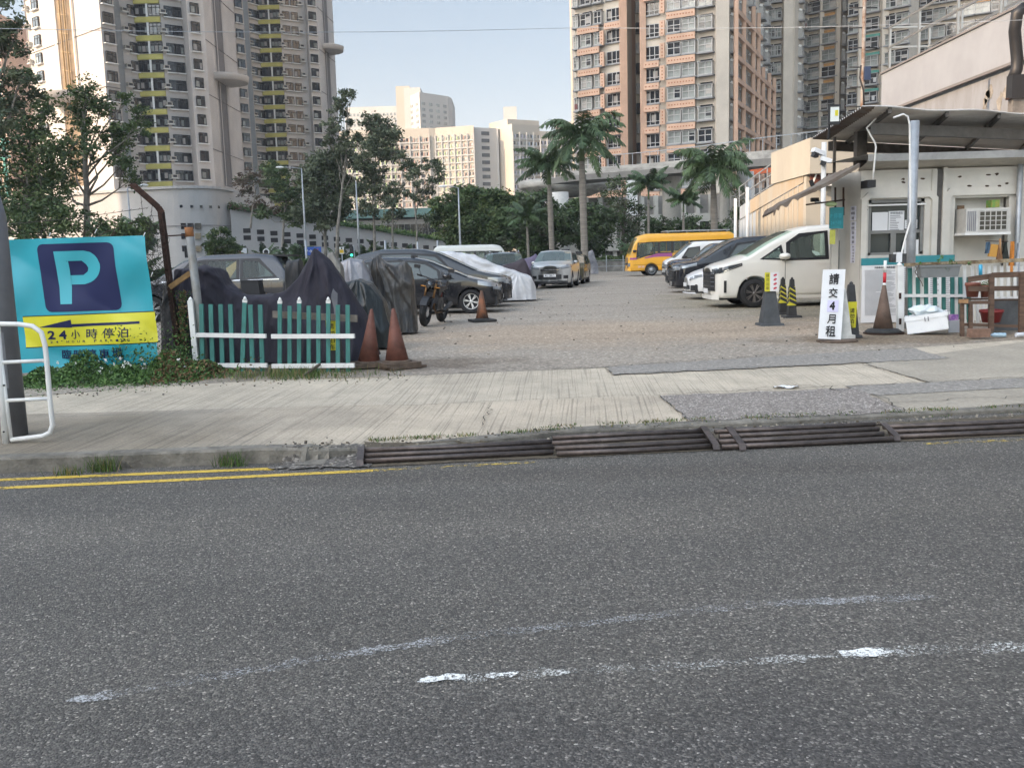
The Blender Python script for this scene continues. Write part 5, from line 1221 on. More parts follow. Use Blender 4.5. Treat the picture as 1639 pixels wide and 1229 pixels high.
# 2. white saloon with a sharp nose
x=rowcar(1096,29.4)
P2=paint('white_car_paint',(.74,.74,.73))
c=Car('parked_car','small pearl white hatchback with a low sharp nose beside the cream people carrier',(x,29.2,.15),0,4.5,1.74,
 [(0,.62),(.3,.78),(1.0,.98),(1.9,1.38),(2.5,1.49),(3.3,1.42),(4.3,1.05),(4.5,.8)],[(0,.55),(1,.86),(4.5,.98)],.9,3.6,.32,P2,
 [[(1.65,.95),(2.1,1.30),(2.7,1.38),(2.7,.95)],[(2.8,.95),(2.8,1.38),(3.4,1.28),(3.7,1.0)]],(1.0,2.05),group=RW,scale=1.05,dr=.55,glass=GLD)
c.front('grille',-.45,.45,.30,.42,BLK);c.front('number_plate',-.25,.25,.38,.49,PLATE,.03);c.front('headlight',.45,.84,lambda u:.55+.10*u,lambda u:.64+.12*u,LENS,.02,8,both=True);c.front('fog_lamp_recess',.5,.76,.26,.42,BLK,.014,both=True);c.side('headlight',.12,.7,lambda u:.62+.12*u,lambda u:.70+.13*u,LENS,.008)
c.mirror(1.75,.98,P2);c.doors([1.6,2.74],[2.4],.85);c.front('lip_spoiler',-.75,.75,.18,.22,WPLAS,.05)
# 3. black people carrier
x=rowcar(1074,34.2)
PB_=paint('black_car_paint',(.012,.013,.017),0,.18)
c=Car('parked_car','glossy black people carrier with chrome grille bars, third from the booth',(x,34.3,.15),0,4.9,1.82,
 [(0,.88),(.2,1.0),(.9,1.10),(1.9,1.70),(2.3,1.83),(3.6,1.88),(4.7,1.8),(4.9,1.1)],[(0,.8),(1,1.0),(4.9,1.12)],.95,3.9,.35,PB_,
 [[(1.75,1.08),(2.15,1.60),(2.75,1.68),(2.75,1.08)],[(2.9,1.08),(2.9,1.70),(3.8,1.70),(3.8,1.1)],[(3.9,1.12),(3.9,1.68),(4.5,1.6),(4.5,1.15)]],(1.05,2.0),group=RW,scale=1.04,dr=.45,n=3,tumble=.2)
c.front('grille',-.6,.6,.40,.86,BLK)
for z in (.48,.58,.68,.78): c.front('grille_bar',-.58,.58,z,z+.03,CHR,.03)
c.front('headlight',.45,.88,lambda u:.74+.06*u,lambda u:.88+.08*u,LENS,.02,8,both=True);c.side('headlight',.15,.75,lambda u:.82+.10*u,lambda u:.90+.12*u,LENS,.008);c.mirror(1.85,1.1,PB_)
# 4. dark hatch
x=rowcar(1067,38.6)
PG_=paint('charcoal_paint',(.03,.034,.04),.2,.22)
c=Car('parked_car','dark charcoal small car half hidden behind the black people carrier',(x,38.6,.15),0,4.0,1.7,[(0,.72),(.3,.86),(.9,.98),(1.7,1.42),(2.2,1.5),(3.4,1.48),(3.9,1.1),(4,.8)],[(0,.66),(.9,.9),(4,1.0)],.8,3.2,.31,PG_,
 [[(1.5,.98),(1.9,1.34),(2.4,1.40),(2.4,.98)],[(2.5,.98),(2.5,1.40),(3.2,1.38),(3.4,1.0)]],(.95,1.85),group=RW)
c.front('grille',-.4,.4,.3,.5,BLK);c.front('headlight',.42,.82,lambda u:.60+.08*u,lambda u:.72+.1*u,LENS,.02,8,both=True);c.side('headlight',.12,.6,.68,.80,LENS,.008)
# 5. navy SUV with silver lower body
x=rowcar(1071,44)
PN=paint('navy_paint',(.025,.04,.075),.2,.2);SIL=paint('silver_paint',(.50,.51,.52),.3,.28)
c=Car('parked_car','boxy navy off-roader with silver lower body, between the white van and black cars',(x,44,.15),0,4.7,1.86,[(0,.98),(.2,1.08),(1.3,1.16),(1.75,1.62),(2.0,1.80),(4.4,1.85),(4.65,1.4),(4.7,1.1)],[(0,.92),(1.3,1.10),(4.7,1.14)],.85,3.6,.39,PN,
 [[(1.62,1.2),(1.9,1.62),(2.5,1.66),(2.5,1.2)],[(2.6,1.2),(2.6,1.66),(3.4,1.66),(3.4,1.2)],[(3.5,1.2),(3.5,1.66),(4.3,1.64),(4.4,1.2)]],(1.3,1.85),group=RW,dr=.3,n=3.6,lowm=SIL,lowz=.78,tumble=.16,lower=.28)
c.front('grille',-.5,.5,.62,.9,BLK);c.front('headlight',.52,.82,.66,.86,LENS,.02,both=True);c.front('bumper',-.88,.88,.36,.56,SIL,.05)
# 6. white van
x=rowcar(1062,50)
PV=paint('van_white',(.70,.71,.72))
c=Car('delivery_van','plain white van with a steep windscreen between the minibus and the navy off-roader',(x,50,.15),0,4.7,1.7,[(0,.9),(.15,1.05),(.55,1.2),(1.25,1.82),(1.6,1.96),(4.5,1.98),(4.7,1.5)],[(0,.82),(.6,1.1),(4.7,1.15)],.85,3.5,.33,PV,
 [[(.85,1.15),(1.2,1.62),(1.75,1.70),(1.75,1.15)]],(.45,1.35),cat='van',dr=.32,n=3.4,tumble=.12,rr=.2,steel=True,rimm=ALLOY)
c.front('grille',-.4,.4,.62,.72,BLK);c.front('headlight',.42,.78,.62,.84,LENS,.02,both=True);c.front('bumper',-.8,.8,.28,.42,BLK,.03);c.mirror(.95,1.2,BLK)
# 7. yellow minibus
x=rowcar(1003,61.5)
PY=paint('minibus_yellow',(.80,.40,.03),0,.35);PUR=M('purple_stripe',(.30,.07,.22),.5,var=0)
def bus(nm,label,loc,rz,pm,L=7.1,Hh=2.65,stripe=True,cat='minibus',group=None):
    w=[[(.50,1.1),(.62,2.08),(1.9,2.12),(1.9,1.45),(1.1,1.30)],[(2.0,1.45),(2.0,2.12),(2.75,2.14),(2.75,1.45)],[(2.85,1.45),(2.85,2.14),(4.3,2.16),(4.3,1.45)],[(4.4,1.45),(4.4,2.16),(5.6,2.16),(5.6,1.45)],[(5.7,1.45),(5.7,2.16),(L-.25,2.14),(L-.25,1.45)]]
    c=Car(nm,label,loc,rz,L,2.05,[(0,1.15),(.12,1.35),(.4,2.2),(.7,2.52),(1.2,Hh),(L-.5,Hh+.02),(L-.1,2.4),(L,1.8)],[(0,1.0),(.5,1.05),(1.2,1.3),(L,1.4)],1.45,L-2.0,.38,pm,w,(.14,.55),cat=cat,dr=.3,n=3.8,tumble=.07,rr=.25,steel=True,rimm=GALV,glass=GLC,lower=.3,group=group,crown=.05)
    c.front('headlight',.62,.95,.62,.84,LENS,.02,both=True);c.front('bumper',-1.0,1.0,.34,.52,pm,.05);c.front('grille',-.5,.5,.72,.84,BLK)
    if stripe:
        c.side('purple_stripe',1.0,2.78,lambda u:1.10+.10*min(1,u*2.5),lambda u:1.16+.26*min(1,u*2.2),PUR,.012,8);c.side('purple_stripe',0.0,.5,1.05,1.18,PUR,.012)
        c.side('door_gap',2.80,2.82,.5,2.2,BLK,.01,1);c.side('trim_line',.3,3.2,.70,.715,BLK,.01)
        m=MB();m.box((4.5,0,Hh+.16),(4.2,1.5,.07),GALV)
        for xx in (2.6,3.8,5.2,6.4): m.box((xx,0,Hh+.09),(.08,1.4,.12),GALV)
        obj('roof_rack',m,c.t)
        m=MB()
        for i in range(5):
            for yy in (-.6,.6): m.box((2.9+i*.85,yy,1.75),(.14,.5,.75),M('seat_blue',(.03,.06,.14),.8));
        obj('seats',m,c.t)
        m=MB();m.add(text('24A 24B',.42,.13,M('pale_pink',(.6,.5,.6),var=0),.01),Matrix.Translation((.78,-1.035,.60)));obj('lettering',m,c.t)
    c.mirror(.35,1.6,BLK,.2);return c
bus('minibus','yellow minibus with a purple stripe and roof rack, at the far right row end',(x,61.4,.15),rad(1.5),PY)
# white bus beyond the hedge
b=D(815,430,93);bus('minibus','white bus roof showing above the hedge behind the parked cars at the centre',(D(815,430,79.6).x,79.6,.0),rad(180),paint('bus_cream',(.66,.66,.62)),6.4,2.65,False)
# ---- left side ----
LW='cars parked nose-in along the left side'
x=rowcar(803,25.4)
c=Car('parked_car','black estate hatchback with six-spoke alloy wheels behind the black motorcycle',(x,25.5,.15),math.pi,4.5,1.74,
 [(0,.72),(.2,.84),(.9,1.0),(1.95,1.46),(2.4,1.57),(3.4,1.60),(4.3,1.48),(4.5,.95)],[(0,.66),(.9,.92),(4.5,1.06)],.86,3.6,.335,PB_,
 [[(1.35,.98),(1.62,1.14),(1.62,.98)],[(1.72,.98),(1.75,1.20),(2.1,1.42),(2.62,1.48),(2.62,.98)],[(2.74,.99),(2.74,1.49),(3.5,1.48),(3.55,1.02)],[(3.65,1.04),(3.65,1.46),(4.15,1.40),(4.2,1.08)]],(.98,1.98),group=LW,scale=.95,dr=.5,spokes=6,rimm=M('alloy_bright',(.72,.71,.68),.3,.3,var=0))
c.front('grille',-.45,.45,.50,.62,BLK);c.front('headlight',.42,.86,lambda u:.58+.10*u,lambda u:.74+.10*u,LENS,.02,8,both=True);c.side('headlight',.10,.66,lambda u:.70+.09*u,lambda u:.82+.09*u,LENS,.008);c.front('bumper_intake',-.6,.6,.24,.36,BLK)
c.front('number_plate',-.25,.25,.38,.49,PLATE,.04);c.hm=PB_;c.mirror(1.5,1.05,PB_);c.doors([1.45,2.68],[2.3,3.3],.86)
x=rowcar(819,28.3)
c=Car('parked_car','black people carrier with a sloping bonnet between the black hatchback and the silver covered car',(x,28.3,.15),math.pi,4.8,1.8,
 [(0,.80),(.2,.90),(1.0,1.08),(2.1,1.62),(2.6,1.74),(3.8,1.76),(4.6,1.6),(4.8,1.0)],[(0,.74),(1,1.0),(4.8,1.1)],.92,3.8,.34,PB_,
 [[(1.7,1.06),(2.2,1.54),(2.8,1.60),(2.8,1.06)],[(2.9,1.06),(2.9,1.62),(3.8,1.62),(3.8,1.08)]],(1.05,2.15),group=LW,dr=.5)
c.front('grille',-.5,.5,.48,.66,BLK);c.front('headlight',.45,.88,lambda u:.62+.1*u,lambda u:.76+.12*u,LENS,.02,8,both=True);c.front('number_plate',-.25,.25,.34,.45,PLATE,.04);c.side('headlight',.1,.7,.74,.88,LENS,.008)
# dark people carrier with tail to the right
x=D(483,450,25.6).x
PD=paint('dark_blue_grey_paint',(.018,.020,.030),0,.22)
c=Car('parked_car','dark blue-grey estate with a roof spoiler and pale reflecting windows behind the covered motorcycles',(x-4.7,25.6,.15),0,4.7,1.78,
 [(0,.8),(.2,.92),(1.0,1.1),(1.8,1.6),(2.3,1.70),(3.6,1.72),(4.25,1.64),(4.55,1.15),(4.7,.95)],[(0,.74),(1,1.0),(4.7,1.06)],.9,3.75,.34,PD,
 [[(1.5,1.06),(1.95,1.50),(2.3,1.56),(2.3,1.06)],[(2.4,1.06),(2.4,1.57),(3.2,1.57),(3.2,1.06)],[(3.32,1.07),(3.32,1.57),(3.75,1.55),(4.2,1.12)]],(1.0,1.85),glass=glassy('pale_car_glass',(.70,.80,.76),.75),rearw=(4.28,4.55),group=LW)
m=MB();m.box((4.32,0,1.66),(.42,1.2,.05),BLK,ry=.05);obj('roof_spoiler',m,c.t);c.doors([2.35,3.3],[2.1],.9);c.side('trim_strip',1.2,4.3,1.035,1.05,CHR,.008)
c.front('tail_lamp',.5,.86,.78,1.0,M('tail_lamp_red',(.35,.02,.02),.2,var=0),both=True,rear=True)
# car cover
def drape(nm,label,cat,loc,rz,st,mat,fold=.03,nf=9,seed=1,N=60,K=40,group=None,mats=None,hem=.04,peaks=None):
    # st: (x, ztop, half width top, half width bottom); cloth hung over it with creases that run out from the peaks
    r=np.random.default_rng(seed);xs=[s[0] for s in st];f=lambda i:sm(np.interp(np.linspace(xs[0],xs[-1],N+1),xs,[s[i] for s in st]),1)
    X=np.linspace(xs[0],xs[-1],N+1);Z=f(1);A=f(2);B=f(3);ph=r.uniform(0,6.28,16);zm=max(Z)
    peaks=peaks or [(float(X[int(np.argmax(Z))]),zm)]
    rdg=lambda t:(1-abs(math.sin(t)))**1.7
    g=MB();L=xs[-1]-xs[0]
    def fn(u,v):
        x=xs[0]+L*u;z=float(np.interp(x,X,Z));a=float(np.interp(x,X,A));b=float(np.interp(x,X,B))
        t=(v-.5)*2;sgn=1 if t>=0 else -1;t=abs(t);L1=.30
        if t<L1: y=a*t/L1;zz=z-.03*(t/L1)**2
        else:
            q=(t-L1)/(1-L1);y=a+(b-a)*(q**.75);zz=z-.03-(z-.03-hem)*q**1.05
        dd=0
        for i,(px_,pz_) in enumerate(peaks):
            dx=x-px_;dz=pz_+.12-zz;dist=math.hypot(dx,dz);phi=math.atan2(dx,dz)
            w=min(1,dist/.35)*math.exp(-dist/1.3)
            dd+=w*(rdg(phi*nf*.75+ph[i]+sgn*1.3+.35*math.sin(dist*5+ph[i+4]))+.5*rdg(phi*nf*1.7+ph[i+2]+.5*math.sin(dist*7)))
        hang=(1-zz/max(z,.2))
        dd+=.75*hang*rdg(x*nf*1.1+ph[8]+sgn+.4*math.sin(zz*4+ph[9]))+.35*math.sin(x*5.1+zz*6+ph[10])*min(1,t*2)
        dd+=.5*rdg(zz*6+x*3*sgn+ph[11])*min(1,t*1.5)*(1-hang)
        am=fold*min(1,(t+.15)/.5)*dd
        return (x+am*.4*math.sin(zz*7+ph[2]),sgn*max(0,y+am*.8 if t>.04 else y),max(.01,zz+fold*.35*(rdg(x*nf*.8+v*6+ph[1])-.4)*(1 if t<.5 else .4)))
    g.grid(fn,N,K,mats or mat)
    for e in (0,1):
        b=len(g.v);pts=[fn(e,j/K) for j in range(K+1)];g.v+=pts;g.face(range(b,b+K+1) if e else list(range(b,b+K+1))[::-1],mat,False)
    o=obj(nm,g);o.location=loc;o.rotation_euler=(0,0,rz);return tag(o,label,cat,group)
SILC=M('silver_cover',(.56,.56,.57),.5,.15,var=.10,sc=3,bump=.35,bsc=14)
x=rowcar(857,31.2)
drape('covered_car','car under a silver-grey fabric cover, between the black cars and the silver off-roader','covered car',(x,31.3,.15),math.pi,[(0,.5,.4,.55),(.15,.8,.6,.8),(.6,.98,.72,.88),(1.2,1.18,.78,.93),(2.0,1.56,.66,.95),(2.7,1.68,.62,.95),(3.8,1.6,.62,.95),(4.4,1.05,.65,.9),(4.6,.6,.4,.6)],SILC,.055,9,3,170,70,hem=.06,peaks=[(2.6,1.56),(.6,.9)])
# silver SUV facing the camera
p=G(878,463,.15);PS=paint('silver_suv_paint',(.50,.50,.49),.35,.28)
c=Car('parked_car','silver off-roader facing the camera beside the covered car, headlights and plate visible',(D(880,450,42).x,41.8,.15),rad(80),4.5,1.84,
 [(0,.98),(.15,1.04),(.9,1.14),(1.1,1.2),(1.9,1.58),(2.4,1.68),(3.8,1.66),(4.4,1.3),(4.5,.95)],[(0,.86),(1,1.04),(4.5,1.1)],.9,3.6,.36,PS,
 [[(1.65,1.1),(2.05,1.5),(2.6,1.54),(2.6,1.1)],[(2.7,1.1),(2.7,1.54),(3.6,1.5),(3.7,1.12)]],(1.08,2.05),dr=.5,n=3,glass=glassy('grey_green_glass',(.5,.62,.6),.35))
c.front('grille',-.42,.42,.78,.88,BLK,.02);c.front('grille_bar',-.42,.42,.82,.84,CHR,.035);c.front('lower_grille',-.52,.52,.42,.62,BLK,.02);c.front('number_plate',-.27,.27,.52,.64,PLATE,.05)
m=MB();m.add(text('RU 2813',.42,.08,INK,.015),Matrix.Rotation(-math.pi/2,4,'Z'));m.xf(Matrix.Translation((-.075,0,.58)));obj('plate_lettering',m,c.t)
c.front('headlight',.48,.86,lambda u:.84+.06*u,lambda u:.95+.10*u,LENS,.02,8,both=True);c.front('fog_lamp',.60,.80,.44,.58,BLK,.02,both=True);c.front('bumper_lip',-.75,.75,.24,.34,BLK,.02);c.side('headlight',.12,.55,.92,1.06,LENS,.008)
c.mirror(1.75,1.15,PS)
# car behind, olive
PO=paint('bronze_paint',(.10,.095,.06),.4,.25)
c=Car('parked_car','dark bronze car just behind the silver off-roader, seen only along its right side',(D(905,450,47.5).x,47,.15),rad(80),4.4,1.76,[(0,.8),(.2,.9),(1,1.02),(1.9,1.42),(2.4,1.5),(3.6,1.46),(4.3,1.1),(4.4,.9)],[(0,.74),(1,.94),(4.4,1.02)],.9,3.5,.33,PO,[[(1.6,1.0),(2.,1.36),(2.5,1.4),(2.5,1.0)],[(2.6,1.0),(2.6,1.4),(3.4,1.36),(3.6,1.02)]],(1.0,2.0))
# cars behind the cover
c=Car('parked_car','pale blue-grey hatchback seen over the silver covered car, second row',(D(795,450,46).x+.3,46.5,.15),rad(95),4.2,1.7,[(0,.85),(.2,.95),(.9,1.06),(1.7,1.5),(2.2,1.6),(3.6,1.58),(4.2,1.0)],[(0,.8),(.9,1.),(4.2,1.05)],.85,3.4,.32,paint('pale_blue_paint',(.25,.31,.37),.3,.25),[[(1.4,1.05),(1.8,1.42),(2.4,1.46),(2.4,1.05)],[(2.5,1.05),(2.5,1.46),(3.4,1.44),(3.5,1.05)]],(.9,1.85),glass=GLC)
c=Car('parked_car','charcoal off-roader with roof rails partly behind a covered scooter, left of the silver off-roader',(D(806,450,38.5).x,38.6,.15),rad(89),4.4,1.8,[(0,.92),(.2,1.0),(1.,1.12),(1.8,1.55),(2.3,1.64),(3.8,1.62),(4.4,1.0)],[(0,.84),(1,1.02),(4.4,1.08)],.88,3.5,.35,PG_,[[(1.6,1.08),(2.,1.46),(2.5,1.5),(2.5,1.08)],[(2.6,1.08),(2.6,1.5),(3.5,1.48),(3.7,1.1)]],(1.02,1.95),glass=GLC)
m=MB()
for y in (-.62,.62): m.tube([(2.2,y,1.66),(2.4,y,1.73),(3.6,y,1.72),(3.8,y,1.65)],.018,CHR,6)
obj('roof_rail',m,c.t)
# small white van roof behind the cover
Car('delivery_van','small white van, only its roof showing behind the silver covered car',(D(765,450,58).x,58,.15),math.pi,4.2,1.65,[(0,.9),(.5,1.15),(1.2,1.78),(1.5,1.88),(4,1.9),(4.2,1.4)],[(0,.8),(.6,1.1),(4.2,1.15)],.8,3.3,.32,PV,[[(.85,1.15),(1.2,1.58),(1.75,1.66),(1.75,1.15)],[(1.9,1.15),(1.9,1.66),(3.8,1.66),(3.8,1.15)]],(.45,1.3),cat='van',glass=GLC,dr=.3,n=3.4,tumble=.12)
# orange-roofed taxi-like strip behind tent cover
Car('parked_car','orange car whose roof peeks out behind the peak of the navy motorcycle cover',(D(545,450,33).x,33.5,.15),math.pi,4.5,1.7,[(0,.75),(.9,.98),(1.8,1.42),(2.3,1.70),(3.4,1.70),(4.3,1.1),(4.5,.9)],[(0,.7),(1,.92),(4.5,1.0)],.85,3.6,.32,paint('orange_car_paint',(.6,.30,.04)),[[(1.6,1.0),(2.1,1.4),(2.6,1.5),(2.6,1.0)],[(2.7,1.0),(2.7,1.5),(3.4,1.45),(3.7,1.02)]],(1.0,2.0))
# ================= FOREGROUND, LEFT =================
p=Vector((-4.50,8.32,.12))
t=thing('lamp_post','thick tapered grey lamp post cut by the left edge of the picture','lamp post',tuple(p))
obj('base_section',MB().tube([(0,0,-.02),(-.005,0,1.95),(-.01,0,2.12)],[.104,.104,.078],POLE,28),t)
obj('upper_section',MB().tube([(-.01,0,2.1),(-.03,0,5),(-.05,0,8.5)],[.078,.066,.05],POLE,24),t)
obj('access_door',MB().grid(lambda u,v:(.1055*math.cos(-1.9+u*.7),.1055*math.sin(-1.9+u*.7),.45+.5*v),6,1,POLE),t)
# white tubular railing
Yr=7.95;b=D(80,703,Yr);b.z=.12;t=thing('railing','white tubular pedestrian railing beside the thick grey lamp post','railing',(b.x,Yr,.12),wb=True)
def DP(x,y): q=D(x,y,Yr);return q
R_=.021
pts=[DP(-90,517),DP(30,519),DP(52,522),DP(66,532),DP(72,552),DP(75,580),DP(80,640),DP(84,680),DP(80,692),DP(68,698),DP(18,704)]
obj('frame_loop',MB().tube(pts,R_,WHITE,10),t)
for a,c in (((2,580),(74,577)),((-60,583),(2,580)),((10,641),(80,638))): obj('rail',MB().tube([DP(*a),DP(*c)],R_*.75,WHITE,8),t)
q0,q1=DP(-6,515),DP(10,712);q1.z=.10;obj('post',MB().tube([q0,q1],.030,WHITE,10),t);q0,q1=DP(2,575),DP(18,704);obj('post',MB().tube([q0,q1],.016,WHITE,8),t)
for y in (616,690): c=DP(9,y);obj('bolt',MB().lathe([(.008,-.034),(.008,-.02)],INK,c,8,'Y'),t)
# banner
YBN=12.85
def wr(x,z): return .012*abs(math.sin(3.1*x-2.3*z+.6))**.6+.014*(1-abs(math.sin(1.7*x+2.9*z)))**3+.022*math.sin(2.1*x+5.2*z)+.016*math.sin(5.5*x-7*z+1)+.012*math.sin(9*x+3*z)+.05*max(0,math.sin(2.6*(x+4.9)))*.3
def bp(px,py,off=0):
    q=D(px,py,YBN);return Vector((q.x,YBN+wr(q.x,q.z)-off,q.z))
TUR=M('banner_turquoise',(.028,.34,.42),.45,var=.05,sc=2);NAV=M('banner_navy',(.003,.009,.07),.65,var=0);YLW=M('banner_yellow',(.66,.62,.03),.45,var=.03);BNL=M('banner_p',(.05,.40,.48),.45,var=0)
c=D(130,590,YBN);t=thing('banner','turquoise and yellow parking banner with a big P, hung on the chain-link fence','banner',(c.x,YBN,.3),wb=True)
def quadg(c4,mat,off,nu=30,nv=30,name='panel'):
    a,b_,c_,d=[Vector((*p,0)) for p in c4]   # TL TR BR BL in pixels
    g=MB();g.grid(lambda u,v:bp(*(((a*(1-u)+b_*u)*(1-v)+(d*(1-u)+c_*u)*v)[:2]),off),nu,nv,mat);return g
obj('cloth',quadg([(2,384),(232,377),(254,583),(28,598)],TUR,0,50,44),t)
def z6(x,y): return (x/3.5125,290+y/3.5125)
def rows(ys,lf,rf,mat,off,n=14):   # scanline filled shape, in zoom coordinates
    g=MB();k=len(ys)
    def fn(u,v):
        i=v*(k-1);j=min(int(i),k-2);f=i-j;y=ys[j]*(1-f)+ys[j+1]*f;l=lf[j]*(1-f)+lf[j+1]*f;r=rf[j]*(1-f)+rf[j+1]*f
        return bp(*z6(l+(r-l)*u,y+ -0.03*(l+(r-l)*u-400)),off)
    return g.grid(fn,n,(k-1)*3,mat)
ys=[350,353,360,372,385]+[450,550,650]+[700,712,722,730,733]
def sqx(y,s):
    L=198+(y-350)*.160;Rr=632+(y-350)*.135;e=min(1,max(0,(35-min(y-350,733-y))/35));ins=35*(1-math.sqrt(max(0,1-e*e)));return L+ins if s<0 else Rr-ins
obj('emblem_square',rows(ys,[sqx(y,-1) for y in ys],[sqx(y,1) for y in ys],NAV,.004,24),t)
g=rows([397,690],[300,345],[372,408],BNL,.008,4)   # stem
g.add(rows([393,402,420,440,449],[300,301,304,307,309],[470,507,532,547,551],BNL,.008,14))
g.add(rows([449,470,490,510,530],[455,480,492,488,462],[551,561,563,560,553],BNL,.008,8))
g.add(rows([530,545,560,572,582],[380,382,385,387,390],[553,543,527,505,470],BNL,.008,14));obj('letter_p',g,t)
obj('yellow_band',quadg([z6(124,765),z6(868,735),z6(887,906),z6(143,937)],YLW,.005,40,12),t)
g=quadg([z6(124,760),z6(868,730),z6(868,735),z6(124,765)],INK,.006,40,1);g.add(quadg([z6(143,935),z6(887,904),z6(887,908),z6(143,939)],INK,.006,40,1));obj('border_line',g,t)
g=quadg([z6(222,821),z6(405,778),z6(411,822),z6(222,824)],NAV,.008,16,3);g.add(quadg([z6(405,803),z6(783,787),z6(784,801),z6(411,819)],NAV,.008,20,2));obj('arrow',g,t)
def btext(s,x0,y0,x1,y1,bold,mat,off=.009,nm='lettering'):   # text along a line; box in zoom coordinates
    h=abs(y1[1]-y1[0]);m=text(s,x1-x0,h,mat,bold);cx=(x0+x1)/2
    m.v=[tuple(bp(*z6(cx+a,(y1[0]+y1[1])/2-c-(a)*.03),off-b_)) for a,b_,c in m.v];return m
g=MB()
for s,x0,x1,yc,h,bo in (('2',264,308,866,50,.035),('4',330,376,864,50,.035),('小',402,450,860,52,.012),('時',487,547,857,56,.012),('停',579,640,853,56,.012),('泊',667,726,849,56,.012)):
    g.add(btext(s,x0,0,x1,(yc-h/2,yc+h/2),bo,NAV))
for i,ch in enumerate('24-HOUR PARKING'):
    if ch==' ': continue
    x=275+i*31.8;g.add(btext(ch,x,0,x+(15 if ch!='-' else 8),(900-(x-275)*.035,(913 if ch!='-' else 904)-(x-275)*.035),.012,NAV))
for i,ch in enumerate('臨時停車場'): x=338+i*73;y=975-i*2;g.add(btext(ch,x,0,x+58,(y-26,y+26),.02,NAV))
for i,ch in enumerate('PARKING'): x=575+i*18.5;g.add(btext(ch,x,0,x+9,(1000-i*.6,1010-i*.6),.01,NAV))
obj('lettering',g,t)
for x,y in ((78,380),(153,374),(230,379),(242,443),(248,512)): obj('tie',MB().tube([bp(x,y,.01),bp(x+3,y-7,.02)],.006,WPLAS,5),t)
# chain link fence with cranked rusty post
YF=13.3;b=D(287,572,YF);t=thing('chain_link_fence','chain-link fence with a rusty cranked post and barbed wire behind the banner','fence',(b.x,YF,.15),wb=True)
q=[D(211,296,YF),D(252,332,YF),D(258,341,YF),D(269,432,YF),D(288,572,YF)];g=MB()
for a,c in zip(q,q[1:]): d=(c-a).normalized();g.bar(a-d*.01,c+d*.01,.085,.05,RUST);g.bar(a+Vector((.035,-.04,0)),c+Vector((.035,-.04,0)),.012,.07,RUST)
obj('cranked_post',g,t)
WIRE=M('wire',(.05,.045,.04),.6,.5,var=.3)
g=MB();x0=D(-40,450,YF).x;x1=q[4].x-.02;z0,z1=.2,1.75;s=.07
k=-40
n=int((x1-x0+1.6)/s)
for i in range(n):
    for sg in (1,-1):
        xa=x0-1.6+i*s if sg>0 else x0+i*s;a=Vector((xa,YF+.004*sg,z0));c=Vector((xa+sg*(z1-z0),YF+.004*sg,z1))
        # clip in x
        for P_,Q_ in ((a,c),):
            f0,f1=0.,1.
            for lim,sgn in ((x0,1),(x1,-1)):
                da=(P_.x-lim)*sgn;dc=(Q_.x-lim)*sgn
                if da<0 and dc<0: f0=2
                elif da<0: f0=max(f0,da/(da-dc))
                elif dc<0: f1=min(f1,da/(da-dc))
            if f0<f1: g.bar(P_.lerp(Q_,f0),P_.lerp(Q_,f1),.004,.004,WIRE)
obj('mesh_panel',g,t)
g=MB();r=random.Random(3)
for i in range(46):
    px=r.gauss(243,9);py=r.uniform(352,470);c=D(px,py,YF-.05);a=[]
    for k in range(7): a.append(c+Vector((.10*math.cos(k*1.1+i)*r.uniform(.5,1),r.uniform(-.08,.08),.10*math.sin(k*1.1+i)*r.uniform(.5,1))))
    g.tube(a,.0035,WIRE,4,False)
obj('tangled_mesh',g,t)
for (xa,ya),(xb,yb) in (((236,333),(-20,362)),((244,325),(236,390)),((225,310),(229,345))):
    a,c=D(xa,ya,YF),D(xb,yb,YF);g=MB();g.tube([a,a.lerp(c,.5)+Vector((0,0,-.03)),c],.004,WIRE,5,False)
    L=(c-a).length
    for i in range(int(L/.12)): p_=a.lerp(c,i*.12/L);g.bar(p_+Vector((-.015,0,-.015)),p_+Vector((.015,0,.015)),.004,.004,WIRE)
    obj('barbed_wire',g,t)
g=MB();a,c=D(302,364,13.05),D(320,512,13.05);c2=c+(c-a)*.5;g.tube([a,a.lerp(c,.10)],.0575,M('rusted_top',(.26,.11,.04),.8,var=.4,sc=12),14);g.tube([a.lerp(c,.08),c,Vector((c2.x,13.05,.1))],.056,GALR,14);solo('cut_pole','' or g,'grey steel pole with a rusty cut top behind the white fence end','pole',base=(c2.x,13.05,.1))
solo('brace_bar',MB().bar(D(272,460,13.2),D(305,437,13.2),.04,.07,M('rusty_angle',(.22,.13,.05),.8,var=.4,sc=8)),'brown rusty slanting brace bar between the cranked post and cut pole','brace');solo('thin_rod',MB().bar(D(267,378,13.2),D(301,376,13.2),.02,.02,RUST),'thin dark level rod between the cranked post and cut pole','rod')
# climbing greenery on post + dry weeds
g=MB()
for i in range(900):
    px=rnd.gauss(292,6);py=rnd.uniform(465,575);leafq(g,D(px,py,13.25+rnd.uniform(-.1,.15)),rnd.uniform(.012,.028),LEAF if rnd.random()<.55 else LEAFD)
tag(obj('climbing_weed',g),'climbing weed leaves round the foot of the rusty post','weeds',kind='stuff')
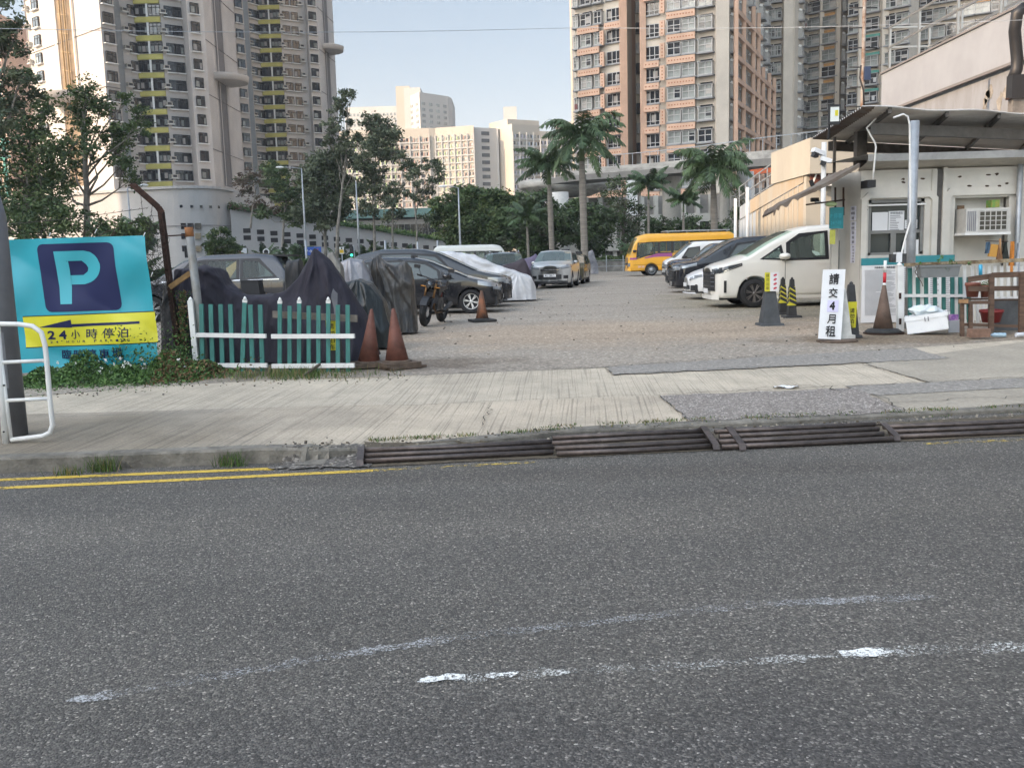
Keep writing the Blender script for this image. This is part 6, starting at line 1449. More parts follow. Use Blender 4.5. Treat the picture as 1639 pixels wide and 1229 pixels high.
# picket fence
def z7(x,y): return (260+x/3.902,370+y/3.902)
def pfence(label,pk,rails,Ya,Yb,xa,xb,mat=TEAL,grp=None):
    b=D((xa+xb)/2,598,(Ya+Yb)/2);t=thing('picket_fence',label,'picket fence',(b.x,(Ya+Yb)/2,.12),wb=True,group=grp)
    Yx=lambda px:Ya+(Yb-Ya)*(px-xa)/(xb-xa)
    for xt,xb_,yt,yb,cap,w_ in pk:
        Y=Yx(xt);a,c=D(xt,yt,Y),D(xb_,yb,Y);g=MB();g.bar(c,a,w_,.035,mat);pk_=obj('picket',g,t)
        if cap: g=MB();d=(a-c).normalized();g.bar(a-d*.002,a+d*.035,w_*1.05,.045,WHITE);g.lathe([(w_*.5,0),(w_*.35,.03),(.005,.05)],WHITE,a+d*.033,10);obj('cap',g,pk_)
    for (x0,y0),(x1,y1) in rails:
        a,c=D(x0,y0,Yx(x0)-.04),D(x1,y1,Yx(x1)-.04);obj('rail',MB().bar(a,c,.035,.058,WHITE),t)
    return t
r=random.Random(9)
PK=[(244,252,455,875,0),(302,316,457,895,0),(364,378,457,915,0),(425,440,457,912,0),(515,497,445,905,1),(550,566,460,905,0),(611,628,460,905,0)]
pfence('left half of the green picket fence with white rails, in front of the covered motorcycles',[(*[z7(a,0)[0],z7(b_,0)[0]],z7(0,yt)[1],z7(0,yb)[1],cp_,.058) for a,b_,yt,yb,cp_ in PK],[(z7(212,648),z7(648,655)),(z7(232,838),z7(655,838))],12.95,12.65,312,428,grp='green picket fence halves')
PK=[(734,733,452,888,1),(795,795,467,890,0),(855,854,450,892,1),(914,915,466,885,0),(975,975,465,885,0),(1036,1037,450,880,1),(1096,1096,461,878,0),(1157,1160,461,878,0)]
pfence('right half of the green picket fence with white rails, next to the brown cones',[(*[z7(a,0)[0],z7(b_,0)[0]],z7(0,yt)[1],z7(0,yb)[1],cp_,.054) for a,b_,yt,yb,cp_ in PK],[(z7(682,657),z7(1200,655)),(z7(685,842),z7(1200,838))],12.6,12.3,434,568,grp='green picket fence halves')
g=MB();a,c=D(305,481,12.98),D(315,585,12.98);g.bar(c,a,.07,.07,WHITE);g.lathe([(.038,0),(.025,.025),(.004,.05)],WHITE,a,10);solo('white_post',g,'white wooden end post with a rounded cap at the left of the green fence','post',base=(c.x,c.y,c.z))
solo('weathered_plank',MB().bar(D(437,503,12.72),D(572,510,12.42),.03,.09,M('grey_wood',(.16,.14,.12),.85,var=.3,sc=8)),'weathered grey plank lying behind the right half of the green fence','plank')
g=MB();g.bar(G(487,601,.18),D(512,583,12.1),.03,.03,BARKD);solo('stick',g,'dark stick leaning at the foot of the right fence half','stick')
# cones
CBR=M('faded_cone_brown',(.145,.055,.038),.65,var=.28,sc=5,var2=.2,sc2=2);CBD=M('faded_cone_dark',(.115,.075,.055),.7,var=.25,sc=5);CBS=M('cone_base',(.10,.07,.05),.8,var=.3,sc=8)
def cone(label,loc,h,r0,r1,base,mat,bmat=CBS,lean=(0,0),grp=None,double=False,rz=.3,rnd_=False,nm='traffic_cone'):
    t=thing(nm,label,'traffic cone',loc,rz,grp)
    lx,ly=lean;g=MB();g.tube([(0,0,.05),(lx*.5,ly*.5,h*.5),(lx,ly,h-.01),(lx,ly,h)],[r0,(r0+r1)/2,r1,r1*.7],mat,24);obj('cone_body',g,t)
    g=MB()
    if rnd_: g.lathe([(base,0),(base,.03),(base*.85,.06),(r0*1.05,.075)],bmat,(0,0,0),28)
    else: g.box((0,0,.025),(base*2,base*2,.05),bmat);g.lathe([(r0*1.25,.05),(r0*1.05,.075)],bmat,(0,0,0),24)
    if double: g.box((.03,-.01,-.015),(base*2.15,base*2.1,.03),bmat,rz=.15)
    obj('base',g,t);return t
p=G(591,588,.15);cone('faded brown traffic cone leaning right, nearest the green picket fence',(p.x,p.y,.17),.78,.155,.022,.24,CBR,lean=(.07,0),grp='faded brown cones')
p=G(636,589,.15);cone('faded brown traffic cone standing straight on a doubled base, right of its pair',(p.x,p.y,.19),.77,.165,.024,.25,CBR,lean=(-.02,0),double=True,grp='faded brown cones',rz=.5)
p=G(772,515,.15);CO=M('dirty_orange_cone',(.26,.10,.045),.7,sc=3,col2=(.05,.045,.04),bump=.1);cone('small dirty orange cone in front of the black hatchback wheel',(p.x,p.y,.16),.70,.15,.03,.27,CO,M('cone_base_black',(.03,.03,.03),.8,var=.3))
# covered motorcycles
NAVC=M('navy_cover_fabric',(.016,.014,.024),.8,var=.22,sc=2.5,bump=.5,bsc=2.2,bd=.10,stretch=(3,3,1));BLKC=M('black_cover_fabric',(.013,.014,.016),.55,var=.2,sc=3,bump=.5,bsc=2.4,bd=.08,stretch=(3,3,1));GRN=M('dark_green_cover',(.012,.017,.018),.36,var=.2,sc=3,bump=.5,bsc=2.4,bd=.08,stretch=(3,3,1));BRN=M('brown_grey_cover',(.055,.047,.038),.36,sc=2.2,col2=(.02,.021,.023),bump=.5,bsc=2.6,bd=.08,stretch=(3,3,1))
CG='motorcycles under fabric covers'
def cover(label,pxl,Y,rz,st,mat,seed,fold=.05,nf=9,mats=None,nm='covered_motorcycle',N=110,K=70,peaks=None):
    x=D(pxl,500,Y).x;return drape(nm,label,'covered motorcycle',(x,Y,.15),rz,st,mat,fold,nf,seed,N,K,CG,mats=mats,peaks=peaks)
GS=M('grey_cover_stripe',(.14,.14,.15),.6,var=.15,sc=3)
cover('large navy cover over a big motorcycle with a tall peak, right behind the green fence',288,13.95,rad(-3),[(0,1.1,.06,.25),(.04,1.42,.22,.36),(.45,1.45,.26,.4),(.62,1.42,.25,.4),(.78,1.17,.2,.4),(1.0,1.02,.18,.42),(1.45,1.0,.17,.42),(1.62,1.06,.16,.44),(1.82,1.24,.12,.48),(1.97,1.46,.06,.5),(2.08,1.68,.03,.5),(2.18,1.60,.05,.5),(2.38,1.34,.10,.5),(2.62,1.0,.12,.47),(2.8,.62,.12,.42),(2.92,.2,.1,.36)],NAVC,21,.085,8,N=180,K=90,peaks=[(2.08,1.6),(.2,1.4)],mats=lambda i,j:GS if 148<=i<=151 and j<26 else NAVC)
cover('dark green-black cover over a motorcycle, just right of the large navy cover',546,15.6,rad(-4),[(0,.9,.1,.2),(.1,1.12,.2,.32),(.35,1.18,.2,.36),(.55,1.08,.2,.36),(.75,.8,.18,.34),(.86,.3,.12,.3)],GRN,33,.085,6,N=90)
cover('black cover over a motorcycle half hidden at the left, behind the cut pole',262,15.4,rad(0),[(0,.7,.1,.25),(.12,1.2,.25,.35),(.5,1.3,.28,.4),(.9,1.25,.22,.4),(1.3,.9,.2,.4),(1.5,.4,.1,.3)],BLKC,35,.05,8,N=90)
cover('brown-grey cover over a motorcycle with two peaks, in front of the black hatchback door',596,18.6,rad(0),[(0,1.0,.08,.2),(.06,1.5,.1,.25),(.14,1.56,.06,.34),(.3,1.44,.14,.36),(.5,1.36,.16,.36),(.72,1.42,.12,.34),(.82,1.3,.1,.3),(.88,.55,.08,.2)],BRN,41,.085,9,N=90)
SV=M('silver_sheet',(.24,.24,.26),.35,.3,var=.15,sc=3)
cover('shiny silver sheet over a motorcycle behind the dark green cover',540,18.0,rad(0),[(0,1.0,.1,.2),(.05,1.42,.14,.3),(.3,1.53,.2,.4),(.55,1.46,.2,.4),(.68,1.15,.18,.36),(.78,.6,.1,.3)],SV,43,.04,7,N=90)
cover('grey-beige cover peak just right of the navy cover peak',520,16.8,rad(0),[(0,1.2,.06,.2),(.12,1.6,.05,.25),(.2,1.64,.04,.3),(.34,1.4,.12,.32),(.4,.8,.1,.3)],M('beige_cover',(.17,.16,.14),.6,var=.2,sc=3,bump=.5,bsc=2.6,bd=.08,stretch=(3,3,1)),45,.04,7,N=60,K=50)
cover('small black cover left of the navy cover peak, against the dark estate car',460,17.5,rad(0),[(0,1.0,.1,.3),(.06,1.5,.15,.3),(.3,1.52,.16,.3),(.4,1.0,.1,.3)],BLKC,47,.04,7,N=60,K=50)
# far covered scooters
def far(label,px,Y,h,w_,mat,seed): 
    x=D(px,440,Y).x;drape('covered_motorcycle',label,'covered motorcycle',(x-w_/2,Y,.15),0,[(0,h*.3,.1,.2),(w_*.15,h*.8,.15,.3),(w_*.55,h*.9,.15,.35),(w_*.75,h,.1,.35),(w_,h*.35,.1,.3)],mat,.06,6,seed,24,26,CG)
PUC=M('purple_cover',(.11,.09,.15),.6,var=.2,sc=2);MAR=M('maroon_black_cover',(.03,.02,.028),.6,var=.2,sc=2);DG=M('slate_cover',(.10,.11,.14),.6,sc=1.5,col2=(.3,.3,.31))
far('maroon-black cover over a scooter in front of the charcoal off-roader',824,35.5,1.42,1.5,MAR,51)
far('purple-grey cover over a scooter, just left of the silver off-roader',849,46,1.6,1.3,PUC,53)
far('slate cover over a scooter, right of the silver off-roader, next to the hedge',941,70,1.85,1.5,DG,55)
far('slate and black cover behind the bronze car',922,58,1.7,1.4,DG,57)
# red scooter with top box
p=D(352,500,16.6)
t=thing('scooter','red and black scooter with a square black top box behind the navy cover','scooter',(p.x,16.6,.15),rad(180))
RED=paint('scooter_red',(.35,.02,.02));g=MB()
g.grid(lambda u,v:(-.2+.55*u,.16*math.cos(2*math.pi*v)*(1-.3*u),.62+.22*math.sin(2*math.pi*v)*(1-.2*u)+.12*u),8,12,RED);obj('body',g,t)
g=MB();g.bar((.5,0,.35),(.42,0,1.0),.36,.05,RED);g.bar((.44,0,.95),(.40,0,1.12),.22,.12,RED);obj('front_shield',g,t)
obj('seat',MB().box((-.25,0,.84),(.6,.26,.10),BLK),t);g=MB();g.box((-.60,0,1.02),(.34,.34,.26),BLK,tap=.9);g.box((-.60,0,1.16),(.32,.32,.03),INT);obj('top_box',g,t)
g=MB();g.tube([(.40,-.32,1.16),(.42,0,1.12),(.40,.32,1.16)],.018,BLK,6);obj('handlebar',g,t)
for x in (-.6,.62): wheel(t,x,0,.25,.11,1,5)
# naked motorcycle
p=G(692,521,.15);t=thing('motorcycle','black naked motorcycle with golden forks facing the road, leaning beside the hatchback','motorcycle',(p.x+.02,p.y+.1,.15),rad(-101));t.location.x-=.05;t.location.y+=.45
bk=bpy.data.objects
GOLD=M('fork_gold',(.20,.11,.045),.35,.7,var=.1);ENG=M('engine_grey',(.07,.07,.072),.45,.6,var=.3,sc=9)
def lean(m): return m.xf(Matrix.Rotation(rad(-9),4,'X'))
def mwheel(x,r,wd):
    w_=bpy.data.objects.new('wheel',None);COL.objects.link(w_);w_.parent=t;w_.empty_display_size=.1
    cz=r;m=MB();n=30;k=10;bb=0
    for i in range(n):
        for j in range(k):
            a=2*math.pi*i/n;q=2*math.pi*j/k;R0=r-wd*.5+wd*.5*math.cos(q);m.v.append((x+R0*math.cos(a),wd*.5*math.sin(q),cz+R0*math.sin(a)))
    for i in range(n):
        for j in range(k): m.face((i*k+j,i*k+(j+1)%k,((i+1)%n)*k+(j+1)%k,((i+1)%n)*k+j),RUBB,True)
    obj('tyre',lean(m),w_);m=MB()
    for i in range(5):
        a=2*math.pi*i/5;m.bar((x,0,cz),(x+(r-wd*.9)*math.cos(a),0,cz+(r-wd*.9)*math.sin(a)),.03,.03,BLK)
    for i in range(24):
        a0,a1=2*math.pi*i/24,2*math.pi*(i+1)/24;R0=r-wd*.95;m.bar((x+R0*math.cos(a0),0,cz+R0*math.sin(a0)),(x+R0*math.cos(a1),0,cz+R0*math.sin(a1)),wd*.7,.02,BLK)
    m.lathe([(.13,-.05),(.13,-.045),(.11,-.045)],CHR,(x,0,cz),20,'Y');m.lathe([(.13,.045),(.13,.05),(.11,.05)],CHR,(x,0,cz),20,'Y');obj('rim',lean(m),w_)
mwheel(.72,.315,.15);mwheel(-.68,.315,.17)
m=MB()
for y in (-.10,.10): m.tube([(.72,y,.315),(.60,y,.62)],.032,BLK,8);m.tube([(.60,y,.60),(.46,y,1.0)],.026,GOLD,8)
m.box((.46,0,.98),(.1,.26,.03),BLK,ry=.3);obj('fork',lean(m),t)
m=MB();m.lathe([(.04,-.06),(.085,-.02),(.095,.03),(.09,.05),(.01,.062)],BLK,(.60,0,.90),20,'X');m.lathe([(.082,.052),(.01,.066)],SMK,(.60,0,.90),20,'X');obj('headlight',lean(m),t)
m=MB();m.tube([(.38,-.38,1.08),(.44,-.2,1.06),(.46,0,1.02),(.44,.2,1.06),(.38,.38,1.08)],.014,BLK,8);
for s in (-1,1): m.tube([(.38,s*.38,1.08),(.42,s*.26,1.065)],.02,RUBB,8);m.tube([(.44,s*.26,1.06),(.42,s*.36,1.24)],.007,BLK,5);m.box((.42,s*.39,1.26),(.02,.14,.08),BLK);m.tube([(.56,s*.09,.86),(.56,s*.22,.86)],.014,M('indicator_amber',(.5,.2,.02),.3),6)
obj('handlebar',lean(m),t)
m=MB();m.grid(lambda u,v:(-.05+.48*u,.15*math.sin(math.pi*min(1,u*.9+.12))**.6*math.cos(2*math.pi*v),.86+.03*u+.13*math.sin(math.pi*min(1,u*.9+.12))**.6*math.sin(2*math.pi*v)),10,14,PB_);obj('fuel_tank',lean(m),t)
m=MB();m.box((-.28,0,.82),(.5,.24,.08),BLK,ry=.08,tap=.8);m.box((-.58,0,.90),(.28,.18,.10),BLK,ry=.3,tap=.7);obj('seat',lean(m),t)
m=MB();m.box((.36,0,.62),(.06,.30,.24),INT,ry=-.2);m.box((.30,.15,.80),(.26,.05,.16),BLK,ry=.2);m.box((.30,-.15,.80),(.26,.05,.16),BLK,ry=.2);m.box((.12,0,.48),(.42,.30,.28),ENG);m.box((.22,0,.68),(.18,.24,.16),ENG,ry=-.3)
for k in range(5): m.box((.22,0,.60+.035*k),(.24,.30,.012),ENG,ry=-.3)
m.lathe([(.11,-.17),(.11,.17)],ENG,(.02,0,.45),18,'Y');obj('engine',lean(m),t)
m=MB();m.tube([(.30,.07,.62),(.40,.08,.40),(.2,.1,.28),(-.2,.13,.28)],.024,M('exhaust_bronze',(.14,.08,.04),.4,.7),8);m.tube([(-.2,.15,.30),(-.62,.20,.46)],[.045,.055],ENG,10);obj('exhaust',lean(m),t)
m=MB();
for s in (-1,1): m.tube([(.42,0,.92),(.15,s*.11,.80),(-.2,s*.12,.72),(-.25,s*.10,.45)],.02,BLK,6);m.tube([(-.22,s*.08,.42),(-.68,s*.09,.315)],.022,BLK,6)
m.tube([(-.2,.05,.75),(-.3,.05,.48)],.03,M('spring_red',(.25,.03,.02)),8);obj('frame',lean(m),t)
m=MB();m.grid(lambda u,v:(.72+.345*math.cos(.5+1.6*u),(v-.5)*.15,.315+.345*math.sin(.5+1.6*u)),8,3,BLK);obj('mudguard',lean(m),t)
m=MB();m.tube([(-.02,.12,.32),(-.1,.26,.02)],.012,BLK,6);obj('side_stand',m,t)
# ================= BOLLARD CONES =================
BC=M('bollard_black',(.028,.028,.03),.6,var=.25,sc=6);GC=M('bollard_grey',(.055,.06,.065),.6,var=.2,sc=6);YP=M('warning_yellow',(.62,.56,.03),.5,var=.06);CN=M('panel_white',(.72,.72,.72),.5,var=.02)
def boll(label,px,py,h,b0,b1,bw,mat,cat='warning cone',stripes=None,grp='square tapered warning cones',rz=0.,z=.15):
    p=G(px,py,z);t=thing('warning_cone',label,cat,(p.x,p.y+bw/2,z),rz,grp);k=math.sqrt(2)
    obj('cone_body',MB().lathe([(b0/2*k,.04),(b1/2*k,h*.93),(b1/2*k*.8,h*.95)],mat,(0,0,0),4,sq=1),t);obj('top_knob',MB().lathe([(b1*.32,h*.94),(b1*.36,h*.97),(b1*.1,h)],mat,(0,0,0),12),t)
    obj('base',MB().box((0,0,.022),(bw,bw,.044),mat,tap=.94),t)
    if stripes:
        z0,z1=stripes;m=MB();e=.006
        w_=lambda z:(b0+(b1-b0)*(z-.04)/(h*.89))/2+e
        m.lathe([(w_(z0)*k,z0),(w_(z1)*k,z1)],YP,(0,0,0),4,sq=1);obj('yellow_sleeve',m,t);n=4;pt=(z1-z0)/n
        m=MB()
        for i in range(n):
            za=z0+pt*(i+.55)
            a=lambda x,z:(x*(w_(z)),-(w_(z))-.003,z)
            m.poly([a(-1,za+.03),a(1,za-.05),a(1,za+.02),a(-1,za+.10)],BC)
            m.poly([(-(w_(za))-.003,y_,zz) for y_,zz in ((-w_(za),za+.03),(w_(za),za-.05),(w_(za),za+.02),(-w_(za),za+.10))],BC)
        obj('black_stripes',m,t)
    return t
t=boll('grey square cone carrying a yellow and white notice with red marks, nearest the aisle',1237,522,.84,.34,.15,.46,GC)
m=MB();m.box((-.085,-.13,.84),(.10,.012,.36),YP);m.box((.045,-.13,.84),(.16,.012,.36),CN);obj('notice_panel',m,t)
m=vtext('請勿泊車',.06,.082,M('olive_ink',(.2,.18,.03),var=0),.01);m.xf(Matrix.Translation((-.085,-.14,.965)));obj('lettering',m,t)
m=MB()
for k in range(4): m.add(text('★',.07,.06,REDI,.03),Matrix.Translation((.05,-.14,.965-k*.083)));m.add(text('●',.04,.035,REDI,.03),Matrix.Translation((.075,-.141,.975-k*.083)))
obj('red_marks',m,t)
boll('black tapered cone with yellow stripes, the left and farther of the striped pair',1256,504,.84,.17,.08,.34,BC,stripes=(.26,.66))
boll('black tapered cone with yellow stripes, the right and nearer of the striped pair',1271,509,.86,.18,.08,.36,BC,stripes=(.26,.66))
t=boll('black cone with a yellow do-not-park panel behind the white rental sign',1366,541,.90,.22,.09,.3,BC,z=.16)
m=MB();m.box((-.02,-.115,.36),(.14,.01,.44),YP,rx=.10);obj('yellow_panel',m,t)
m=vtext('请勿泊车',.075,.088,INK,.015);m.xf(Matrix.Translation((-.02,-.130,.44))@Matrix.Rotation(.10,4,'X'));m2=MB();m2.lathe([(.04,0),(.04,.003)],INK,(-.02,-.112,.545),16,'Y');m2.lathe([(.03,-.002),(.03,0)],YP,(-.02,-.112,.545),16,'Y');m.add(m2);obj('lettering',m,t)
t=boll('black cone with a yellow do-not-park panel standing behind the green picket fence',540,600,.72,.2,.1,.24,BC,z=.16);t.location.y=12.75;t.location.x=D(537,560,12.75).x
m=MB();m.box((-.02,-.105,.46),(.14,.01,.42),YP,rx=.07);obj('yellow_panel',m,t)
m=vtext('请勿泊车',.075,.095,INK,.015);m.xf(Matrix.Translation((-.02,-.118,.58))@Matrix.Rotation(.07,4,'X'));obj('lettering',m,t)
# rental sign
YS=14.45;b=G(1335,545,.16);t=thing('sign_board','white board with black handwriting about the April rent, leaning on a white plinth','sign board',(D(1330,545,YS).x,YS,.16),wb=True)
c4=[D(1317.7,432,YS+.10),D(1353.5,431,YS+.10),D(1346,543.5,YS-.05),D(1310,542,YS-.05)]
g=MB();n=Vector((0,.02,0));g.v=[tuple(p) for p in c4]+[tuple(p+n) for p in c4]
for f in ((0,3,2,1),(4,5,6,7),(0,1,5,4),(1,2,6,5),(2,3,7,6),(3,0,4,7)): g.face(f,WPLAS)
obj('panel',g,t)
def sp(u,v,off=.004): p=(c4[0]*(1-u)+c4[1]*u)*(1-v)+(c4[3]*(1-u)+c4[2]*u)*v;return p+Vector((0,-off,0))
g=MB()
for ch,v,sc_ in (('請',.135,1.),('交',.335,.9),('4',.52,.8),('月',.71,.85),('租',.885,1.)):
    m=text(ch,.43*sc_*(.7 if ch=='4' else 1),.150*sc_,INK,.06)
    m.v=[tuple(sp(.5+a,v-c_,.016-b_)) for a,b_,c_ in m.v];g.add(m)
obj('lettering',g,t)
g=MB();g.poly([sp(.28,.44,.010),sp(.78,.44,.010),sp(.78,.61,.010),sp(.28,.61,.010)],M('lilac_paper',(.62,.60,.78),.7,var=0));obj('lilac_patch',g,t)
g=MB();p0=D(1352,520,YS+.25);g.lathe([(.24,.17),(.12,.95),(.10,.97)],M('plinth_white',(.5,.49,.46),.7,var=.15,sc=6),(p0.x-.1,YS+.26,0),4,sq=1);g.box((p0.x-.1,YS+.26,.21),(.42,.36,.07),MT['plinth_white']);obj('plinth',g,t)
g=MB();g.lathe([(.31,.15),(.31,.17),(.28,.19)],CBS,(p0.x-.17,YS+.10,0),20);obj('rubber_mat',g,t)
# brown cone with stick
p=G(1417,534,.16);t=cone('tall dull brown cone with a red and white stick, by the booth gate',(p.x,p.y+.1,.17),.80,.165,.03,.29,CBD,M('cone_base_black',(.03,.03,.03),.8,var=.3),rnd_=True)
m=MB();m.tube([(0,0,.76),(.005,0,.83)],.026,WHITE,10);m.tube([(.005,0,.83),(.008,0,1.0)],.027,M('stick_red',(.5,.02,.03),.5,var=0),10);m.tube([(.008,0,1.0),(.012,0,1.20)],.026,WHITE,10);obj('stick',m,t)
m=MB();m.lathe([(.33,-.012),(.33,.004)],RUST,(.03,.02,0),24);obj('rubber_mat',m,t)
# ================= BOOTH =================
YK=17.9
BW=M('booth_wall',(.55,.53,.48),.75,var=.06,sc=2.5,var2=.10,sc2=.8);BWD=M('booth_trim',(.42,.40,.35),.75,var=.12,sc=4);ROOFM=M('roof_sheet_grey',(.30,.30,.29),.6,.2,var=.2,sc=2)
t=thing('guard_booth','off-white guard booth with framed windows under a corrugated canopy','booth',(D(1500,515,YK).x,YK,.15),wb=True);BT_=t
def kb(x0,y0,x1,y1,Y,d,mat,name=None,par=None,ztop=None,zbot=None):
    cy=(y0+y1)/2;cx=(x0+x1)/2;a=D(x0,cy,Y).x;b_=D(x1,cy,Y).x;z1=D(cx,y0,Y).z if ztop is None else ztop;z0=D(cx,y1,Y).z if zbot is None else zbot
    g=MB().b2((a,Y,z0),(b_,Y+d,z1),mat)
    return obj(name,g,par or BT_) if name else g
xl=D(1376,400,YK).x;xr=xl+5.2;zt=3.02
# front wall with two openings
x1a,x1b=D(1389,400,YK).x,D(1478,400,YK).x;x2a,x2b=D(1526,400,YK).x,D(1612,400,YK).x
zw1,zw0=D(1430,319,YK).z,D(1430,408,YK).z;za1,za0=D(1570,316,YK).z,.95
g=MB()
for a,b_,z0,z1 in ((xl,x1a,.15,zt),(x1b,x2a,.15,zt),(x2b,xr,.15,zt),(x1a,x1b,.15,zw0),(x1a,x1b,zw1,zt),(x2a,x2b,za1,zt),(x2a,x2b,.15,za0)): g.b2((a,YK,z0),(b_,YK+.12,z1),BW)
g.b2((x2a-.01,YK+.22,za0-.05),(x2b+.01,YK+.26,za1+.05),BW)
xs=D(1356,400,YK+.6).x
for (ax,ay),(bx_,by) in (((xl,YK),(xs,YK+.6)),((xs,YK+.6),(xs-.02,YK+1.5))):
    g.poly([(ax,ay,.15),(bx_,by,.15),(bx_,by,zt),(ax,ay,zt)],BW)
g.b2((xs+.0,YK+1.45,.15),(xr,YK+1.5,zt),BW);g.b2((xl+.1,YK+.15,zt-.05),(xr,YK+1.45,zt-.02),BWD)
obj('wall',g,t)
# moulded frames
def mould(x0,y0,x1,y1,w_,nm='moulded_frame'):
    c=D((x0+x1)/2,(y0+y1)/2,YK);a,b_=D(x0,y0,YK),D(x1,y1,YK);X0,X1,Z1,Z0=a.x,b_.x,a.z,b_.z;k=.12;g=MB()
    P=[(X0,Z0),(X0,Z1-k),(X0+k,Z1),(X1-k,Z1),(X1,Z1-k),(X1,Z0)];Q=[(X0+w_,Z0),(X0+w_,Z1-k-w_*.4),(X0+k+w_*.4,Z1-w_),(X1-k-w_*.4,Z1-w_),(X1-w_,Z1-k-w_*.4),(X1-w_,Z0)]
    for i in range(5):
        o=YK-.05;pts=[(P[i][0],o,P[i][1]),(P[i+1][0],o,P[i+1][1]),(Q[i+1][0],o,Q[i+1][1]),(Q[i][0],o,Q[i][1])];g.poly(pts,BW)
        g.poly([(P[i][0],YK,P[i][1]),(P[i+1][0],YK,P[i+1][1]),(P[i+1][0],o,P[i+1][1]),(P[i][0],o,P[i][1])],BWD);g.poly([(Q[i][0],o,Q[i][1]),(Q[i+1][0],o,Q[i+1][1]),(Q[i+1][0],YK+.1,Q[i+1][1]),(Q[i][0],YK+.1,Q[i][1])],BWD)
    obj(nm,g,BT_)
mould(1378,309,1494,505,.11);mould(1509,302,1630,505,.14)
kb(1497,270,1507,505,YK-.02,.03,M('dark_joint',(.09,.085,.08),.9,var=.3),'wall_joint');kb(1507,268,1513,505,YK-.06,.08,BW,'pilaster');kb(1489,272,1497,505,YK-.03,.05,BW,'pilaster')
# window
w1=obj('window',MB().b2((x1a+.02,YK+.10,zw0),(x1b-.02,YK+.12,zw1),glassy('booth_glass',(.22,.27,.27),.35)),BT_)
g=MB();FR=M('window_frame_grey',(.22,.22,.21),.5,.4,var=.1)
for a,b_,z0,z1 in ((x1a,x1a+.06,zw0,zw1),(x1b-.06,x1b,zw0,zw1),(x1a,x1b,zw1-.06,zw1),(x1a,x1b,zw0,zw0+.05)): g.b2((a,YK+.03,z0),(b_,YK+.09,z1),FR)
zm=D(1430,371,YK).z;g.b2((x1a+.06,YK+.04,zm-.03),(x1b-.06,YK+.08,zm+.03),FR);xm=D(1431,390,YK).x;g.b2((xm-.05,YK+.04,zw0+.05),(xm+.05,YK+.08,zm-.03),FR)
g.b2((x1a-.02,YK-.02,zw1-.12),(x1b+.02,YK+.02,zw1-.09),WHITE);obj('frame',g,w1)
PAP=M('paper',(.66,.67,.68),.8,var=.02);TXT=M('print_grey',(.22,.22,.24),.8,var=0)
def paper(x0,y0,x1,y1,Y,rows_,mat=PAP,title=None,tm=TXT,nm='paper_notice',label=None,fill=.8,rz=0):
    c=D((x0+x1)/2,(y0+y1)/2,Y);w_=D(x1,(y0+y1)/2,Y).x-D(x0,(y0+y1)/2,Y).x;h=D(c.x*0+(x0+x1)/2,y0,Y).z-D((x0+x1)/2,y1,Y).z
    g=MB();g.box((0,0,0),(w_,.006,h),mat);r=random.Random(int(x0*y0))
    zt_=h/2
    if title: g.add(text(title,w_*.8,min(h*.12,w_*.2),tm,.01),Matrix.Translation((0,-.005,h*.40)));zt_=h*.33
    if isinstance(rows_,list):
        n=len(rows_)
        for i,s in enumerate(rows_): g.add(text(s,w_*.78*min(1,.2+.16*len(s)),min(h/n*.62,w_*.5),tm,.008),Matrix.Translation((0,-.005,zt_-(i+.5)*(zt_+h/2)/n)))
    else:
        for i in range(rows_):
            z=zt_-(i+.7)*(zt_+h/2)/(rows_+.6);ln=r.uniform(.45,1)*w_*fill;g.box((-w_*fill/2+ln/2,-.0045,z),(ln,.002,(zt_+h/2)/(rows_+1)*.42),tm)
    g.xf(Matrix.Translation(c)@Matrix.Rotation(rz,4,'Z'))
    if label: return solo('notice',g,label,'notice')
    return obj(nm,g,BT_)
paper(1396,340,1421,370,YK+.06,0);paper(1422,338,1447,370,YK+.06,9,title='停車場通告');paper(1448,352,1468,366,YK+.06,4);paper(1447,384,1470,412,YK+.02,['請','按','鐘'])
# papers on the chamfer
cz=YK+.28;rzc=math.atan2(-.6,xl-xs)
for y0,y1,rw in ((330,353,['收費表','●停車場','時租']),(355,368,['月租車','位出租']),(369,391,['請交','租金','通知']),(392,403,['▲▲','工程']),(403,421,['注意','安全','出入','車輛'])):
    paper(1358,y0,1373.5,y1,cz,rw,M('lilac_white_paper',(.60,.60,.68),.8,var=.02),rz=rzc*.9)
# AC
kb(1532,329,1543,373,YK+.12,.02,M('rusty_recess',(.16,.10,.055),.8,var=.4,sc=8),'rusted_recess')
ac=kb(1546,333,1617,373,YK-.32,.5,M('ac_white',(.50,.49,.46),.5,var=.08,sc=6),'ac_casing')
g=MB();g.add(kb(1568,337,1612,368,YK-.33,.02,M('ac_grille_dark',(.07,.065,.05),.7,var=.2)));
for i in range(6): x=1568+44*i/5;g.add(kb(x-.6,337,x+.6,368,YK-.345,.02,MT['ac_white']))
for i in range(5): y=338+30*i/4;g.add(kb(1568,y-.6,1612,y+.6,YK-.35,.02,MT['ac_white']))
for i in range(5): g.add(kb(1549+i*3,338,1550+i*3,370,YK-.335,.02,TXT))
obj('grille',g,ac);obj('shelf',kb(1544,372,1618,376,YK-.4,.5,WHITE),BT_)
solo('green_tin',kb(1587,320,1600,332,YK-.25,.2,M('tin_green',(.08,.25,.06),.5,sc=9,col2=(.3,.25,.05))),'small green patterned tin on top of the booth air conditioner','tin')
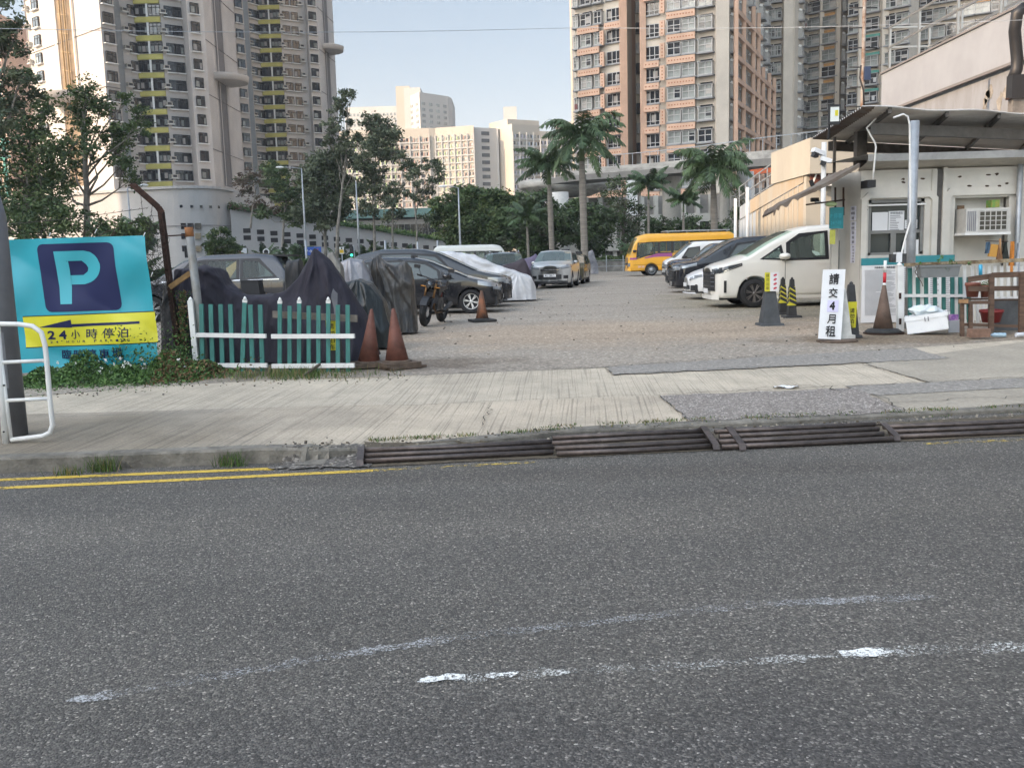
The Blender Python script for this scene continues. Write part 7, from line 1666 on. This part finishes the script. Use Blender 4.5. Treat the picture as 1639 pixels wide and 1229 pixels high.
# roof
g=MB();ze=3.05;z2=3.28
g.poly([(xl-.05,YK-.45,ze+.1),(xr,YK-.45,ze+.1),(xr,YK-.45,z2),(xl-.05,YK-.45,z2)],ROOFM);g.poly([(xl-.05,YK-.45,ze+.1),(xr,YK-.45,ze+.1),(xr,YK+.1,ze-.02),(xl-.05,YK+.1,ze-.02)],BWD);g.poly([(xl-.05,YK-.45,z2),(xr,YK-.45,z2),(xr,YK+1.8,z2+.06),(xl-.05,YK+1.8,z2+.06)],ROOFM)
obj('eave',g,t)
SHT=M('weathered_sheet',(.20,.18,.155),.75,sc=1.6,col2=(.10,.07,.05),bump=.3,bsc=20)
A=[D(1376,262,YK-.45),D(1330,289,YK-.5),D(1280,312,YK-.5),D(1250,326,YK-.4),D(1238,337,YK-.3)]
g=MB()
def af(u,v):
    i=u*4;j=min(int(i),3);q=A[j].lerp(A[j+1],i-j);return q+Vector((v*.1,v*2.1*(1-.45*u),.02*math.sin(v*38)-.06*v+.015*math.sin(u*25)*(u>.5)))
g.grid(af,30,36,SHT,False);g2=MB();g2.grid(lambda u,v:af(u,v)+Vector((0,0,-.035)),30,12,SHT,False);g.add(g2)
g.grid(lambda u,v:af(u,0)+Vector((0,-.002,-.07*v*(1+.5*math.sin(u*40)*(u>.5)))),40,1,SHT,False)
obj('side_awning',g,t)
for x in (1337,1350): g=MB();g.bar(D(x,300,YK+.4),D(x,345,YK+.4),.03,.03,RUST);obj('awning_strut',g,t)
g=MB();g.bar(D(1290,328,YK+.5),D(1352,320,YK+.5),.03,.03,RUST);obj('awning_strut',g,t)
for px,py in ((1446,287),(1446,292),(1477,286),(1537,283),(1582,280),(1596,279),(1612,294),(1552,298),(1580,298),(1600,298),(1385,336)):
    c=D(px,py,YK-.003);g=MB();r=random.Random(px+py);g.poly([(c.x+r.uniform(.015,.04)*math.cos(a)*1.5,YK-.003,c.z+r.uniform(.012,.03)*math.sin(a)) for a in np.linspace(0,6.2,8)[:-1]],M('chip',(.07,.045,.03),.9,var=.3));obj('rust_chip',g,BT_)
# canopy
YN=16.0
def can(px,py,z=4.0):  # point on horizontal plane above eye
    d=FW+RT*((px-819.5)/F)+UP*((614.5-py)/F);k=(z-H)/d.z;return Vector((d.x*k,d.y*k,z))
NL,FL,NR,FR=can(1380,172),can(1300,222),can(1639,182),can(1639,240)
NR=NL+(NR-NL)*1.5;FR=FL+(FR-FL)*1.25
ct=thing('canopy','corrugated metal canopy on a steel post over the guard booth','canopy',(NL.x,NL.y,.15),wb=True)
CORR=M('corrugated_underside',(.62,.59,.54),.7,0.,sc=1.2,col2=(.48,.44,.39),var2=.15,sc2=.5);CORE=M('rusty_sheet_edge',(.11,.07,.05),.8,sc=4,col2=(.16,.14,.12))
g=MB()
def cf(u,v): p=(NL*(1-u)+NR*u)*(1-v)+(FL*(1-u)+FR*u)*v;return p+Vector((0,0,.022*math.sin(v*2*math.pi*26)+.02*math.sin(u*17)*(v<.05)))
g.grid(cf,40,156,lambda i,j:CORE if i<2 else CORR,True);g.grid(lambda u,v:cf(u,v)+Vector((0,0,.012)),40,156,CORR,True);obj('roof_sheet',g,ct)
STB=M('steel_beam_dark',(.10,.09,.08),.6,.4,var=.3,sc=4);STG=M('steel_beam_grey',(.24,.24,.235),.5,.4,var=.15,sc=3)
for u in (.11,.34,.56,.79): a,b_=cf(u,.01)-Vector((0,0,.07)),cf(u*.98,.99)-Vector((0,0,.07));obj('purlin',MB().bar(a,b_,.06,.09,STB),ct)
a,b_=cf(.09,.22)-Vector((0,0,.20)),cf(1,.22)-Vector((0,0,.20));obj('main_beam',MB().bar(a,b_,.12,.20,STG),ct)
a,b_=cf(.05,.93)-Vector((0,0,.20)),cf(1,.93)-Vector((0,0,.20));obj('back_beam',MB().bar(a,b_,.12,.20,STB),ct)
Yp=16.45;p=D(1461,300,Yp);obj('post',MB().tube([(p.x,Yp,.15),(p.x,Yp,3.72)],.078,GALV,16),ct)
p=D(1377,240,19.3);obj('rear_post',MB().bar((p.x,19.3,3.2),(p.x,19.3,3.9),.2,.2,STB),ct);p=D(1335,280,19.6);obj('rear_post',MB().bar((p.x,19.6,2.2),(p.x,19.6,3.85),.05,.05,STB),ct)
def cond(label,pts,Y,r=.017,grp='white conduits at the booth'):
    q=[D(x,y,Y) for x,y in pts];solo('conduit',MB().tube(q,r,WHITE,8),label,'conduit',grp,base=tuple(q[-1]))
cond('white conduit running down the canopy post to the cable box',[(1430,189),(1446,183),(1453,187),(1456,200),(1457,300),(1457,355),(1450,378),(1444,402),(1443,412)],Yp-.12)
cond('bent white conduit leading to the black box on the booth wall',[(1402,190),(1387,205),(1401,230),(1402,236),(1399,268),(1397,288)],YK-.5)
solo('junction_box',kb(1389,288,1402,300,YK-.5,.35,BLK),'small black junction box on the booth wall left of the post','box')
g=kb(1427,407,1436,420,Yp-.2,.12,ENG);g.add(kb(1435,404,1444,420,Yp-.22,.14,WPLAS));g.add(kb(1444,406,1451,422,Yp-.2,.12,ENG));solo('cable_box',g,'grey and white cable box clamped to the foot of the canopy post','box')
# floodlight
Yq=17.2;c=D(1335,184,Yq);t=thing('floodlight','black LED floodlight with a yellow chip, mounted on the left canopy edge','floodlight',(c.x,Yq,c.z-.25),wb=True)
FLR=M('reflector',(.62,.64,.62),.25,.3,var=.05)
obj('housing',MB().box(c,(.19,.12,.34),BLK,rz=-.1),t);obj('reflector',MB().box(c+Vector((-.01,-.062,0)),(.15,.01,.25),FLR,rz=-.1),t);obj('led_chip',MB().box(c+Vector((.02,-.07,.02)),(.055,.012,.10),YP,rz=-.1),t);obj('bracket',MB().bar(c+Vector((-.08,0,-.15)),c+Vector((-.08,.05,-.42)),.03,.03,BLK),t)
# CCTV cameras on white pole
Yc=27.6;c=D(1318,300,Yc);t=thing('camera_pole','white pole carrying two surveillance cameras left of the booth','camera pole',(c.x,Yc,.15),wb=True)
obj('pole',MB().tube([(c.x,Yc,.15),(c.x,Yc,D(1318,228,Yc).z)],.07,WHITE,10),t)
for x,y,rz in ((1309,243,.25),(1322,256,-.2)):
    c=D(x,y,Yc-.12);g=MB();g.box(c,(.32,.2,.12),WPLAS,rz=rz,ry=.35);g.box(c+Vector((-.09,-.03,-.10)),(.15,.18,.11),BLK,rz=rz,ry=.35);obj('surveillance_camera',g,t)
g=MB();c=D(1301,298,19);g.box(c,(.06,.08,.25),BLK,ry=-.35);c=D(1304,320,19);g.box(c,(.14,.1,.08),BLK);g.box(c+Vector((.06,0,-.05)),(.08,.1,.06),WPLAS);solo('surveillance_camera',g,'small black camera with an upright antenna plate above the side awning','camera')
# signs at the booth's left corner
c=D(1338,350,18.2);g=kb(1328,332,1350,366,18.2,.03,M('teal_sign',(.02,.23,.26),.5,var=.05));g.add(text('P 停車',.22,.1,BNL,.02),Matrix.Translation((c.x-.0,18.19,c.z+.05)));g.add(text('24小時',.2,.08,BNL,.02),Matrix.Translation((c.x,18.19,c.z-.08)));solo('teal_sign',g,'small teal sign with lettering on the left corner of the booth','sign')
g=MB();c=D(1330,327,18.1);g.grid(lambda u,v:c+Vector(((u-.5)*.22,.06*math.cos(2*math.pi*v),.05*math.sin(2*math.pi*v)*math.sin(math.pi*u)**.4-(u-.5)*.0)),8,10,M('pale_green_plastic',(.38,.48,.25),.4,var=.1));solo('bulkhead_lamp',g,'pale green bulkhead lamp above the small teal sign','lamp')
solo('notice',kb(1328,368,1337,391,18.15,.01,M('yellow_paper',(.52,.52,.10),.7,var=.15,sc=9)),'yellow paper notice hanging below the small teal sign','notice')
solo('side_pillar',kb(1331,366,1341,470,18.6,.12,BW),'pale pillar at the left corner of the booth below the teal sign','pillar')
solo('side_window',kb(1343,385,1352,432,18.9,.03,WINL),'narrow grey window pane in the side of the booth','window')
# big notice boards
def notice_board():
    Y=YK-.10;t=thing('notice_board','tall white notice board with a teal header and dense text on the booth wall','notice board',(D(1408,515,Y).x,Y,.2),wb=True)
    TEALH=M('teal_header',(.03,.22,.25),.5,var=.03);obj('panel',kb(1379,424,1438,516,Y,.02,CN),t);obj('header',kb(1379,413,1438,424.5,Y-.003,.023,TEALH),t)
    g=MB();c=D(1417,428,Y);g.add(text('月租車位租用條款及細則',.42,.035,INK,.02),Matrix.Translation((c.x,Y-.005,c.z)));r=random.Random(2)
    for i in range(42):
        y=433+i*1.75;a=D(1384,y,Y);ln=r.uniform(.5,.62) if i%5 else r.uniform(.2,.5);g.box((a.x+ln/2,Y-.003,a.z),(ln,.003,.0055),TXT)
    obj('lettering',g,t)
    Y2=YK-.13;t=thing('notice_board','wide white notice board with a teal header behind the gate fence','notice board',(D(1490,515,Y2).x,Y2,.2),wb=True)
    obj('panel',kb(1442,424,1528,505,Y2,.02,CN),t);obj('header',kb(1440,409,1528,424.5,Y2-.003,.023,TEALH),t);g=MB()
    for k in range(4):
        for i in range(22): a=D(1447+k*21,430+i*3.2,Y2);ln=.17*r.uniform(.6,1);g.box((a.x+ln/2,Y2-.003,a.z),(ln,.003,.014),TXT)
    obj('lettering',g,t)
notice_board()
# gate fence
def q7(x,y): return (1290+x/4.696,380+y/4.696)
YG=15.85;TW=[]
t=thing('picket_fence','low gate fence of teal and white pickets beside the styrofoam box','picket fence',(D(1500,530,YG).x,YG,.15),wb=True)
def bar7(x0,y0,x1,y1,w_,d,mat,Y,nm): a,b_=D(*q7(x0,y0),Y),D(*q7(x1,y1),Y);return obj(nm,MB().bar(a,b_,d if abs(a.z-b_.z)<abs(a.x-b_.x) else w_,w_ if abs(a.z-b_.z)<abs(a.x-b_.x) else d,mat),t)
for x in (780,840,902,969,1034,1099,1160,1222): bar7(x,232 if x<800 else 300,x+2,640,.062,.03,TEAL,YG,'picket')
for x in (812,873,1128,1192,1250,1290,1330,1375,1420,1470,1520,1570,1620): bar7(x,215 if x<900 else 215,x,640,.05,.025,WHITE,YG+.02,'picket')
bar7(725,438,1205,438,.05,.04,WHITE,YG-.04,'rail');bar7(725,632,1205,630,.05,.04,WHITE,YG-.04,'rail');bar7(1200,460,1660,452,.05,.04,WHITE,YG+.06,'rail')
g=MB();a,b_=D(*q7(702,215),YG-.08),D(*q7(708,712),YG-.08);g.bar(b_,a,.095,.095,WHITE);g.lathe([(.06,0),(.04,.03),(.006,.06)],WHITE,a,12);p_=obj('gate_post',g,t)
for y in (440,632): c=D(*q7(708,y),YG-.14);obj('hinge',MB().box(c,(.035,.02,.10),RUST),p_)
bar7(740,208,1700,168,.06,.05,M('flaking_rail',(.36,.30,.20),.8,sc=12,col2=(.13,.08,.04)),YG-.1,'top_rail')
# planter
Yl=15.55;c=D(*q7(990,300),Yl);t=thing('planter_box','grey plastic planter trough hung on the gate fence, with a trailing sprig','planter',(c.x,Yl,c.z),wb=True)
a=D(*q7(838,215),Yl);b_=D(*q7(1148,215),Yl);zb=D(*q7(990,300),Yl).z;GP_=M('planter_grey',(.17,.18,.18),.6,var=.1)
g=MB();xm=(a.x+b_.x)/2;w_=b_.x-a.x;g.box((xm,Yl,(a.z+zb)/2-.01),(w_*.88,.16,a.z-zb-.02),GP_,tap=1.1);g.box((xm,Yl,a.z-.01),(w_,.2,.035),GP_);g.box((xm,Yl,a.z+.012),(w_*.9,.15,.01),DIRT);obj('trough',g,t)
g=MB()
for x,y,s in ((1085,215,9),(1100,190,7),(1060,230,6),(1000,170,5),(1020,150,4),(1090,180,6),(860,190,3),(1230,200,4)):
    for k in range(9): leafq(g,D(*q7(x+rnd.gauss(0,s*2),y+rnd.gauss(0,s*2)),Yl-.08),.028,LEAF2 if rnd.random()<.6 else LEAF)
g.tube([D(*q7(x,y),Yl-.06) for x,y in ((1120,210),(1095,190),(1110,150))],.004,LEAF2,4);g.tube([D(*q7(x,y),Yl-.06) for x,y in ((850,210),(820,260),(870,340),(880,370))],.007,BARKD,5);g.tube([D(*q7(x,y),Yl-.06) for x,y in ((1130,200),(1200,205),(1250,185),(1290,175))],.005,BARKD,4);obj('sprig',g,t)
# styrofoam box and bag
Yb=15.35;c=D(*q7(920,650),Yb);STY=M('styrofoam',(.74,.76,.77),.7,var=.02,bump=.1,bsc=80)
t=thing('styrofoam_box','white styrofoam box tilted on the ground in front of the gate fence','box',(c.x,Yb,.2),rad(-14));t.rotation_euler=(rad(0),rad(-9),rad(-24))
g=MB();W_,D_,H_=.62,.40,.30
g.box((0,0,.015),(W_*.94,D_*.94,.03),STY)
for s in (-1,1): g.box((0,s*(D_/2-.02),H_/2),(W_,.04,H_-.02),STY);g.box((s*(W_/2-.02),0,H_/2),(.04,D_-.08,H_-.024),STY)
for s in (-1,1): g.box((0,s*(D_/2-.005),H_-.045),(W_+.03,.03,.07),STY);g.box((s*(W_/2-.002),0,H_-.047),(.03,D_-.04,.07),STY)
for x in (-.2,.2): g.box((x,-D_/2-.006,H_*.42),(.03,.012,H_*.7),STY)
for x in (-.02,.03): g.box((x,-D_/2-.012,H_*.72),(.014,.01,.07),TXT)
obj('box_body',g,t)
c=D(*q7(910,548),Yb);BAG=glassy('plastic_bag',(.88,.92,.93),.45,.25)
def lump(nm,label,cat,c,r3,mat,seed,amp=.18,nu=26,nv=16,base=None):
    r=random.Random(seed);ph=[r.uniform(0,6.28) for _ in range(6)];g=MB()
    def fn(u,v):
        a=2*math.pi*u;e=math.pi*(v-.5);k=1+amp*(math.sin(3*a+ph[0]+2*e)+.6*math.sin(7*a+ph[1]-3*e)+.5*math.sin(5*e+ph[2]+2*a)+.35*math.sin(13*a+9*e+ph[3]))*.5
        return (c.x+r3[0]*k*math.cos(a)*math.cos(e),c.y+r3[1]*k*math.sin(a)*math.cos(e),c.z+r3[2]*k*math.sin(e))
    g.grid(fn,nu,nv,mat);return solo(nm,g,label,cat)
BAG2=M('bag_film',(.62,.68,.70),.25,var=.1,sc=8,bump=.5,bsc=25)
lump('plastic_bag','crumpled clear plastic bag stuffed in the white styrofoam box','bag',c+Vector((0,.02,-.01)),(.25,.13,.085),BAG2,5,.34,40,24)
# bench
WOOD=M('old_wood',(.10,.06,.04),.75,var=.35,sc=6,stretch=(.4,3,3),bump=.3,bsc=20);WOODL=M('cut_wood',(.30,.17,.08),.75,var=.2,sc=8)
Yh=14.9;c=D(1600,540,Yh);t=thing('bench','old dark wooden bench with a slatted back beside the gate fence','bench',(c.x,Yh,.16),wb=True)
def wb_(x0,y0,x1,y1,w_,d,Y,nm,mat=WOOD,Y1=None): a,b_=D(*q7(x0,y0),Y),D(*q7(x1,y1),Y1 or Y);hz=abs(a.z-b_.z)<(b_-a).length*.7;return obj(nm,MB().bar(a,b_,d if hz else w_,w_ if hz else d,mat),t)
wb_(1218,318,1400,290,.085,.03,Yh,'back_slat');wb_(1400,285,1800,272,.085,.03,Yh,'back_slat');wb_(1222,385,1380,388,.08,.03,Yh,'back_slat');wb_(1405,385,1800,378,.075,.03,Yh,'back_slat')
wb_(1395,285,1390,705,.075,.05,Yh-.05,'upright');wb_(1625,272,1620,720,.09,.05,Yh-.05,'upright')
wb_(1155,490,1380,488,.05,.10,Yh-.05,'seat_slat');wb_(1150,478,1215,480,.06,.05,Yh-.16,'seat_slat',WOODL);wb_(1200,465,1380,462,.03,.10,Yh+.3,'seat_slat');wb_(1400,470,1800,466,.03,.10,Yh+.3,'seat_slat')
for x in (1172,1236): wb_(x,495,x+1,745,.055,.05,Yh-.08,'leg')
wb_(1190,655,1600,668,.045,.03,Yh-.02,'stretcher')
g=MB();wp=D(*q7(1480,560),Yh+.5);a,b_=D(*q7(1390,470),Yh+.55),D(*q7(1800,690),Yh+.55);g.b2((a.x,Yh+.5,b_.z),(b_.x,Yh+.55,a.z),M('grey_crate',(.10,.105,.11),.7,var=.3,sc=3));solo('storage_crate',g,'dark grey crate in the shadow behind the wooden bench','crate')
def pot(label,x0,y0,x1,y1,Y,mat,nm='flower_pot',plant=True):
    a,b_=D(*q7(x0,y0),Y),D(*q7(x1,y0),Y);zb=D(*q7(x0,y1),Y).z;r=(b_.x-a.x)/2;c=((a.x+b_.x)/2,Y,0);t=thing(nm,label,'pot',(c[0],Y,zb),wb=True)
    obj('pot_body',MB().lathe([(r*.72,zb),(r*.92,a.z-.05),(r,a.z-.045),(r,a.z),(r*.9,a.z),(r*.85,a.z-.03),(.01,a.z-.03)],mat,c,24),t)
    if plant:
        g=MB()
        for k in range(60): leafq(g,Vector((c[0]+rnd.gauss(0,r*.6),Y+rnd.gauss(0,r*.5),a.z+abs(rnd.gauss(.02,.035)))),.02,LEAF if rnd.random()<.5 else FLW if rnd.random()<.2 else LEAF2)
        obj('plant',g,t)
TER=M('terracotta_plastic',(.22,.075,.05),.6,var=.1)
pot('terracotta pot at the left end of the wooden bench',1200,342,1308,450,15.15,TER,plant=False);pot('second terracotta pot holding a small white-flowered plant on the bench',1312,360,1385,452,15.2,TER)
pot('red plastic basin under the wooden bench',1310,545,1480,640,15.25,M('basin_red',(.25,.03,.03),.35,var=.1),'basin',False)
p=G(1566,541,.16);g=MB().box((p.x,p.y,.24),(.29,.16,.13),M('brick_brown',(.20,.12,.085),.9,var=.2,sc=12,bump=.5));solo('brick','' or g,'reddish brown brick on the ground in front of the bench leg','brick')
def bottle(label,px,py,rz,c1,L=.24,r=.035,z=.20):
    p=G(px,py,z);g=MB();g.lathe([(r*.9,0),(r,.01),(r,L*.7),(r*.4,L*.88),(r*.38,L)],c1,(0,0,0),14,'X');g.xf(Matrix.Rotation(rz,4,'Z'));g.xf(Matrix.Translation(p));solo('bottle',g,label,'bottle','bottles under the bench')
bottle('clear blue-tinted plastic bottle lying under the bench, left one',1610,536,2.9,M('bottle_blue',(.30,.42,.50),.15,var=.15,sc=20));bottle('clear plastic bottle with a white label lying under the bench, right one',1626,536,.1,M('bottle_label',(.55,.57,.6),.3,var=.2,sc=25))
p=D(*q7(1108,632),15.6);g=MB().box(p+Vector((0,0,.06)),(.13,.08,.12),M('purple_pack',(.16,.05,.30),.5,sc=14,col2=(.5,.3,.5)));solo('tissue_pack',g,'small purple patterned pack on a ledge right of the styrofoam box','pack')
g=kb(1519,513,1538,538,15.5,.03,M('grey_board',(.42,.43,.45),.8,var=.08));solo('board','' or g,'pale grey board leaning between the styrofoam box and the bench','board')
# things hanging at the right
Yx=16.9
a,b_=D(*q7(1350,28),Yx),D(*q7(1520,32),Yx);solo('hanging_bar',MB().bar(a,b_,.015,.015,RUST),'thin bar under the air conditioner from which tools hang','bar')
g=MB();c=D(*q7(1408,100),Yx);g.box(c,(.15,.07,.22),M('dustpan_orange',(.50,.26,.05),.6,var=.05),ry=.12,tap=.9);solo('dustpan',g,'orange-yellow dustpan hanging below the air conditioner','dustpan')
def hang(label,x,y0,y1,w_,mat,nm,cat,Y=Yx,seed=1):
    r=random.Random(seed);g=MB();a=D(*q7(x,y0),Y);zb=D(*q7(x,y1),Y).z
    g.grid(lambda u,v:(a.x+(u-.5)*w_*(.35+.65*v),Y+.02*math.sin(u*9+v*3+seed),a.z+(zb-a.z)*v),8,8,mat);g.grid(lambda u,v:(a.x+(u-.5)*w_*(.35+.65*v),Y+.03+.02*math.sin(u*9+v*3+seed),a.z+(zb-a.z)*v),8,8,mat);solo(nm,g,label,cat)
hang('blue-grey cloth hanging left of the orange dustpan',1372,35,120,.12,M('cloth_blue',(.06,.11,.17),.9,var=.2,sc=9),'cloth','cloth',seed=2);hang('orange cloth hanging right of the dustpan and broom',1555,30,275,.14,M('cloth_orange',(.50,.20,.04),.9,var=.2,sc=9),'cloth','cloth',seed=3);hang('pale cloth hanging at the right edge above the bench',1600,40,270,.12,M('cloth_pale',(.40,.42,.45),.9,var=.2,sc=9),'cloth','cloth',seed=4);hang('dark gloves hanging right of the broom handle',1505,35,180,.13,M('cloth_black',(.03,.035,.03),.9,var=.3,sc=9),'gloves','gloves',seed=5)
g=MB();g.tube([D(*q7(1460,10),Yx-.05),D(*q7(1458,165),Yx-.05)],.02,WOODL,6);g.box(D(*q7(1455,110),Yx-.05),(.10,.05,.28),M('broom_brown',(.18,.09,.04),.9,var=.3,sc=14),tap=.3);solo('broom',g,'brown hand broom hanging between the dustpan and the dark gloves','broom')
g=MB();g.tube([D(*q7(1312,205),15.7),D(*q7(1313,285),15.7)],.03,M('bottle_cyan',(.05,.35,.55),.4),10);solo('blue_bottle',g,'narrow bright blue bottle standing against the gate fence','bottle')
# right gutter pipe, column at edge
p=D(1632,300,YK-.15);solo('downpipe',MB().tube([(p.x,YK-.15,.2),(p.x,YK-.15,3.05)],.05,GALV,10),'grey downpipe at the right end of the booth wall','pipe')
# ================= HAZE =================
g=MB();g.b2((-1520,-420,-3),(1520,2620,215),ASPH)
hz=bpy.data.materials.new('haze');hz.use_nodes=True;n=hz.node_tree;n.nodes.remove(n.nodes['Principled BSDF']);v=n.nodes.new('ShaderNodeVolumePrincipled')
v.inputs['Color'].default_value=(.93,.95,1,1);v.inputs['Density'].default_value=.00028;n.links.new(v.outputs[0],n.nodes['Material Output'].inputs['Volume'])
g.mats=[hz];o=obj('haze',g);tag(o,'thin pale afternoon haze filling the whole view','haze',kind='stuff')
bpy.data.objects.remove(_fo,do_unlink=True)
